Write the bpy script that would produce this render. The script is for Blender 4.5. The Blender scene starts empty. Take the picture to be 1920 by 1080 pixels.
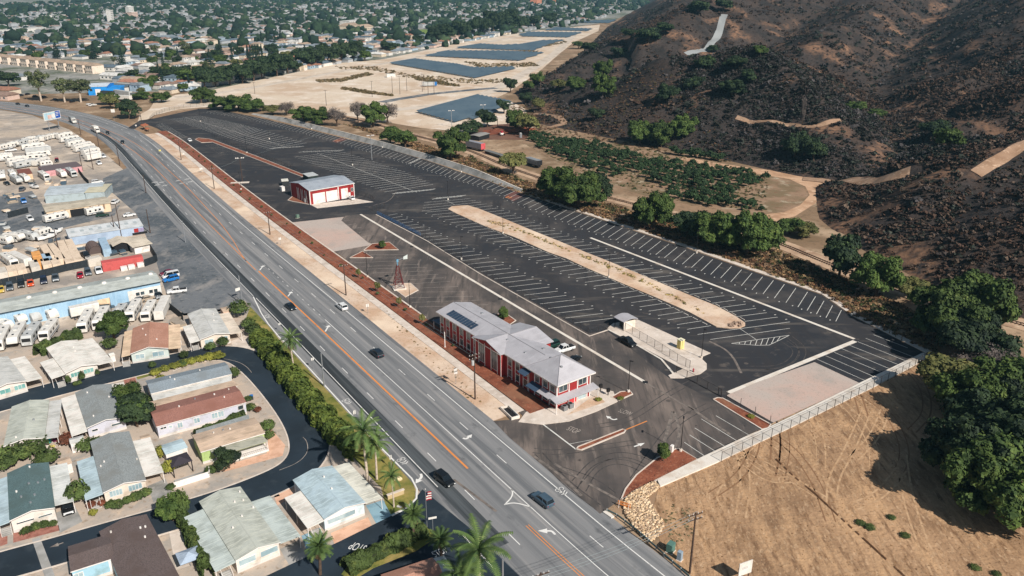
# Aerial view over a parking site beside a highway, a mobile home park, an RV yard, a town and dry hills.
import bpy, bmesh, math, random
import numpy as np
from mathutils import Vector, Matrix, noise as mnoise
from mathutils.geometry import tessellate_polygon
SC = bpy.context.scene
COL = SC.collection
RND = random.Random(11)
NP = np.random.RandomState(5)
# ---------------------------------------------------------------- camera
CAM_H = 88.0
F_PX = 1484.47                      # focal length in pixels of the 1920 x 1080 photograph
PITCH = math.radians(21.675)
cd = bpy.data.cameras.new('camera')
cam = bpy.data.objects.new('camera', cd)
COL.objects.link(cam)
cam.location = (0, 0, CAM_H)
cam.rotation_euler = (math.pi / 2 - PITCH, 0, 0)
cd.sensor_width = 36.0
cd.lens = F_PX / 1920 * 36.0
cd.clip_start = 1.0
cd.clip_end = 30000.0
SC.camera = cam
# ---------------------------------------------------------------- light
SUN_EL = math.radians(38.5)
SUN_AZ = Vector((0.636, -0.772))    # towards the sun, in plan
w = bpy.data.worlds.new('World')
SC.world = w
w.use_nodes = True
nt = w.node_tree
nt.nodes.clear()
sky = nt.nodes.new('ShaderNodeTexSky')
sky.sky_type = 'NISHITA'
sky.sun_disc = False
sky.sun_elevation = SUN_EL
sky.sun_rotation = math.atan2(SUN_AZ.x, SUN_AZ.y)
bg = nt.nodes.new('ShaderNodeBackground')
bg.inputs['Strength'].default_value = 0.05
out = nt.nodes.new('ShaderNodeOutputWorld')
nt.links.new(sky.outputs[0], bg.inputs['Color'])
nt.links.new(bg.outputs[0], out.inputs['Surface'])
sl = bpy.data.lights.new('sun', 'SUN')
sl.energy = 5.0
sl.angle = math.radians(0.5)
sl.color = (1.0, 0.96, 0.91)
so = bpy.data.objects.new('sun', sl)
COL.objects.link(so)
sdir = Vector((SUN_AZ.x * math.cos(SUN_EL), SUN_AZ.y * math.cos(SUN_EL), math.sin(SUN_EL)))
so.rotation_euler = sdir.to_track_quat('Z', 'Y').to_euler()
so.location = (0, 0, 300)
vs = SC.view_settings
SC.display_settings.display_device = 'sRGB'
vs.view_transform = 'Standard'
vs.look = 'None'
vs.gamma = 1.0
vs.exposure = 0.24
vs.use_curve_mapping = False
SC.render.engine = 'CYCLES'
SC.cycles.max_bounces = 5
SC.cycles.diffuse_bounces = 2
SC.cycles.glossy_bounces = 2
SC.cycles.transparent_max_bounces = 12
SC.cycles.volume_bounces = 0
# ---------------------------------------------------------------- survey: photograph position -> place on the ground
def ray(px, py):
 x, y = (px - 960) / F_PX, (py - 540) / F_PX
 c, s = math.cos(PITCH), math.sin(PITCH)
 return (x, c - y * s, -s - y * c)
def at(px, py, z=0.0):
 d = ray(px, py)
 t = (z - CAM_H) / d[2]
 return Vector((d[0] * t, d[1] * t, z))
def ats(pts, z=0.0):
 return [at(p[0], p[1], z) for p in pts]
# ---------------------------------------------------------------- colours and materials
def lin(v):
 v /= 255.0
 return v / 12.92 if v <= 0.04045 else ((v + 0.055) / 1.055) ** 2.4
def C(r, g, b, k=0.92):
 return (min(0.82, lin(r) * k), min(0.82, lin(g) * k), min(0.82, lin(b) * k), 1.0)
MATS = {}
def mat(name, base, rough=0.85, layers=(), bump=0.0, bscale=1.0, metal=0.0, coords='Object', rand=0.0, attr=None,
  spec=0.3, alpha=None, emit=None, trans=0.0):
 """base colour with noise layers (colour, scale, low, high, stretch)"""
 if name in MATS:
  return MATS[name]
 m = bpy.data.materials.new(name)
 m.use_nodes = True
 t = m.node_tree
 N, L = t.nodes, t.links
 b = N['Principled BSDF']
 b.inputs['Roughness'].default_value = rough
 b.inputs['Metallic'].default_value = metal
 b.inputs['Specular IOR Level'].default_value = spec
 tc = N.new('ShaderNodeTexCoord')
 if coords == 'World':
  g = N.new('ShaderNodeNewGeometry')
  vec = g.outputs['Position']
 elif coords == 'UV':
  vec = tc.outputs['UV']
 else:
  vec = tc.outputs['Object']
 rgb = N.new('ShaderNodeRGB')
 rgb.outputs[0].default_value = base
 cur = rgb.outputs[0]
 if attr:
  a = N.new('ShaderNodeAttribute')
  a.attribute_name = attr
  cur = a.outputs['Color']
 for i, ly in enumerate(layers):
  col, sc, lo, hi = ly[:4]
  st = ly[4] if len(ly) > 4 else None
  v = vec
  if st:
   mp = N.new('ShaderNodeMapping')
   mp.inputs['Scale'].default_value = st[:3]
   if len(st) > 3:
    mp.inputs['Rotation'].default_value = (0, 0, st[3])
   L.new(vec, mp.inputs['Vector'])
   v = mp.outputs[0]
  n = N.new('ShaderNodeTexNoise')
  n.inputs['Scale'].default_value = sc
  n.inputs['Detail'].default_value = 5
  n.inputs['Roughness'].default_value = 0.6
  L.new(v, n.inputs['Vector'])
  r = N.new('ShaderNodeMapRange')
  r.inputs['From Min'].default_value = lo
  r.inputs['From Max'].default_value = hi
  if len(ly) > 5:
   r.inputs['To Max'].default_value = ly[5]
  L.new(n.outputs['Fac'], r.inputs['Value'])
  mx = N.new('ShaderNodeMix')
  mx.data_type = 'RGBA'
  L.new(r.outputs[0], mx.inputs[0])
  L.new(cur, mx.inputs[6])
  mx.inputs[7].default_value = col
  cur = mx.outputs[2]
 if rand:
  oi = N.new('ShaderNodeObjectInfo')
  r = N.new('ShaderNodeMapRange')
  r.inputs['To Min'].default_value = 1 - rand
  r.inputs['To Max'].default_value = 1 + rand
  L.new(oi.outputs['Random'], r.inputs['Value'])
  mx = N.new('ShaderNodeMix')
  mx.data_type = 'RGBA'
  mx.blend_type = 'MULTIPLY'
  mx.inputs[0].default_value = 1.0
  L.new(cur, mx.inputs[6])
  L.new(r.outputs[0], mx.inputs[7])
  cur = mx.outputs[2]
 L.new(cur, b.inputs['Base Color'])
 if bump:
  n = N.new('ShaderNodeTexNoise')
  n.inputs['Scale'].default_value = bscale
  n.inputs['Detail'].default_value = 6
  L.new(vec, n.inputs['Vector'])
  bp = N.new('ShaderNodeBump')
  bp.inputs['Strength'].default_value = 1.0
  bp.inputs['Distance'].default_value = bump
  L.new(n.outputs['Fac'], bp.inputs['Height'])
  L.new(bp.outputs[0], b.inputs['Normal'])
 if alpha is not None:
  b.inputs['Alpha'].default_value = alpha
 if trans:
  b.inputs['Transmission Weight'].default_value = trans
 MATS[name] = m
 return m
# ---------------------------------------------------------------- mesh building
class MB:
 def __init__(self):
  self.v, self.f = [], []
 def add(self, verts, faces):
  o = len(self.v)
  self.v += [tuple(p) for p in verts]
  self.f += [tuple(i + o for i in f) for f in faces]
  return self
 def box(self, x0, x1, y0, y1, z0, z1):
  return self.hexa([(x0, y0), (x1, y0), (x1, y1), (x0, y1)], z0, z1)
 def hexa(self, q, z0, z1, top=None):
  top = top or q
  return self.prism(q, z0, z1, top)
 def prism(self, poly, z0, z1, top=None):
  """closed prism over a convex or concave outline; z0, z1 are numbers or lists of heights"""
  n = len(poly)
  top = top or poly
  Z0 = z0 if isinstance(z0, (list, tuple)) else [z0] * n
  Z1 = z1 if isinstance(z1, (list, tuple)) else [z1] * n
  vb = [(p[0], p[1], Z0[i]) for i, p in enumerate(poly)]
  vt = [(p[0], p[1], Z1[i]) for i, p in enumerate(top)]
  f = [(i, (i + 1) % n, n + (i + 1) % n, n + i) for i in range(n)]
  area = sum(poly[i][0] * poly[(i + 1) % n][1] - poly[(i + 1) % n][0] * poly[i][1] for i in range(n))
  if area < 0:
   f = [tuple(reversed(q)) for q in f]
  if n <= 4:
   a, b = tuple(range(n, 2 * n)), tuple(reversed(range(n)))
   if area < 0:
    a, b = tuple(reversed(a)), tuple(reversed(b))
   f += [a, b]
  else:
   for tr in tessellate_polygon([[Vector(p) for p in vt]]):
    tr = tuple(tr)
    p = [vt[i] for i in tr]
    s = (p[1][0] - p[0][0]) * (p[2][1] - p[0][1]) - (p[2][0] - p[0][0]) * (p[1][1] - p[0][1])
    if s < 0:
     tr = tuple(reversed(tr))
    f.append(tuple(i + n for i in tr))
    f.append(tuple(reversed(tr)))
  return self.add(vb + vt, f)
 def quad(self, a, b, c, d):
  return self.add([a, b, c, d], [(0, 1, 2, 3)])
 def slab(self, pts, th):
  """thick plate: pts is a 3D outline (counter-clockwise from above), th the thickness below it"""
  n = len(pts)
  lo = [(p[0], p[1], p[2] - th) for p in pts]
  f = [tuple(range(n)), tuple(reversed(range(n, 2 * n)))]
  f += [(n + i, n + (i + 1) % n, (i + 1) % n, i) for i in range(n)]
  return self.add(list(pts) + lo, f)
 def tube(self, p0, p1, r0, r1=None, n=6):
  r1 = r0 if r1 is None else r1
  p0, p1 = Vector(p0), Vector(p1)
  d = (p1 - p0).normalized()
  a = d.orthogonal().normalized()
  b = d.cross(a)
  vs_ = []
  for p, r in ((p0, r0), (p1, r1)):
   for i in range(n):
    t = 2 * math.pi * i / n
    vs_.append(p + a * (r * math.cos(t)) + b * (r * math.sin(t)))
  f = [(i, (i + 1) % n, n + (i + 1) % n, n + i) for i in range(n)]
  f += [tuple(reversed(range(n))), tuple(range(n, 2 * n))]
  return self.add(vs_, f)
 def path(self, pts, r, n=4):
  for a, b in zip(pts[:-1], pts[1:]):
   self.tube(a, b, r, r, n)
  return self
 def ball(self, c, rx, ry=None, rz=None, seg=8, rings=5):
  ry = rx if ry is None else ry
  rz = rx if rz is None else rz
  vs_, f = [], []
  for j in range(rings + 1):
   ph = math.pi * j / rings
   for i in range(seg):
    t = 2 * math.pi * i / seg
    vs_.append((c[0] + rx * math.sin(ph) * math.cos(t), c[1] + ry * math.sin(ph) * math.sin(t), c[2] + rz * math.cos(ph)))
  for j in range(rings):
   for i in range(seg):
    a, b = j * seg + i, j * seg + (i + 1) % seg
    f.append((a, a + seg, b + seg, b))
  return self.add(vs_, f)
 def mesh(self, name, m, smooth=False):
  me = bpy.data.meshes.new(name)
  me.from_pydata(self.v, [], self.f)
  if m:
   me.materials.append(m)
  me.update()
  if smooth:
   me.polygons.foreach_set('use_smooth', [True] * len(me.polygons))
  return me
 def build(self, name, m, parent=None, smooth=False):
  o = bpy.data.objects.new(name, self.mesh(name, m, smooth))
  COL.objects.link(o)
  if parent is not None:
   o.parent = parent
  return o
def tag(o, label=None, cat=None, group=None, kind=None):
 if label:
  o['label'] = label
 if cat:
  o['category'] = cat
 if group:
  o['group'] = group
 if kind:
  o['kind'] = kind
 return o
def thing(name, label, cat, loc=(0, 0, 0), rz=0.0, group=None):
 o = bpy.data.objects.new(name, None)
 o.empty_display_size = 0.5
 COL.objects.link(o)
 o.location = loc
 o.rotation_euler = (0, 0, rz)
 return tag(o, label, cat, group)
KIDS = {}
def copy_tree(o, label=None, group=None, loc=None, rz=None, scale=None, mats=None):
 """copy of a thing with its parts and sub-parts; meshes are shared"""
 if o.name not in KIDS:
  KIDS[o.name] = [(k, list(k.children)) for k in o.children]
 c = o.copy()
 COL.objects.link(c)
 for k, sub in KIDS[o.name]:
  kc = k.copy()
  COL.objects.link(kc)
  kc.parent = c
  if mats and k.name.split('.')[0] in mats:
   kc.material_slots[0].link = 'OBJECT'
   kc.material_slots[0].material = mats[k.name.split('.')[0]]
  for s in sub:
   s2 = s.copy()
   COL.objects.link(s2)
   s2.parent = kc
 if label:
  c['label'] = label
 if group:
  c['group'] = group
 if loc is not None:
  c.location = loc
 if rz is not None:
  c.rotation_euler = (0, 0, rz)
 if scale is not None:
  c.scale = scale if isinstance(scale, (tuple, list)) else (scale,) * 3
 return c
def heading(a, b):
 return math.atan2(b[1] - a[1], b[0] - a[0])
# ---------------------------------------------------------------- flat sheets and strips
def sheet(name, pts, z, m, world=False):
 P = [Vector((p[0], p[1], z)) for p in pts] if world else [at(p[0], p[1], 0.0) + Vector((0, 0, z)) for p in pts]
 mb = MB()
 tris = []
 for tr in tessellate_polygon([P]):
  a, b, c = (P[i] for i in tr)
  s = (b.x - a.x) * (c.y - a.y) - (c.x - a.x) * (b.y - a.y)
  tris.append(tuple(tr) if s > 0 else tuple(reversed(tr)))
 mb.add(P, tris)
 return tag(mb.build(name, m), kind='structure')
def raised(name, pts, h, m, z0=0.0, world=False):
 P = [Vector((p[0], p[1], 0)) for p in pts] if world else ats(pts)
 mb = MB().prism([(p.x, p.y) for p in P], z0, h)
 return tag(mb.build(name, m), kind='structure')
def resample(P, step):
 P = [Vector((p[0], p[1])) for p in P]
 outp, acc = [P[0]], 0.0
 for a, b in zip(P[:-1], P[1:]):
  L = (b - a).length
  if L < 1e-6:
   continue
  t = step - acc
  while t <= L:
   outp.append(a + (b - a) * (t / L))
   t += step
  acc = (L - (t - step))
 if (outp[-1] - P[-1]).length > step * 0.2:
  outp.append(P[-1])
 return outp
def smooth_line(P, it=2):
 P = [Vector((p[0], p[1])) for p in P]
 for _ in range(it):
  Q = [P[0]]
  for a, b in zip(P[:-1], P[1:]):
   Q += [a * 0.75 + b * 0.25, a * 0.25 + b * 0.75]
  Q.append(P[-1])
  P = Q
 return P
def offset_line(P, d):
 """line moved d metres to its left"""
 outp = []
 for i, p in enumerate(P):
  a = P[max(0, i - 1)]
  b = P[min(len(P) - 1, i + 1)]
  t = (b - a).normalized()
  outp.append(p + Vector((-t.y, t.x)) * d)
 return outp
def strip(mb, P, wd, z):
 A, B = offset_line(P, wd / 2), offset_line(P, -wd / 2)
 n = len(P)
 vs_ = [(p.x, p.y, z) for p in B] + [(p.x, p.y, z) for p in A]
 mb.add(vs_, [(i, i + 1, n + i + 1, n + i) for i in range(n - 1)])
 return mb
def line_mark(mb, a, b, wd, z):
 return strip(mb, [Vector((a[0], a[1])), Vector((b[0], b[1]))], wd, z)
def dashes(mb, P, on, period, wd, z, start=0.0):
 Q = resample(P, 0.5)
 n = len(Q)
 s = start
 while True:
  i0, i1 = int(s / 0.5), int((s + on) / 0.5)
  if i1 >= n:
   break
  strip(mb, Q[i0:i1 + 1], wd, z)
  s += period
def lerp(a, b, t):
 return a + (b - a) * t
def kerb(name, P, m, h=0.13, wd=0.25, closed=False, kind='structure'):
 P = [Vector((p[0], p[1])) for p in P]
 if closed:
  P = P + [P[0]]
 mb = MB()
 A, B = offset_line(P, wd / 2), offset_line(P, -wd / 2)
 n = len(P)
 vs_ = []
 for i in range(n):
  vs_ += [(A[i].x, A[i].y, 0), (A[i].x, A[i].y, h), (B[i].x, B[i].y, h), (B[i].x, B[i].y, 0)]
 f = []
 for i in range(n - 1):
  a, b = 4 * i, 4 * i + 4
  f += [(a, b, b + 1, a + 1), (a + 1, b + 1, b + 2, a + 2), (a + 2, b + 2, b + 3, a + 3)]
 f += [(0, 1, 2, 3), (4 * n - 1, 4 * n - 2, 4 * n - 3, 4 * n - 4)]
 mb.add(vs_, f)
 return tag(mb.build(name, m), kind=kind)
# ================================================================ GROUND MATERIALS
m_ground = mat('dry_earth', C(158, 128, 100), 0.95, [(C(130, 106, 80), 0.02, .42, .6), (C(196, 168, 138), 0.05, .5, .68), (C(112, 92, 68), 0.4, .5, .7)], coords='World')
m_town = mat('town_ground', C(158, 154, 146), 0.95, [(C(98, 104, 84), 0.018, .44, .58), (C(176, 170, 160), 0.06, .52, .66), (C(90, 92, 88), 0.15, .55, .7)], coords='World')
m_sand = mat('pale_sand', C(224, 204, 180), 0.95, [(C(206, 178, 150), 0.02, .42, .62), (C(238, 222, 204), 0.06, .5, .68), (C(184, 162, 136), 0.5, .56, .74)], coords='World')
m_yard = mat('yard_dirt', C(196, 178, 158), 0.95, [(C(158, 148, 138), 0.035, .44, .58), (C(222, 204, 184), 0.1, .52, .68), (C(138, 128, 118), 0.4, .54, .72)], coords='World')
m_verge = mat('sandy_verge', C(222, 196, 172), 0.95, [(C(206, 170, 140), 0.12, .42, .6), (C(190, 160, 128), 0.9, .52, .7), (C(240, 214, 186), 0.05, .5, .65)], coords='World', bump=0.05, bscale=2.0)
m_field = mat('dry_field', C(186, 148, 112), 0.95, [(C(160, 126, 94), 0.05, .4, .58), (C(198, 158, 118), 0.3, .48, .64, (1, .22, 1, -0.75)), (C(130, 98, 70), 0.9, .5, .68, (1, .2, 1, -0.75)), (C(120, 92, 68), 0.035, .54, .7), (C(206, 172, 136), 1.6, .54, .74, (1, .4, 1, -.5)), (C(112, 84, 60), 2.5, .58, .74)], coords='World', bump=0.2, bscale=1.2)
m_asph_new = mat('new_asphalt', C(62, 60, 61), 0.9, [(C(52, 53, 57), 0.018, .4, .6), (C(84, 79, 76), 0.05, .5, .68), (C(58, 56, 57), 1.0, .5, .62, (.3, .03, 1, .9)), (C(104, 97, 90), 1.0, .57, .75, (.05, .25, 1, .75)), (C(120, 110, 100), 0.22, .6, .8), (C(44, 43, 44), .7, .66, .74)], coords='World', spec=0.2)
m_asph_dust = mat('dusty_asphalt', C(106, 96, 90), 0.92, [(C(76, 72, 70), 0.05, .42, .58), (C(136, 122, 112), 0.1, .5, .66, (1, .3, 1, 0.5)), (C(158, 142, 130), 0.5, .58, .76, (1, .12, 1, 0.6)), (C(84, 78, 74), .6, .5, .66, (1, .08, 1, -.2)), (C(60, 56, 54), .5, .66, .74)], coords='World', spec=0.2)
m_asph_old = mat('old_asphalt', C(118, 120, 122), 0.92, [(C(92, 97, 101), 0.05, .42, .6), (C(156, 150, 144), 0.14, .52, .68, (1, .4, 1, -0.5)), (C(74, 80, 84), 0.4, .56, .7), (C(140, 138, 134), .9, .55, .7)], coords='World', spec=0.2)
m_asph_park = mat('park_asphalt', C(42, 54, 64), 0.85, [(C(34, 44, 52), 0.08, .4, .6), (C(58, 66, 72), 0.3, .55, .75)], coords='World', spec=0.3)
m_road = mat('road_asphalt', C(138, 137, 136), 0.9, [(C(112, 113, 114), 1.0, .44, .6, (0.5, 0.012, 1)), (C(160, 156, 152), 1.0, .52, .68, (0.9, 0.02, 1)), (C(96, 98, 100), 1.0, .58, .74, (0.35, 0.01, 1)),
    (C(84, 86, 88), 0.3, .6, .78, (1, .5, 1))], coords='UV', spec=0.2)
m_road_dark = mat('sealed_lane', C(54, 58, 60), 0.9, [(C(90, 94, 96), 1.0, .46, .62, (0.6, 0.012, 1)), (C(54, 58, 60), 1.0, .5, .66, (1.2, 0.02, 1))], coords='UV', spec=0.25)
m_conc = mat('pale_concrete', C(222, 206, 190), 0.9, [(C(202, 186, 170), 0.2, .45, .62), (C(234, 220, 206), 0.6, .5, .7)], coords='World')
m_conc_w = mat('white_concrete', C(232, 222, 208), 0.9, [(C(214, 198, 180), 0.25, .48, .64), (C(190, 172, 152), 1.2, .6, .76)], coords='World')
m_conc_g = mat('grey_concrete', C(176, 172, 166), 0.9, [(C(130, 128, 122), 0.2, .45, .62), (C(170, 166, 158), 0.8, .52, .7)], coords='World')
m_gravel = mat('pink_gravel', C(192, 176, 164), 0.95, [(C(204, 172, 156), 0.05, .45, .6), (C(176, 166, 156), 0.1, .52, .68), (C(160, 146, 134), 2.0, .55, .75)], coords='World')
m_mulch = mat('red_mulch', C(146, 84, 60), 0.95, [(C(116, 64, 46), 0.3, .45, .6), (C(172, 112, 84), 1.2, .52, .7), (C(84, 50, 38), 3.0, .56, .72), (C(150, 110, 84), .06, .52, .68)], coords='World', bump=0.08, bscale=4.0)
m_grass = mat('watered_grass', C(112, 116, 52), 0.95, [(C(150, 138, 72), 0.15, .45, .6), (C(84, 98, 42), 0.5, .5, .68), (C(176, 150, 92), 0.08, .56, .7)], coords='World', bump=0.1, bscale=5.0)
m_white = mat('road_paint', C(236, 232, 224), 0.7, [(C(190, 186, 180), 0.8, .56, .74)], coords='World')
m_white_lot = mat('lot_paint', C(226, 222, 212), 0.7, [(C(170, 166, 158), 0.3, .55, .72)], coords='World')
m_white_worn = mat('worn_paint', C(178, 166, 154), 0.8, [(C(120, 110, 102), 0.6, .45, .65)], coords='World')
m_orange = mat('orange_paint', C(232, 146, 78), 0.7, [(C(206, 128, 76), 0.5, .5, .7)], coords='World')
m_park_gr = mat('park_ground', C(196, 178, 160), 0.95, [(C(168, 160, 150), 0.15, .45, .6), (C(214, 190, 166), 0.3, .52, .68), (C(150, 124, 98), 0.7, .58, .74)], coords='World')
# ================================================================ BASE AND LARGE AREAS
g = MB()
g.add([(-9000, -300, 0), (9000, -300, 0), (9000, 16000, 0), (-9000, 16000, 0)], [(0, 1, 2, 3)])
tag(g.build('ground', m_ground), kind='structure')
sheet('town_ground', [(-1400, 190), (0, 178), (250, 172), (330, 172), (400, 172), (640, 122), (720, 113), (870, 82), (1000, 60), (1140, 42), (1300, -20), (-1400, -25)], 0.02, m_town)
sheet('sand_flat', [(290, 190), (330, 178), (400, 168), (640, 118), (720, 111), (870, 79), (1000, 58), (1125, 46), (1122, 58), (1075, 80), (1050, 100), (1010, 135), (985, 152), (955, 172), (930, 184), (962, 192), (985, 205),
  (1000, 240), (960, 262), (900, 262), (850, 245), (790, 240), (700, 225), (640, 215), (560, 210), (480, 202), (400, 200), (335, 205), (290, 216), (262, 232), (255, 240), (262, 215), (280, 205)], 0.03, m_sand)
sheet('yard_ground', [(-220, 225), (-100, 208), (0, 206), (60, 216), (130, 243), (200, 290), (250, 335), (297, 365), (447, 523), (430, 582), (345, 592), (335, 587), (0, 662), (-200, 710)], 0.03, m_yard)
sheet('park_ground', [(-260, 720), (0, 662), (335, 587), (475, 560), (490, 588), (523, 632), (640, 757), (781, 917), (1010, 1110), (900, 1230), (-260, 1230)], 0.03, m_park_gr)
sheet('dry_field', [(1236, 912), (1450, 818), (1745, 674), (1900, 700), (2300, 830), (2400, 1250), (1480, 1250), (1330, 1110), (1240, 1030), (1225, 950)], 0.03, m_field)
# levee path along the town edge
for nm, pts_, wd in (('levee_track', [(330, 183), (430, 172), (520, 156), (640, 133), (760, 112), (870, 88), (960, 70), (1040, 60), (1100, 50)], 9.0),
      ('hill_foot_track', [(1085, 57), (1065, 75), (1048, 95), (1010, 122), (975, 142), (930, 168), (880, 186), (820, 198), (740, 206)], 11.0)):
 tag(strip(MB(), resample(smooth_line(ats(pts_)), 6), wd, 0.05).build(nm, mat('track_dirt', C(216, 200, 182), 0.95, [(C(190, 172, 152), 0.1, .48, .64)], coords='World')), kind='structure')
tag(strip(MB(), resample(smooth_line(ats([(715, 192), (745, 186), (785, 180), (800, 177), (890, 168), (930, 165)])), 4), 9, 0.06).build('access_road', m_asph_old), kind='structure')
sheet('playing_field', [(770, 57), (795, 55), (840, 58), (812, 67), (785, 66)], 0.05, mat('sports_turf', C(120, 140, 66), 0.95, coords='World'))
# ================================================================ THE HIGHWAY
FRpx = [(1245, 1080), (1138, 995), (931, 820), (717, 640), (630, 567), (500.8, 460), (453, 420), (413, 385), (370, 347), (323, 303), (283, 267), (252, 247), (213, 231), (177, 219), (133, 209), (83, 200), (33, 194), (-60, 187), (-200, 181)]
FR = ats(FRpx)
d0 = (FR[0] - FR[1]).normalized()
FR = [FR[0] + d0 * 90] + FR
FR = resample(smooth_line(FR, 2), 2.0)
FRV = [Vector((p[0], p[1])) for p in FR]
def road_s(px, py):
 """distance along the highway edge line of a place"""
 p = at(px, py).to_2d()
 i = min(range(len(FRV)), key=lambda k: (FRV[k] - p).length)
 return i
def band(name, d0, d1, z, m, i0=0, i1=None, uv=True):
 P = FRV[i0:i1]
 A, B = offset_line(P, d1), offset_line(P, d0)
 n = len(P)
 mb = MB()
 mb.add([(p.x, p.y, z) for p in B] + [(p.x, p.y, z) for p in A], [(i, i + 1, n + i + 1, n + i) for i in range(n - 1)])
 o = mb.build(name, m)
 me = o.data
 u = me.uv_layers.new(name='UVMap')
 for lp in me.loops:
  k = lp.vertex_index
  u.data[lp.index].uv = ((d0 if k < n else d1), (i0 + k % n) * 2.0)
 return tag(o, kind='structure')
def solid_band(name, d0, d1, h, m, i0=0, i1=None):
 P = FRV[i0:i1]
 A, B = offset_line(P, d1), offset_line(P, d0)
 return tag(MB().prism([(p.x, p.y) for p in B] + [(p.x, p.y) for p in reversed(A)], 0.0, h).build(name, m), kind='structure')
iDrv = road_s(958, 822)     # the site's road entrance
iNth = road_s(262, 252)     # the north gate
iPark = road_s(781, 880)
band('road', -2.9, 21.4, 0.06, m_road)
band('sealed_lane', 15.6, 18.6, 0.066, m_road_dark, road_s(960, 1010), road_s(160, 243))
band('verge', -8.4, -2.9, 0.05, m_verge, road_s(928, 790), iNth)
solid_band('pavement', -10.7, -8.4, 0.14, m_conc, road_s(985, 772), iNth)
solid_band('mulch_bed', -16.0, -10.9, 0.2, m_mulch, road_s(1003, 768), iNth + 2)
kerb('kerb', offset_line(FRV, -16.2)[road_s(800, 595):iNth], m_conc, 0.28, 0.5)
# gaps in the pavement joints read as thin dark lines
jm = MB()
Pm = offset_line(FRV, -9.55)
for i in range(iDrv + 12, iNth - 2, 3):
 t = (Pm[i + 1] - Pm[i]).normalized()
 nrm = Vector((-t.y, t.x))
 line_mark(jm, Pm[i] - nrm * 1.1, Pm[i] + nrm * 1.1, 0.07, 0.145)
tag(jm.build('pavement_joints', mat('joint', C(170, 150, 132), .9)), kind='structure')
zM = 0.074
mk = MB()
iC = road_s(607, 597)
strip(mk, FRV[:iNth], 0.2, zM)
strip(mk, FRV[iNth + 12:], 0.2, zM)
strip(mk, offset_line(FRV, 7.2)[:iC], 0.17, zM)
dashes(mk, offset_line(FRV, 7.2)[iC:road_s(490, 492)], 1.1, 4.4, 0.16, zM, 1.5)
s0 = road_s(872, 801) * 2.0
dashes(mk, offset_line(FRV, 3.4), 3.7, 14.5, 0.17, zM, (s0 - 1.9) % 14.5)
s0 = road_s(706, 754) * 2.0
dashes(mk, offset_line(FRV, 14.4)[:], 3.7, 14.5, 0.17, zM, (s0 - 1.9 + 3) % 14.5)
strip(mk, offset_line(FRV, 18.1)[road_s(823, 918):road_s(478, 557)], 0.18, zM)
strip(mk, offset_line(FRV, 18.3)[road_s(478, 557):], 0.18, zM)
strip(mk, offset_line(FRV, 21.0)[road_s(920, 1070):road_s(849, 999)], 0.25, zM)
# teardrop at the end of the turn lane
for pts_ in ([(959, 918), (962, 925), (958, 935), (947, 946)], [(945, 947), (960, 943), (975, 945), (995, 951)]):
 strip(mk, resample(smooth_line(ats(pts_)), .5), 0.25, zM)
tag(mk.build('lane_markings', m_white), kind='structure')
mk = MB()
OLx = offset_line(FRV, 10.5)
strip(mk, OLx[road_s(877, 882):road_s(480, 507)], 0.42, zM)
NO = smooth_line(ats([(480, 507), (450, 478), (400, 428), (350, 377), (320, 345), (285, 310), (240, 275), (190, 248), (140, 229), (80, 214), (0, 201)]))
strip(mk, NO, 0.25, zM)
NR = smooth_line(ats([(462, 490), (450, 474), (440, 455), (415, 420), (380, 382), (345, 345), (322, 325), (285, 290), (245, 263), (200, 243), (140, 222), (80, 208), (0, 197)]))
strip(mk, NR, 0.22, zM)
for dd in (10.3, 10.8):
 strip(mk, offset_line(FRV, dd)[:road_s(977, 978)], 0.16, zM)
tag(mk.build('centre_lines', m_orange), kind='structure')
def arrow(mb, a, b, z, shaft=0.35, head=1.1, hl=1.6):
 a, b = Vector(a[:2]), Vector(b[:2])
 t = (b - a).normalized()
 n = Vector((-t.y, t.x))
 c = b - t * hl
 line_mark(mb, a, c, shaft, z)
 mb.add([(*(c - n * head / 2), z), (*b, z), (*(c + n * head / 2), z)], [(0, 1, 2)])
def curve_arrow(mb, pts_, z, shaft=0.4, head=1.3, hl=1.6):
 P = resample(smooth_line(ats(pts_)), .25)
 strip(mb, P, shaft, z)
 t = (P[-1] - P[-3]).normalized()
 n = Vector((-t.y, t.x))
 c = P[-1]
 mb.add([(*(c + n * head / 2), z), (*(c - n * head / 2), z), (*(c + t * hl), z)], [(0, 1, 2)])
ar = MB()
for a, b in (((487, 507), (494, 498)), ((540, 556), (547, 547)), ((610, 622), (617, 610))):
 arrow(ar, at(*a), at(*b), zM, .4, 1.5, 1.2)
curve_arrow(ar, [(1041, 1003), (1035, 996), (1026, 996)], zM)
curve_arrow(ar, [(789, 889), (791, 895), (786, 900)], zM, .5, 1.4, 1.3)
curve_arrow(ar, [(543, 630), (541, 635), (537, 636)], zM, .35, 1.1, 1.0)
curve_arrow(ar, [(868, 822), (874, 824), (879, 820)], zM, .45, 1.2, 1.2)
arrow(ar, at(1189, 838), at(1209, 831), zM + .004, .35, 1.1, 1.5)
curve_arrow(ar, [(1157, 786), (1150, 788), (1143, 784)], zM + .004, .35, 1.1, 1.1)
tag(ar.build('lane_arrows', m_white), kind='structure')
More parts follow.
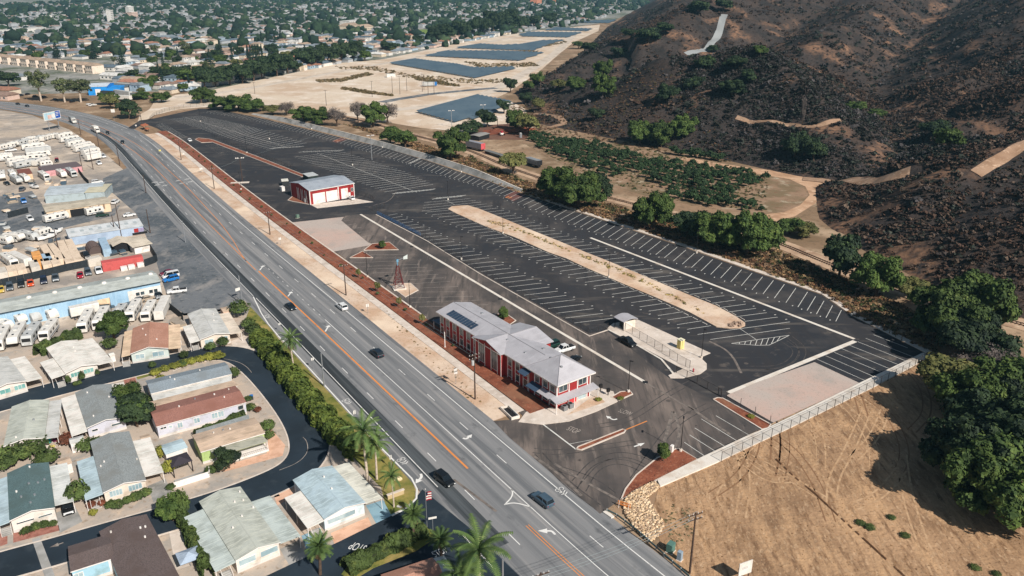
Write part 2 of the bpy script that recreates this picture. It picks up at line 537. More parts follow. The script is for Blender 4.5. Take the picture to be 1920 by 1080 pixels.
# cycle lane symbols: two rings and a chevron pair
bm_ = MB()
for c, t in (((499, 592), (505, 598)), ((648, 751), (655, 757)), ((752, 862), (759, 868)), ((1049, 918), (1054, 922))):
 P0, P1 = at(*c), at(*t)
 tt = (P1 - P0).to_2d().normalized()
 n2 = Vector((-tt.y, tt.x))
 for s in (-.55, .55):
  ctr = P0.to_2d() + n2 * s * .8
  strip(bm_, [ctr + Vector((math.cos(q * .7), math.sin(q * .7))) * .42 for q in range(10)], .12, zM)
 line_mark(bm_, P0.to_2d() - n2 * .4, P0.to_2d() + n2 * .4 + tt * .4, .12, zM)
 for k in (1.2, 1.8):
  q = P0.to_2d() + tt * k
  line_mark(bm_, q - n2 * .7 - tt * .4, q, .16, zM)
  line_mark(bm_, q + n2 * .7 - tt * .4, q, .16, zM)
tag(bm_.build('cycle_symbols', m_white), kind='structure')
def lettering(name, text, a, b, up, z, m):
 """flat painted word from a to b (places on the ground), letters as long as 'up'"""
 cu = bpy.data.curves.new(name, 'FONT')
 cu.body = text
 cu.align_x = 'CENTER'
 cu.align_y = 'CENTER'
 cu.fill_mode = 'FRONT'
 o = bpy.data.objects.new(name, cu)
 cu.materials.append(m)
 COL.objects.link(o)
 mid = (a + b) / 2
 x = (b - a).to_2d()
 o.location = (mid.x, mid.y, z)
 o.rotation_euler = (0, 0, math.atan2(x.y, x.x))
 o.scale = (x.length / (0.62 * len(text)), up, 1)
 return tag(o, kind='structure')
lettering('road_lettering', 'STOP', at(1064, 803), at(1086, 811), 2.6, .082, m_white_worn)
lettering('road_lettering', 'SLOW', at(1162, 770), at(1182, 777), 2.4, .082, m_white_worn)
lettering('road_lettering', 'STOP', at(686, 1030), at(657, 1022), 2.6, zM, m_white)
lettering('road_lettering', 'STOP', at(812, 1042), at(838, 1030), 2.2, zM, m_white)
ov = MB()
for c in ((290, 342), (295, 347), (303, 342), (309, 348), (334, 339), (341, 344), (351, 336), (357, 341)):
 p = at(*c)
 for k in (-.7, .7):
  line_mark(ov, (p.x - .9, p.y + k * .8 - .6), (p.x + .9, p.y + k * .8 + .6), .4, zM)
tag(ov.build('worn_lettering', m_white), kind='structure')
# ================================================================ THE SITE: ASPHALT, STALLS, CONCRETE
LOT = [(290, 222), (335, 212), (375, 204), (402, 204), (500, 224), (640, 258), (723, 278), (807, 303), (853, 319), (917, 340), (967, 360), (1050, 387), (1280, 463), (1393, 503), (1540, 553), (1597, 593), (1733, 662),
  (1440, 798), (1307, 863), (1240, 905), (1165, 937), (1125, 964), (955, 821), (925, 790), (985, 785), (800, 600), (770, 577), (690, 520), (640, 480), (600, 455), (535, 417), (523, 408), (500, 392), (453, 357), (407, 318),
  (382, 300), (347, 270), (293, 240), (270, 232), (250, 243), (240, 240), (262, 226)]
sheet('car_park', LOT, 0.07, m_asph_new)
sheet('forecourt', [(1340, 752), (1253, 708), (1138, 620), (1105, 626), (707, 402), (640, 405), (600, 412), (540, 417), (600, 455), (640, 480), (690, 520), (770, 577), (800, 600), (985, 785), (925, 790), (955, 821), (1125, 964), (1165, 937), (1240, 905), (1300, 860), (1425, 806)],
  0.074, m_asph_dust)
zL = 0.079
def rows(mb, ctrl, pitch=3.95, wd=0.16, ticks=True, m=None, z=zL):
 C_ = [(at(*a), at(*b)) for a, b in ctrl]
 first = True
 for (a0, b0), (a1, b1) in zip(C_[:-1], C_[1:]):
  n = max(1, round((a1 - a0).length / pitch))
  for i in range(0 if first else 1, n + 1):
   t = i / n
   a, b = lerp(a0, a1, t), lerp(b0, b1, t)
   line_mark(mb, a, b, wd, z)
   if ticks:
    dv = (b - a).normalized()
    q = b + dv * 1.1 + (a1 - a0).normalized() * pitch * .5
    line_mark(mb, q - dv * .3, q + dv * .3, .28, z)
  first = False
 return mb
st = MB()
rows(st, [((1577.5, 582), (1567, 603)), ((1514, 548), (1496, 576)), ((1371.7, 499.5), (1351, 521.7)), ((1209, 442), (1183, 461)), ((1091, 401), (1063, 417)), ((985, 365), (959, 377)), ((947, 352), (931, 359)), ((865, 325), (850, 335)),
   ((770, 294), (753, 303)), ((655, 261), (638, 268)), ((573, 242), (561, 248)), ((480, 220), (468, 224)), ((398, 208), (387, 211))])
rows(st, [((887, 390), (923, 386)), ((1081.7, 468.7), (1124, 464.7)), ((1180, 508), (1225, 503)), ((1335, 569), (1379, 563)), ((1396.7, 603), (1458, 595))])
rows(st, [((845, 394), (800, 398)), ((887, 414), (845, 418)), ((980, 455), (937.5, 459.7)), ((1082, 496), (1035, 502.5)), ((1232, 561), (1183, 568)), ((1333, 611), (1288, 618))])
rows(st, [((796, 380), (882, 372.5)), ((791, 396), (912, 382.5))], ticks=False)
rows(st, [((1308, 627.5), (1481, 604)), ((1331.7, 637), (1481, 616))], ticks=False)
rows(st, [((728, 404), (745, 401)), ((802, 451), (840, 447.5)), ((877, 496), (931, 490)), ((1077, 606), (1149, 597))])
rows(st, [((553, 295), (640, 283)), ((597, 312), (702, 303)), ((653, 335), (760, 322)), ((721, 360), (812, 346))], wd=.2, ticks=False)
rows(st, [((318, 224), (377, 217.5)), ((370, 240), (430, 228)), ((436.7, 262), (492, 243)), ((500, 280), (575, 268))], wd=.24, ticks=False)
rows(st, [((293, 235), (306, 231)), ((330, 262), (350, 256))], ticks=False)
line_mark(st, at(594, 287), at(782, 361), .16, zL)
line_mark(st, at(347, 220), at(535, 275), .16, zL)
line_mark(st, at(836, 376), at(852, 384), .14, zL)
line_mark(st, at(1388, 617), at(1419, 638), .14, zL)
LEAF = [[(1371, 644.5), (1418, 637.5), (1480, 629)], [(1371, 644.5), (1420, 648), (1442, 647.5), (1460, 639), (1480, 629)]]
for e in LEAF:
 strip(st, [p.to_2d() for p in ats(e)], .16, zL)
for i in range(1, 9):
 t = i / 9
 q = at(lerp(1376, 1474, t), lerp(643.8, 629.8, t))
 u = t * 4
 lo = [(1371, 644.5), (1420, 648), (1442, 647.5), (1460, 639), (1480, 629)]
 x = lerp(1376, 1466, t)
 for (xa, ya), (xb, yb) in zip(lo[:-1], lo[1:]):
  if xa <= x <= xb:
   y = ya + (yb - ya) * (x - xa) / (xb - xa)
 line_mark(st, q, at(x, y), .14, zL)
# hatched ends of the double bays
for (a, b), n in ((((560, 286), (636, 283)), 10), (((735, 364), (806, 357)), 10), (((810, 374), (863, 369)), 8), (((505, 279), (560, 276)), 9), (((765, 307), (786, 297)), 6)):
 A, B = at(*a), at(*b)
 for i in range(n + 1):
  p = lerp(A, B, i / n)
  line_mark(st, p, p + Vector((2.2, 2.6, 0)), .3, zL)
 line_mark(st, A, B, .14, zL)
 line_mark(st, A + Vector((2.2, 2.6, 0)), B + Vector((2.2, 2.6, 0)), .14, zL)
tag(st.build('stall_lines', m_white_lot), kind='structure')
sw = MB()
FRONT = [((695, 478), (760, 477.5)), ((702, 484), (773, 484)), ((665, 493), (763, 489)), ((677, 500), (787, 496)), ((687, 505), (800, 501.7)), ((697, 512.5), (812, 508)), ((705, 520), (822.5, 514.5)), ((715, 528), (833, 521)),
   ((768, 532.5), (844, 528)), ((778, 541), (859, 537.5)), ((785, 548), (873, 547.5)), ((760, 559), (887, 556)), ((773, 567.5), (902, 563)), ((785, 576), (915, 571.7))]
for a, b in FRONT:
 line_mark(sw, at(*a), at(*b), .13, zL)
rows(sw, [((633, 417), (656, 413)), ((677, 445), (702, 440))], 6.0, ticks=False)
rows(sw, [((412, 291), (455, 288)), ((385, 273), (402, 271))], ticks=False)
tag(sw.build('faded_stall_lines', m_white_worn), kind='structure')
s3 = MB()
for a, b in (((1637.5, 628), (1702.5, 653)), ((1623, 634.7), (1713, 670)), ((1608, 641), (1698, 677)), ((1593, 648), (1684, 684)), ((1578, 654), (1668, 692)), ((1564, 661), (1653, 699)), ((1548, 667.5), (1637, 706)), ((1532, 674), (1622, 714)),
    ((1342.5, 780), (1405, 816.7)), ((1315, 786), (1383, 828)), ((1302.5, 803), (1360, 838)), ((1293, 816), (1342.5, 847.5)), ((1283, 829.7), (1326, 859))):
 line_mark(s3, at(*a), at(*b), .13, zL)
line_mark(s3, at(1018, 796), at(1080, 843), .3, zL)
line_mark(s3, at(1068, 833), at(1110, 825), .1, zL)
tag(s3.build('corner_stall_lines', m_white_lot), kind='structure')
oo = MB()
line_mark(oo, at(1174, 806), at(1213, 790), .28, zL)
tag(oo.build('gate_line', m_orange), kind='structure')
rd = MB()
for q in ([(946, 368), (966, 358), (985, 366), (962, 378)], [(622, 265), (640, 258), (650, 262), (632, 268)]):
 rd.add([p + Vector((0, 0, .0765)) for p in ats(q)], [(0, 1, 2, 3)])
tag(rd.build('fire_lane', mat('fire_lane_red', C(112, 74, 66), .9)), kind='structure')
ol = MB()
for q in ((948, 371), (953, 372), (627, 264), (631, 265)):
 p = at(*q)
 line_mark(ol, p, p + Vector((1.5, 2.0, 0)), .6, zL)
tag(ol.build('fire_lane_marks', m_orange), kind='structure')
# concrete gutters and pads
cg = MB()
strip(cg, [p.to_2d() for p in ats([(676, 402), (1213, 719)])], .9, zL + .004)
strip(cg, [p.to_2d() for p in ats([(1107, 446), (1602, 636)])], 1.0, zL + .004)
strip(cg, [p.to_2d() for p in ats([(1603, 640), (1366, 737)])], 1.3, zL + .004)
tag(cg.build('concrete_gutters', m_conc_w), kind='structure')
gd = MB()
for q in ((1210, 717), (772, 463), (938, 561)):
 p = at(*q)
 gd.box(p.x - .6, p.x + .6, p.y - .6, p.y + .6, .06, .1)
tag(gd.build('drain_grates', mat('grate', C(60, 60, 60), .6, metal=.5)), kind='structure')
mh = MB()
for q in ((1399, 682), (1250, 694), (1280, 769), (1291, 774), (1253, 752), (484, 339)):
 p = at(*q)
 mh.add([(p.x + .55 * math.cos(k * .5236), p.y + .55 * math.sin(k * .5236), zL + .006) for k in range(12)], [tuple(range(12))])
tag(mh.build('manhole_covers', mat('manhole', C(92, 84, 78), .7)), kind='structure')
raised('guard_pad', [(1138, 617), (1150, 607), (1195, 600), (1332, 663), (1313, 671), (1325, 683), (1325, 693), (1313, 702), (1280, 710), (1257, 710), (1253, 705), (1262, 701), (1280, 693)], 0.2, m_conc)
sheet('gravel_pad', [(1362, 742), (1420, 717), (1527, 679.5), (1613, 719.5), (1450, 793)], 0.09, m_gravel)
raised('west_gravel_pad', [(535, 419), (645, 407), (640, 414), (690, 455), (700, 459), (625, 472), (595, 456)], 0.1, m_gravel)
raised('barn_apron', [(582, 384), (668, 373), (700, 379), (595, 391)], 0.12, m_conc)
raised('shelter_walk', [(972, 792), (1017, 797), (1067, 791), (1117, 773), (1158, 754), (1150, 735), (1115, 726), (1040, 768), (1000, 762), (985, 775)], 0.16, m_conc)
raised('island_sand', [(840, 393), (847, 388), (858, 387), (877, 386), (897, 392), (947, 412), (997, 433), (1047, 453), (1100, 475), (1143, 492), (1210, 520), (1293, 555), (1343, 575), (1380, 595), (1397, 607), (1397, 611.7), (1387, 616), (1367, 616.5),
  (1343, 614), (1317, 600), (1293, 587), (1227, 558), (1160, 530), (1098, 503), (1060, 485), (1030, 475), (963, 445), (913, 427), (880, 412), (857, 402)], 0.3, m_verge)
MULCH = {'bed': [(1232, 901), (1308, 863), (1277, 844), (1267, 843), (1250, 852), (1232, 860), (1193, 892), (1173, 918), (1165, 937), (1178, 932), (1186, 924)],
   'bed2': [(1337, 750), (1345, 747), (1355, 748), (1445, 797), (1440, 804), (1428, 806)],
   'bed3': [(1146, 746), (1163, 736), (1181, 734), (1186, 740), (1160, 752)],
   'bed4': [(682, 470), (698, 458), (730, 455), (747, 469)], 'bed5': [(656, 484), (680, 472), (699, 484)],
   'bed6': [(727, 534), (770, 532), (784, 545), (760, 558)],
   'bed7': [(925, 590), (950, 590), (967, 602), (955, 610)],
   'bed8': [(1081, 843), (1084, 839), (1168, 806), (1173, 808), (1170, 812), (1090, 845)],
   'bed9': [(366, 262), (372, 259), (392, 261), (400, 263), (480, 293), (574, 330), (566, 332), (470, 295), (398, 267), (378, 268)],
   'bed10': [(540, 376), (548, 378), (580, 384), (577, 377), (562, 360), (553, 365)]}
for k, v in MULCH.items():
 raised('planting_bed', v, 0.2, m_mulch if k != 'bed6' else m_verge)
 kerb('bed_kerb', [p.to_2d() for p in ats(v)], m_conc, 0.26, .28, True)
sheet('bare_soil', [(1062, 780), (1135, 755), (1120, 742), (1100, 752)], 0.17, m_verge)
# concrete slope along the south-east edge, low kerb along the east edge
raised('concrete_slope', [(1232, 901), (1307, 863), (1407, 816), (1443, 802), (1480, 784), (1613, 719), (1730, 663), (1747, 668), (1652, 720), (1480, 804), (1450, 818), (1343, 869), (1238, 914)], 0.3, m_conc_w)
EAST = [(975, 359), (1050, 386), (1280, 462), (1393, 502), (1540, 552), (1597, 592), (1735, 662)]
P = [p.to_2d() for p in ats(EAST)]
A, B = offset_line(P, 0.1), offset_line(P, 2.2)
tag(MB().prism([(p.x, p.y) for p in A] + [(p.x, p.y) for p in reversed(B)], 0, .16).build('east_gutter', m_conc), kind='structure')
# dust and worn patches on the forecourt
sheet('frontage_asphalt', [(193, 335), (258, 306), (292, 352), (333, 401), (447, 521), (472, 553), (440, 577), (345, 588), (318, 570), (305, 530), (290, 480), (255, 400), (215, 365), (195, 350)], 0.055, m_asph_old)
sheet('scrap_yard_gravel', [(-20, 372), (60, 358), (80, 385), (85, 400), (200, 398), (225, 384), (215, 404), (118, 428), (-20, 446)], .037, m_asph_old)
# ---------------------------------------------------------------- park streets
PA = [(-140, 795), (0, 758), (120, 725), (230, 699), (340, 672), (410, 660), (455, 667), (490, 694), (530, 738), (565, 785), (582, 825), (578, 858), (545, 890), (450, 930), (350, 963), (200, 1005), (100, 1035), (0, 1062), (-140, 1105)]
PAW = resample(smooth_line(ats(PA), 3), 1.5)
tag(strip(MB(), PAW, 7.8, 0.06).build('park_street', m_asph_park), kind='structure')
sheet('park_entry_street', [(330, 1170), (500, 1080), (640, 1014), (765, 952), (785, 927), (792, 918), (880, 990), (1010, 1115), (800, 1210), (500, 1230)], 0.064, m_asph_park)
for d in (-4.0, 4.0):
 kerb('park_kerb', offset_line(PAW, d), m_conc, .1, .3)
pk = MB()
strip(pk, resample(smooth_line(ats([(420, 673), (445, 678), (462, 687), (472, 699)])), .5), .12, .068)
strip(pk, resample(smooth_line(ats([(524, 882), (560, 868), (578, 848), (576, 828), (568, 820)])), .5), .12, .068)
arrow(pk, at(119, 1018), at(93, 1027), .068, .25, 1.0, 1.3)
tag(pk.build('park_markings', m_white_worn), kind='structure')
sheet('street_slab', [(60, 1012), (75, 1008), (105, 1085), (85, 1085)], 0.075, m_conc_g)
kerb('lawn_kerb', [p.to_2d() for p in ats([(475, 557), (490, 588), (503, 608), (523, 632), (541, 649), (640, 757), (720, 846), (772, 898), (782, 918), (781, 935), (765, 952), (735, 968)])], mat('white_kerb', C(236, 232, 224), .8), .14, .3)
sheet('lawn', [(474, 562), (490, 592), (523, 636), (541, 653), (640, 761), (718, 848), (770, 900), (779, 918), (778, 935), (762, 950), (733, 965), (722, 945), (715, 915), (690, 890), (640, 830), (560, 745), (500, 660), (460, 600)], 0.05, m_grass)
raised('entry_island', [(640, 1078), (660, 1052), (700, 1031), (760, 1001), (797, 990), (812, 996), (813, 1012), (780, 1034), (700, 1066), (660, 1090)], .15, m_grass)
# worn marks that vehicles left on the asphalt and in the field
m_tm = mat('tyre_marks', C(62, 59, 58), .9, [(C(88, 82, 78), .8, .4, .6)], coords='World')
m_dm = mat('dust_marks', C(136, 124, 114), .95, [(C(104, 96, 90), .8, .4, .6)], coords='World')
rk_ = random.Random(8)
for nm, m_, lst in (('tyre_marks', m_tm, [[(1240, 880), (1180, 850), (1120, 860), (1080, 905)], [(1225, 890), (1165, 862), (1115, 875), (1090, 920)], [(1330, 760), (1270, 790), (1230, 840), (1190, 900)], [(1120, 800), (1180, 790), (1250, 740), (1330, 700)], [(1190, 830), (1120, 840), (1040, 850), (1000, 845)],
  [(1400, 690), (1470, 690), (1500, 660), (1470, 640)], [(1410, 700), (1490, 690), (1510, 655), (1480, 632)], [(840, 365), (900, 350), (930, 362), (990, 400)], [(690, 400), (740, 385), (800, 372), (880, 368)], [(1050, 880), (1110, 900), (1150, 930)], [(1010, 850), (1060, 905), (1120, 950)]]),
  ('dust_marks', m_dm, [[(1262, 772), (1254, 800), (1250, 815), (1243, 838)], [(1265, 772), (1272, 795), (1276, 815), (1262, 850)], [(1040, 870), (1100, 905), (1160, 938)], [(1330, 640), (1370, 660), (1390, 700)], [(1000, 855), (1050, 890), (1090, 930)], [(1180, 700), (1240, 735), (1300, 770)], [(700, 385), (730, 378), (742, 360)],
  [(850, 900), (890, 930), (930, 960)], [(1290, 760), (1330, 790), (1370, 815)]])):
 mb = MB()
 for q in lst:
  P = smooth_line(ats(q), 3)
  for k in (-.8, .8) if nm == 'tyre_marks' else (0,):
   strip(mb, offset_line(P, k + rk_.uniform(-.1, .1)), .22 if nm == 'tyre_marks' else rk_.uniform(.3, .7), .0775 if nm == 'tyre_marks' else .0784)
 tag(mb.build(nm, m_), kind='structure')
mb, m2 = MB(), MB()
for i in range(18):
 a = (rk_.uniform(1300, 1720), rk_.uniform(760, 1000))
 an = rk_.choice([1.0, 1.0, 1.2, 2.2, .3]) + rk_.uniform(-.25, .25)
 P = smooth_line([at(*a), at(*a) + Vector((math.cos(an) * 12, math.sin(an) * 12 * rk_.uniform(.8, 1.1), 0)), at(*a) + Vector((math.cos(an + .15) * 26, math.sin(an + .15) * 26, 0)), at(*a) + Vector((math.cos(an + .4) * 36, math.sin(an + .4) * 36, 0))], 3)
 for k in (-.85, .85):
  strip(mb if i % 2 else m2, offset_line(P, k), rk_.uniform(.2, .4), .036)
for q in ([(1625, 770), (1590, 850), (1560, 900), (1560, 960)], [(1690, 850), (1700, 930), (1730, 1020), (1760, 1080)], [(1660, 770), (1640, 820), (1600, 860)], [(1400, 870), (1440, 900), (1480, 900)], [(1350, 900), (1330, 930), (1350, 960)], [(1690, 880), (1650, 930), (1600, 950)]):
 P = smooth_line(ats(q), 3)
 for k in (-.9, .9):
  strip(m2, offset_line(P, k), .35, .037)
tag(mb.build('field_ruts', mat('rut_soil', C(142, 106, 76), .95, coords='World')), kind='structure')
tag(m2.build('field_tracks', mat('track_soil', C(204, 168, 130), .95, [(C(176, 138, 102), .8, .4, .6)], coords='World')), kind='structure')
# old furrow across the field: low broken soil ridge
fu = MB()
P = resample(ats([(1455, 862), (1490, 895), (1530, 928), (1580, 975), (1640, 1030), (1700, 1085)]), .9)
for a, b in zip(P[:-1], P[1:]):
 if rk_.random() < .8:
  c = (a + b) / 2
  s_ = rk_.uniform(.15, .3)
  fu.prism([(a.x - .2, a.y - .2), (b.x - .2, b.y - .2), (b.x + .25, b.y + .2), (a.x + .25, a.y + .2)], 0, s_, [(a.x, a.y), (b.x, b.y), (b.x + .06, b.y + .05), (a.x + .06, a.y + .05)])
tag(fu.build('soil_furrow', mat('furrow_soil', C(118, 86, 60), .95, coords='World')), kind='structure')
# the air between here and the far town
hzb = MB().box(-9200, 9200, -420, 16200, -40, 540).build('haze', None)
hm = bpy.data.materials.new('haze_air')
hm.use_nodes = True
hm.node_tree.nodes.clear()
ho_ = hm.node_tree.nodes.new('ShaderNodeOutputMaterial')
hv = hm.node_tree.nodes.new('ShaderNodeVolumePrincipled')
hv.inputs['Color'].default_value = (.34, .70, .88, 1)
hv.inputs['Density'].default_value = 1.0e-4
hv.inputs['Anisotropy'].default_value = .2
hm.node_tree.links.new(hv.outputs[0], ho_.inputs['Volume'])
hzb.data.materials.append(hm)
tag(hzb, kind='stuff')
# ================================================================ HILLS
BASE = np.array([(900, 6000), (420, 2600), (170, 1478), (71, 910), (24, 721), (2, 640), (18, 500), (60, 450), (98, 412), (126, 372), (139, 356), (126, 318), (119, 295), (118, 270), (122, 245), (128, 221), (135, 208), (146, 190), (190, 150), (260, 90), (420, 0), (700, -200)], float)
def seg_dist(X, Y, poly):
 """distance to a polyline, side (+ = right of its direction) and length run along it"""
 best = np.full(X.shape, 1e9)
 side = np.zeros(X.shape)
 run = np.zeros(X.shape)
 acc = 0.0
 for (ax, ay), (bx, by) in zip(poly[:-1, :2], poly[1:, :2]):
  dx, dy = bx - ax, by - ay
  L = math.hypot(dx, dy)
  t = np.clip(((X - ax) * dx + (Y - ay) * dy) / L ** 2, 0, 1)
  qx, qy = ax + t * dx, ay + t * dy
  d = np.hypot(X - qx, Y - qy)
  m = d < best
  cr = dx * (Y - ay) - dy * (X - ax)
  best = np.where(m, d, best)
  side = np.where(m, np.sign(cr), side)
  run = np.where(m, acc + t * L, run)
  acc += L
 return best, side, run
def vnoise(X, Y, s, seed):
 """smooth value noise on arrays"""
 r = np.random.RandomState(seed).rand(256, 256)
 x, y = X / s, Y / s
 xi, yi = np.floor(x).astype(int), np.floor(y).astype(int)
 fx, fy = x - xi, y - yi
 fx, fy = fx * fx * (3 - 2 * fx), fy * fy * (3 - 2 * fy)
 a = r[xi % 256, yi % 256]
 b = r[(xi + 1) % 256, yi % 256]
 c = r[xi % 256, (yi + 1) % 256]
 d = r[(xi + 1) % 256, (yi + 1) % 256]
 return (a * (1 - fx) + b * fx) * (1 - fy) + (c * (1 - fx) + d * fx) * fy
CANYONS = [  # x, y, floor height; and wall slope
 (np.array([(140, 352, 0), (163, 352, 2), (196, 385, 6), (214, 450, 10), (240, 530, 15), (300, 640, 26), (400, 800, 48), (600, 1000, 90)], float), .52),
 (np.array([(60, 640, 0), (92, 612, 7), (150, 640, 16), (230, 720, 32), (330, 860, 58)], float), .36),
 (np.array([(118, 268, 0), (142, 262, 8), (190, 282, 20), (260, 300, 38), (360, 330, 66)], float), .5),
 (np.array([(196, 385, 6), (240, 372, 16), (300, 380, 32), (390, 400, 62)], float), .55),
 (np.array([(130, 1000, 0), (210, 1010, 22), (330, 1060, 60)], float), .4),
 (np.array([(214, 450, 10), (275, 470, 24), (360, 520, 54)], float), .5),
 (np.array([(240, 530, 15), (195, 560, 24), (160, 590, 30)], float), .4)]
def hill_height(X, Y):
 d, s, _ = seg_dist(X, Y, BASE)
 # the base line runs from far to near, so the hills lie on its left-hand side as walked
 sd = np.where(s > 0, d, -d)
 wob = (vnoise(X, Y, 45, 1) - .5) * 14 + (vnoise(X, Y, 16, 2) - .5) * 5
 e = sd + wob * np.clip(sd / 40, 0, 1)
 h = np.where(e < 0, e * .35, 0.50 * e - 0.06 * np.maximum(e - 70, 0) - 0.10 * np.maximum(e - 200, 0))
 # gentle apron in front of the old orchard road
 ap = np.exp(-(((X - 20) / 60) ** 2 + ((Y - 520) / 90) ** 2))
 h = h * (1 - .55 * ap)
 h = np.minimum(h, 170 + (h - 170) * .2)
 for ax, sl in CANYONS:
  dd, _, run = seg_dist(X, Y, ax)
  L = np.concatenate([[0], np.cumsum(np.hypot(*(ax[1:, :2] - ax[:-1, :2]).T))])
  fl = np.interp(run, L, ax[:, 2])
  c = fl + sl * np.maximum(dd - 4, 0) + (vnoise(X, Y, 30, 7) - .5) * np.clip(dd / 8, 0, 6)
  k = 5.0
  hh = np.clip(.5 + .5 * (c - h) / k, 0, 1)
  h = np.where(e > 0, c * (1 - hh) + h * hh - k * hh * (1 - hh), h)
 am = np.clip(h / 14, 0, 1)
 r1 = 1 - np.abs(2 * vnoise(X + Y * .4, Y - X * .3, 38, 3) - 1)
 r2 = 1 - np.abs(2 * vnoise(X - Y * .5, Y + X * .3, 15, 4) - 1)
 h = h + am * (-5.0 * (r1 ** 2 - .4) - 1.8 * (r2 ** 2 - .4) + (vnoise(X, Y, 6, 5) - .5) * .8)
 return h
GX0, GY0, GS = -60.0, 10.0, 4.0
NXg, NYg = 226, 560
gx = GX0 + np.arange(NXg) * GS
gy = GY0 + np.concatenate([np.arange(200) * 4.0, 800 + np.cumsum(4.0 + np.arange(NYg - 200) * .035)])
XX, YY = np.meshgrid(gx, gy)
HH = hill_height(XX, YY)
def hz(x, y):
 """height of the land at a place"""
 i = (x - GX0) / GS
 j = np.searchsorted(gy, y) - 1
 if i < 0 or i >= NXg - 1 or j < 0 or j >= NYg - 1:
  return 0.0
 k = int(i)
 fx, fy = i - k, (y - gy[j]) / (gy[j + 1] - gy[j])
 h = (HH[j, k] * (1 - fx) + HH[j, k + 1] * fx) * (1 - fy) + (HH[j + 1, k] * (1 - fx) + HH[j + 1, k + 1] * fx) * fy
 return max(0.0, float(h))
def on_land(px, py):
 """place where the line of sight of a photograph position meets the land"""
 d = ray(px, py)
 t, st_ = 80.0, 1.5
 while t < 6000:
  x, y, z = d[0] * t, d[1] * t, CAM_H + d[2] * t
  if z <= hz(x, y):
   return Vector((x, y, hz(x, y)))
  t += st_ * (1 + t / 600)
 return at(px, max(py, 20))
# soil and brush on the slopes are told apart per vertex (bare soil, grey brush, brown brush)
verts = np.stack([XX, YY, HH], -1).reshape(-1, 3)
idx = np.arange(NXg * NYg).reshape(NYg, NXg)
quads = np.stack([idx[:-1, :-1], idx[:-1, 1:], idx[1:, 1:], idx[1:, :-1]], -1).reshape(-1, 4)
keep = (HH > -3).reshape(-1)
qk = keep[quads].any(1)
quads = quads[qk]
used = np.unique(quads)
remap = -np.ones(len(verts), int)
remap[used] = np.arange(len(used))
me = bpy.data.meshes.new('hillside')
me.from_pydata(verts[used].tolist(), [], remap[quads].tolist())
me.polygons.foreach_set('use_smooth', [True] * len(me.polygons))
def soil_share(X, Y, H):
 """1 = bare pale soil, 0 = brush"""
 n = vnoise(X, Y, 22, 21) * .6 + vnoise(X, Y, 8, 22) * .4
 near = np.exp(-(((X - 150) / 45) ** 2 + ((Y - 250) / 45) ** 2))
 foot = np.clip(1 - H / 7, 0, 1)
 return np.clip((n - .62 + .10 * near + .1 * foot) * 5, 0, 1)
soil = soil_share(verts[used][:, 0], verts[used][:, 1], verts[used][:, 2])
ca = me.color_attributes.new('Soil', 'FLOAT_COLOR', 'POINT')
ca.data.foreach_set('color', np.repeat(soil[:, None], 4, 1).astype(np.float32).ravel())
m_hill = mat('hill_soil', C(72, 64, 60), 0.98, [(C(80, 66, 58), 0.025, .46, .62), (C(54, 50, 48), 0.06, .46, .62), (C(86, 72, 62), 0.5, .56, .74), (C(38, 34, 32), 1.0, .48, .68)], coords='World', bump=0.35, bscale=.6, spec=.1)
t_ = m_hill.node_tree
bs = t_.nodes['Principled BSDF']
src = bs.inputs['Base Color'].links[0].from_socket
a_ = t_.nodes.new('ShaderNodeAttribute')
a_.attribute_name = 'Soil'
n_ = t_.nodes.new('ShaderNodeTexNoise')
n_.inputs['Scale'].default_value = .35
n_.inputs['Detail'].default_value = 5
g_ = t_.nodes.new('ShaderNodeNewGeometry')
t_.links.new(g_.outputs['Position'], n_.inputs['Vector'])
r_ = t_.nodes.new('ShaderNodeMapRange')
r_.inputs['From Min'].default_value, r_.inputs['From Max'].default_value = .35, .6
t_.links.new(n_.outputs['Fac'], r_.inputs['Value'])
mm = t_.nodes.new('ShaderNodeMath')
mm.operation = 'MULTIPLY'
t_.links.new(a_.outputs['Fac'], mm.inputs[0])
t_.links.new(r_.outputs[0], mm.inputs[1])
x_ = t_.nodes.new('ShaderNodeMix')
x_.data_type = 'RGBA'
t_.links.new(mm.outputs[0], x_.inputs[0])
t_.links.new(src, x_.inputs[6])
x_.inputs[7].default_value = C(142, 108, 84)
t_.links.new(x_.outputs[2], bs.inputs['Base Color'])
me.materials.append(m_hill)
ho = bpy.data.objects.new('hillside', me)
COL.objects.link(ho)
tag(ho, kind='structure')
# distant hills that close the valley, well beyond the town
fr = MB()
rr = random.Random(3)
rowsn = []
for j, (yy, sc_) in enumerate(((5200, 0), (6500, 1), (9000, .4))):
 rowsn.append([(x, yy + rr.uniform(-200, 200), -5 + sc_ * (260 + 160 * math.sin(x / 1700) + rr.uniform(-60, 60))) for x in range(-9000, 9001, 450)])
n = len(rowsn[0])
for r in rowsn:
 fr.v += r
fr.f = [(j * n + i, j * n + i + 1, (j + 1) * n + i + 1, (j + 1) * n + i) for j in range(2) for i in range(n - 1)]
tag(fr.build('distant_hills', mat('distant_brush', C(104, 100, 84), .95, [(C(74, 82, 62), .003, .4, .6)], coords='World'), smooth=True), kind='structure')
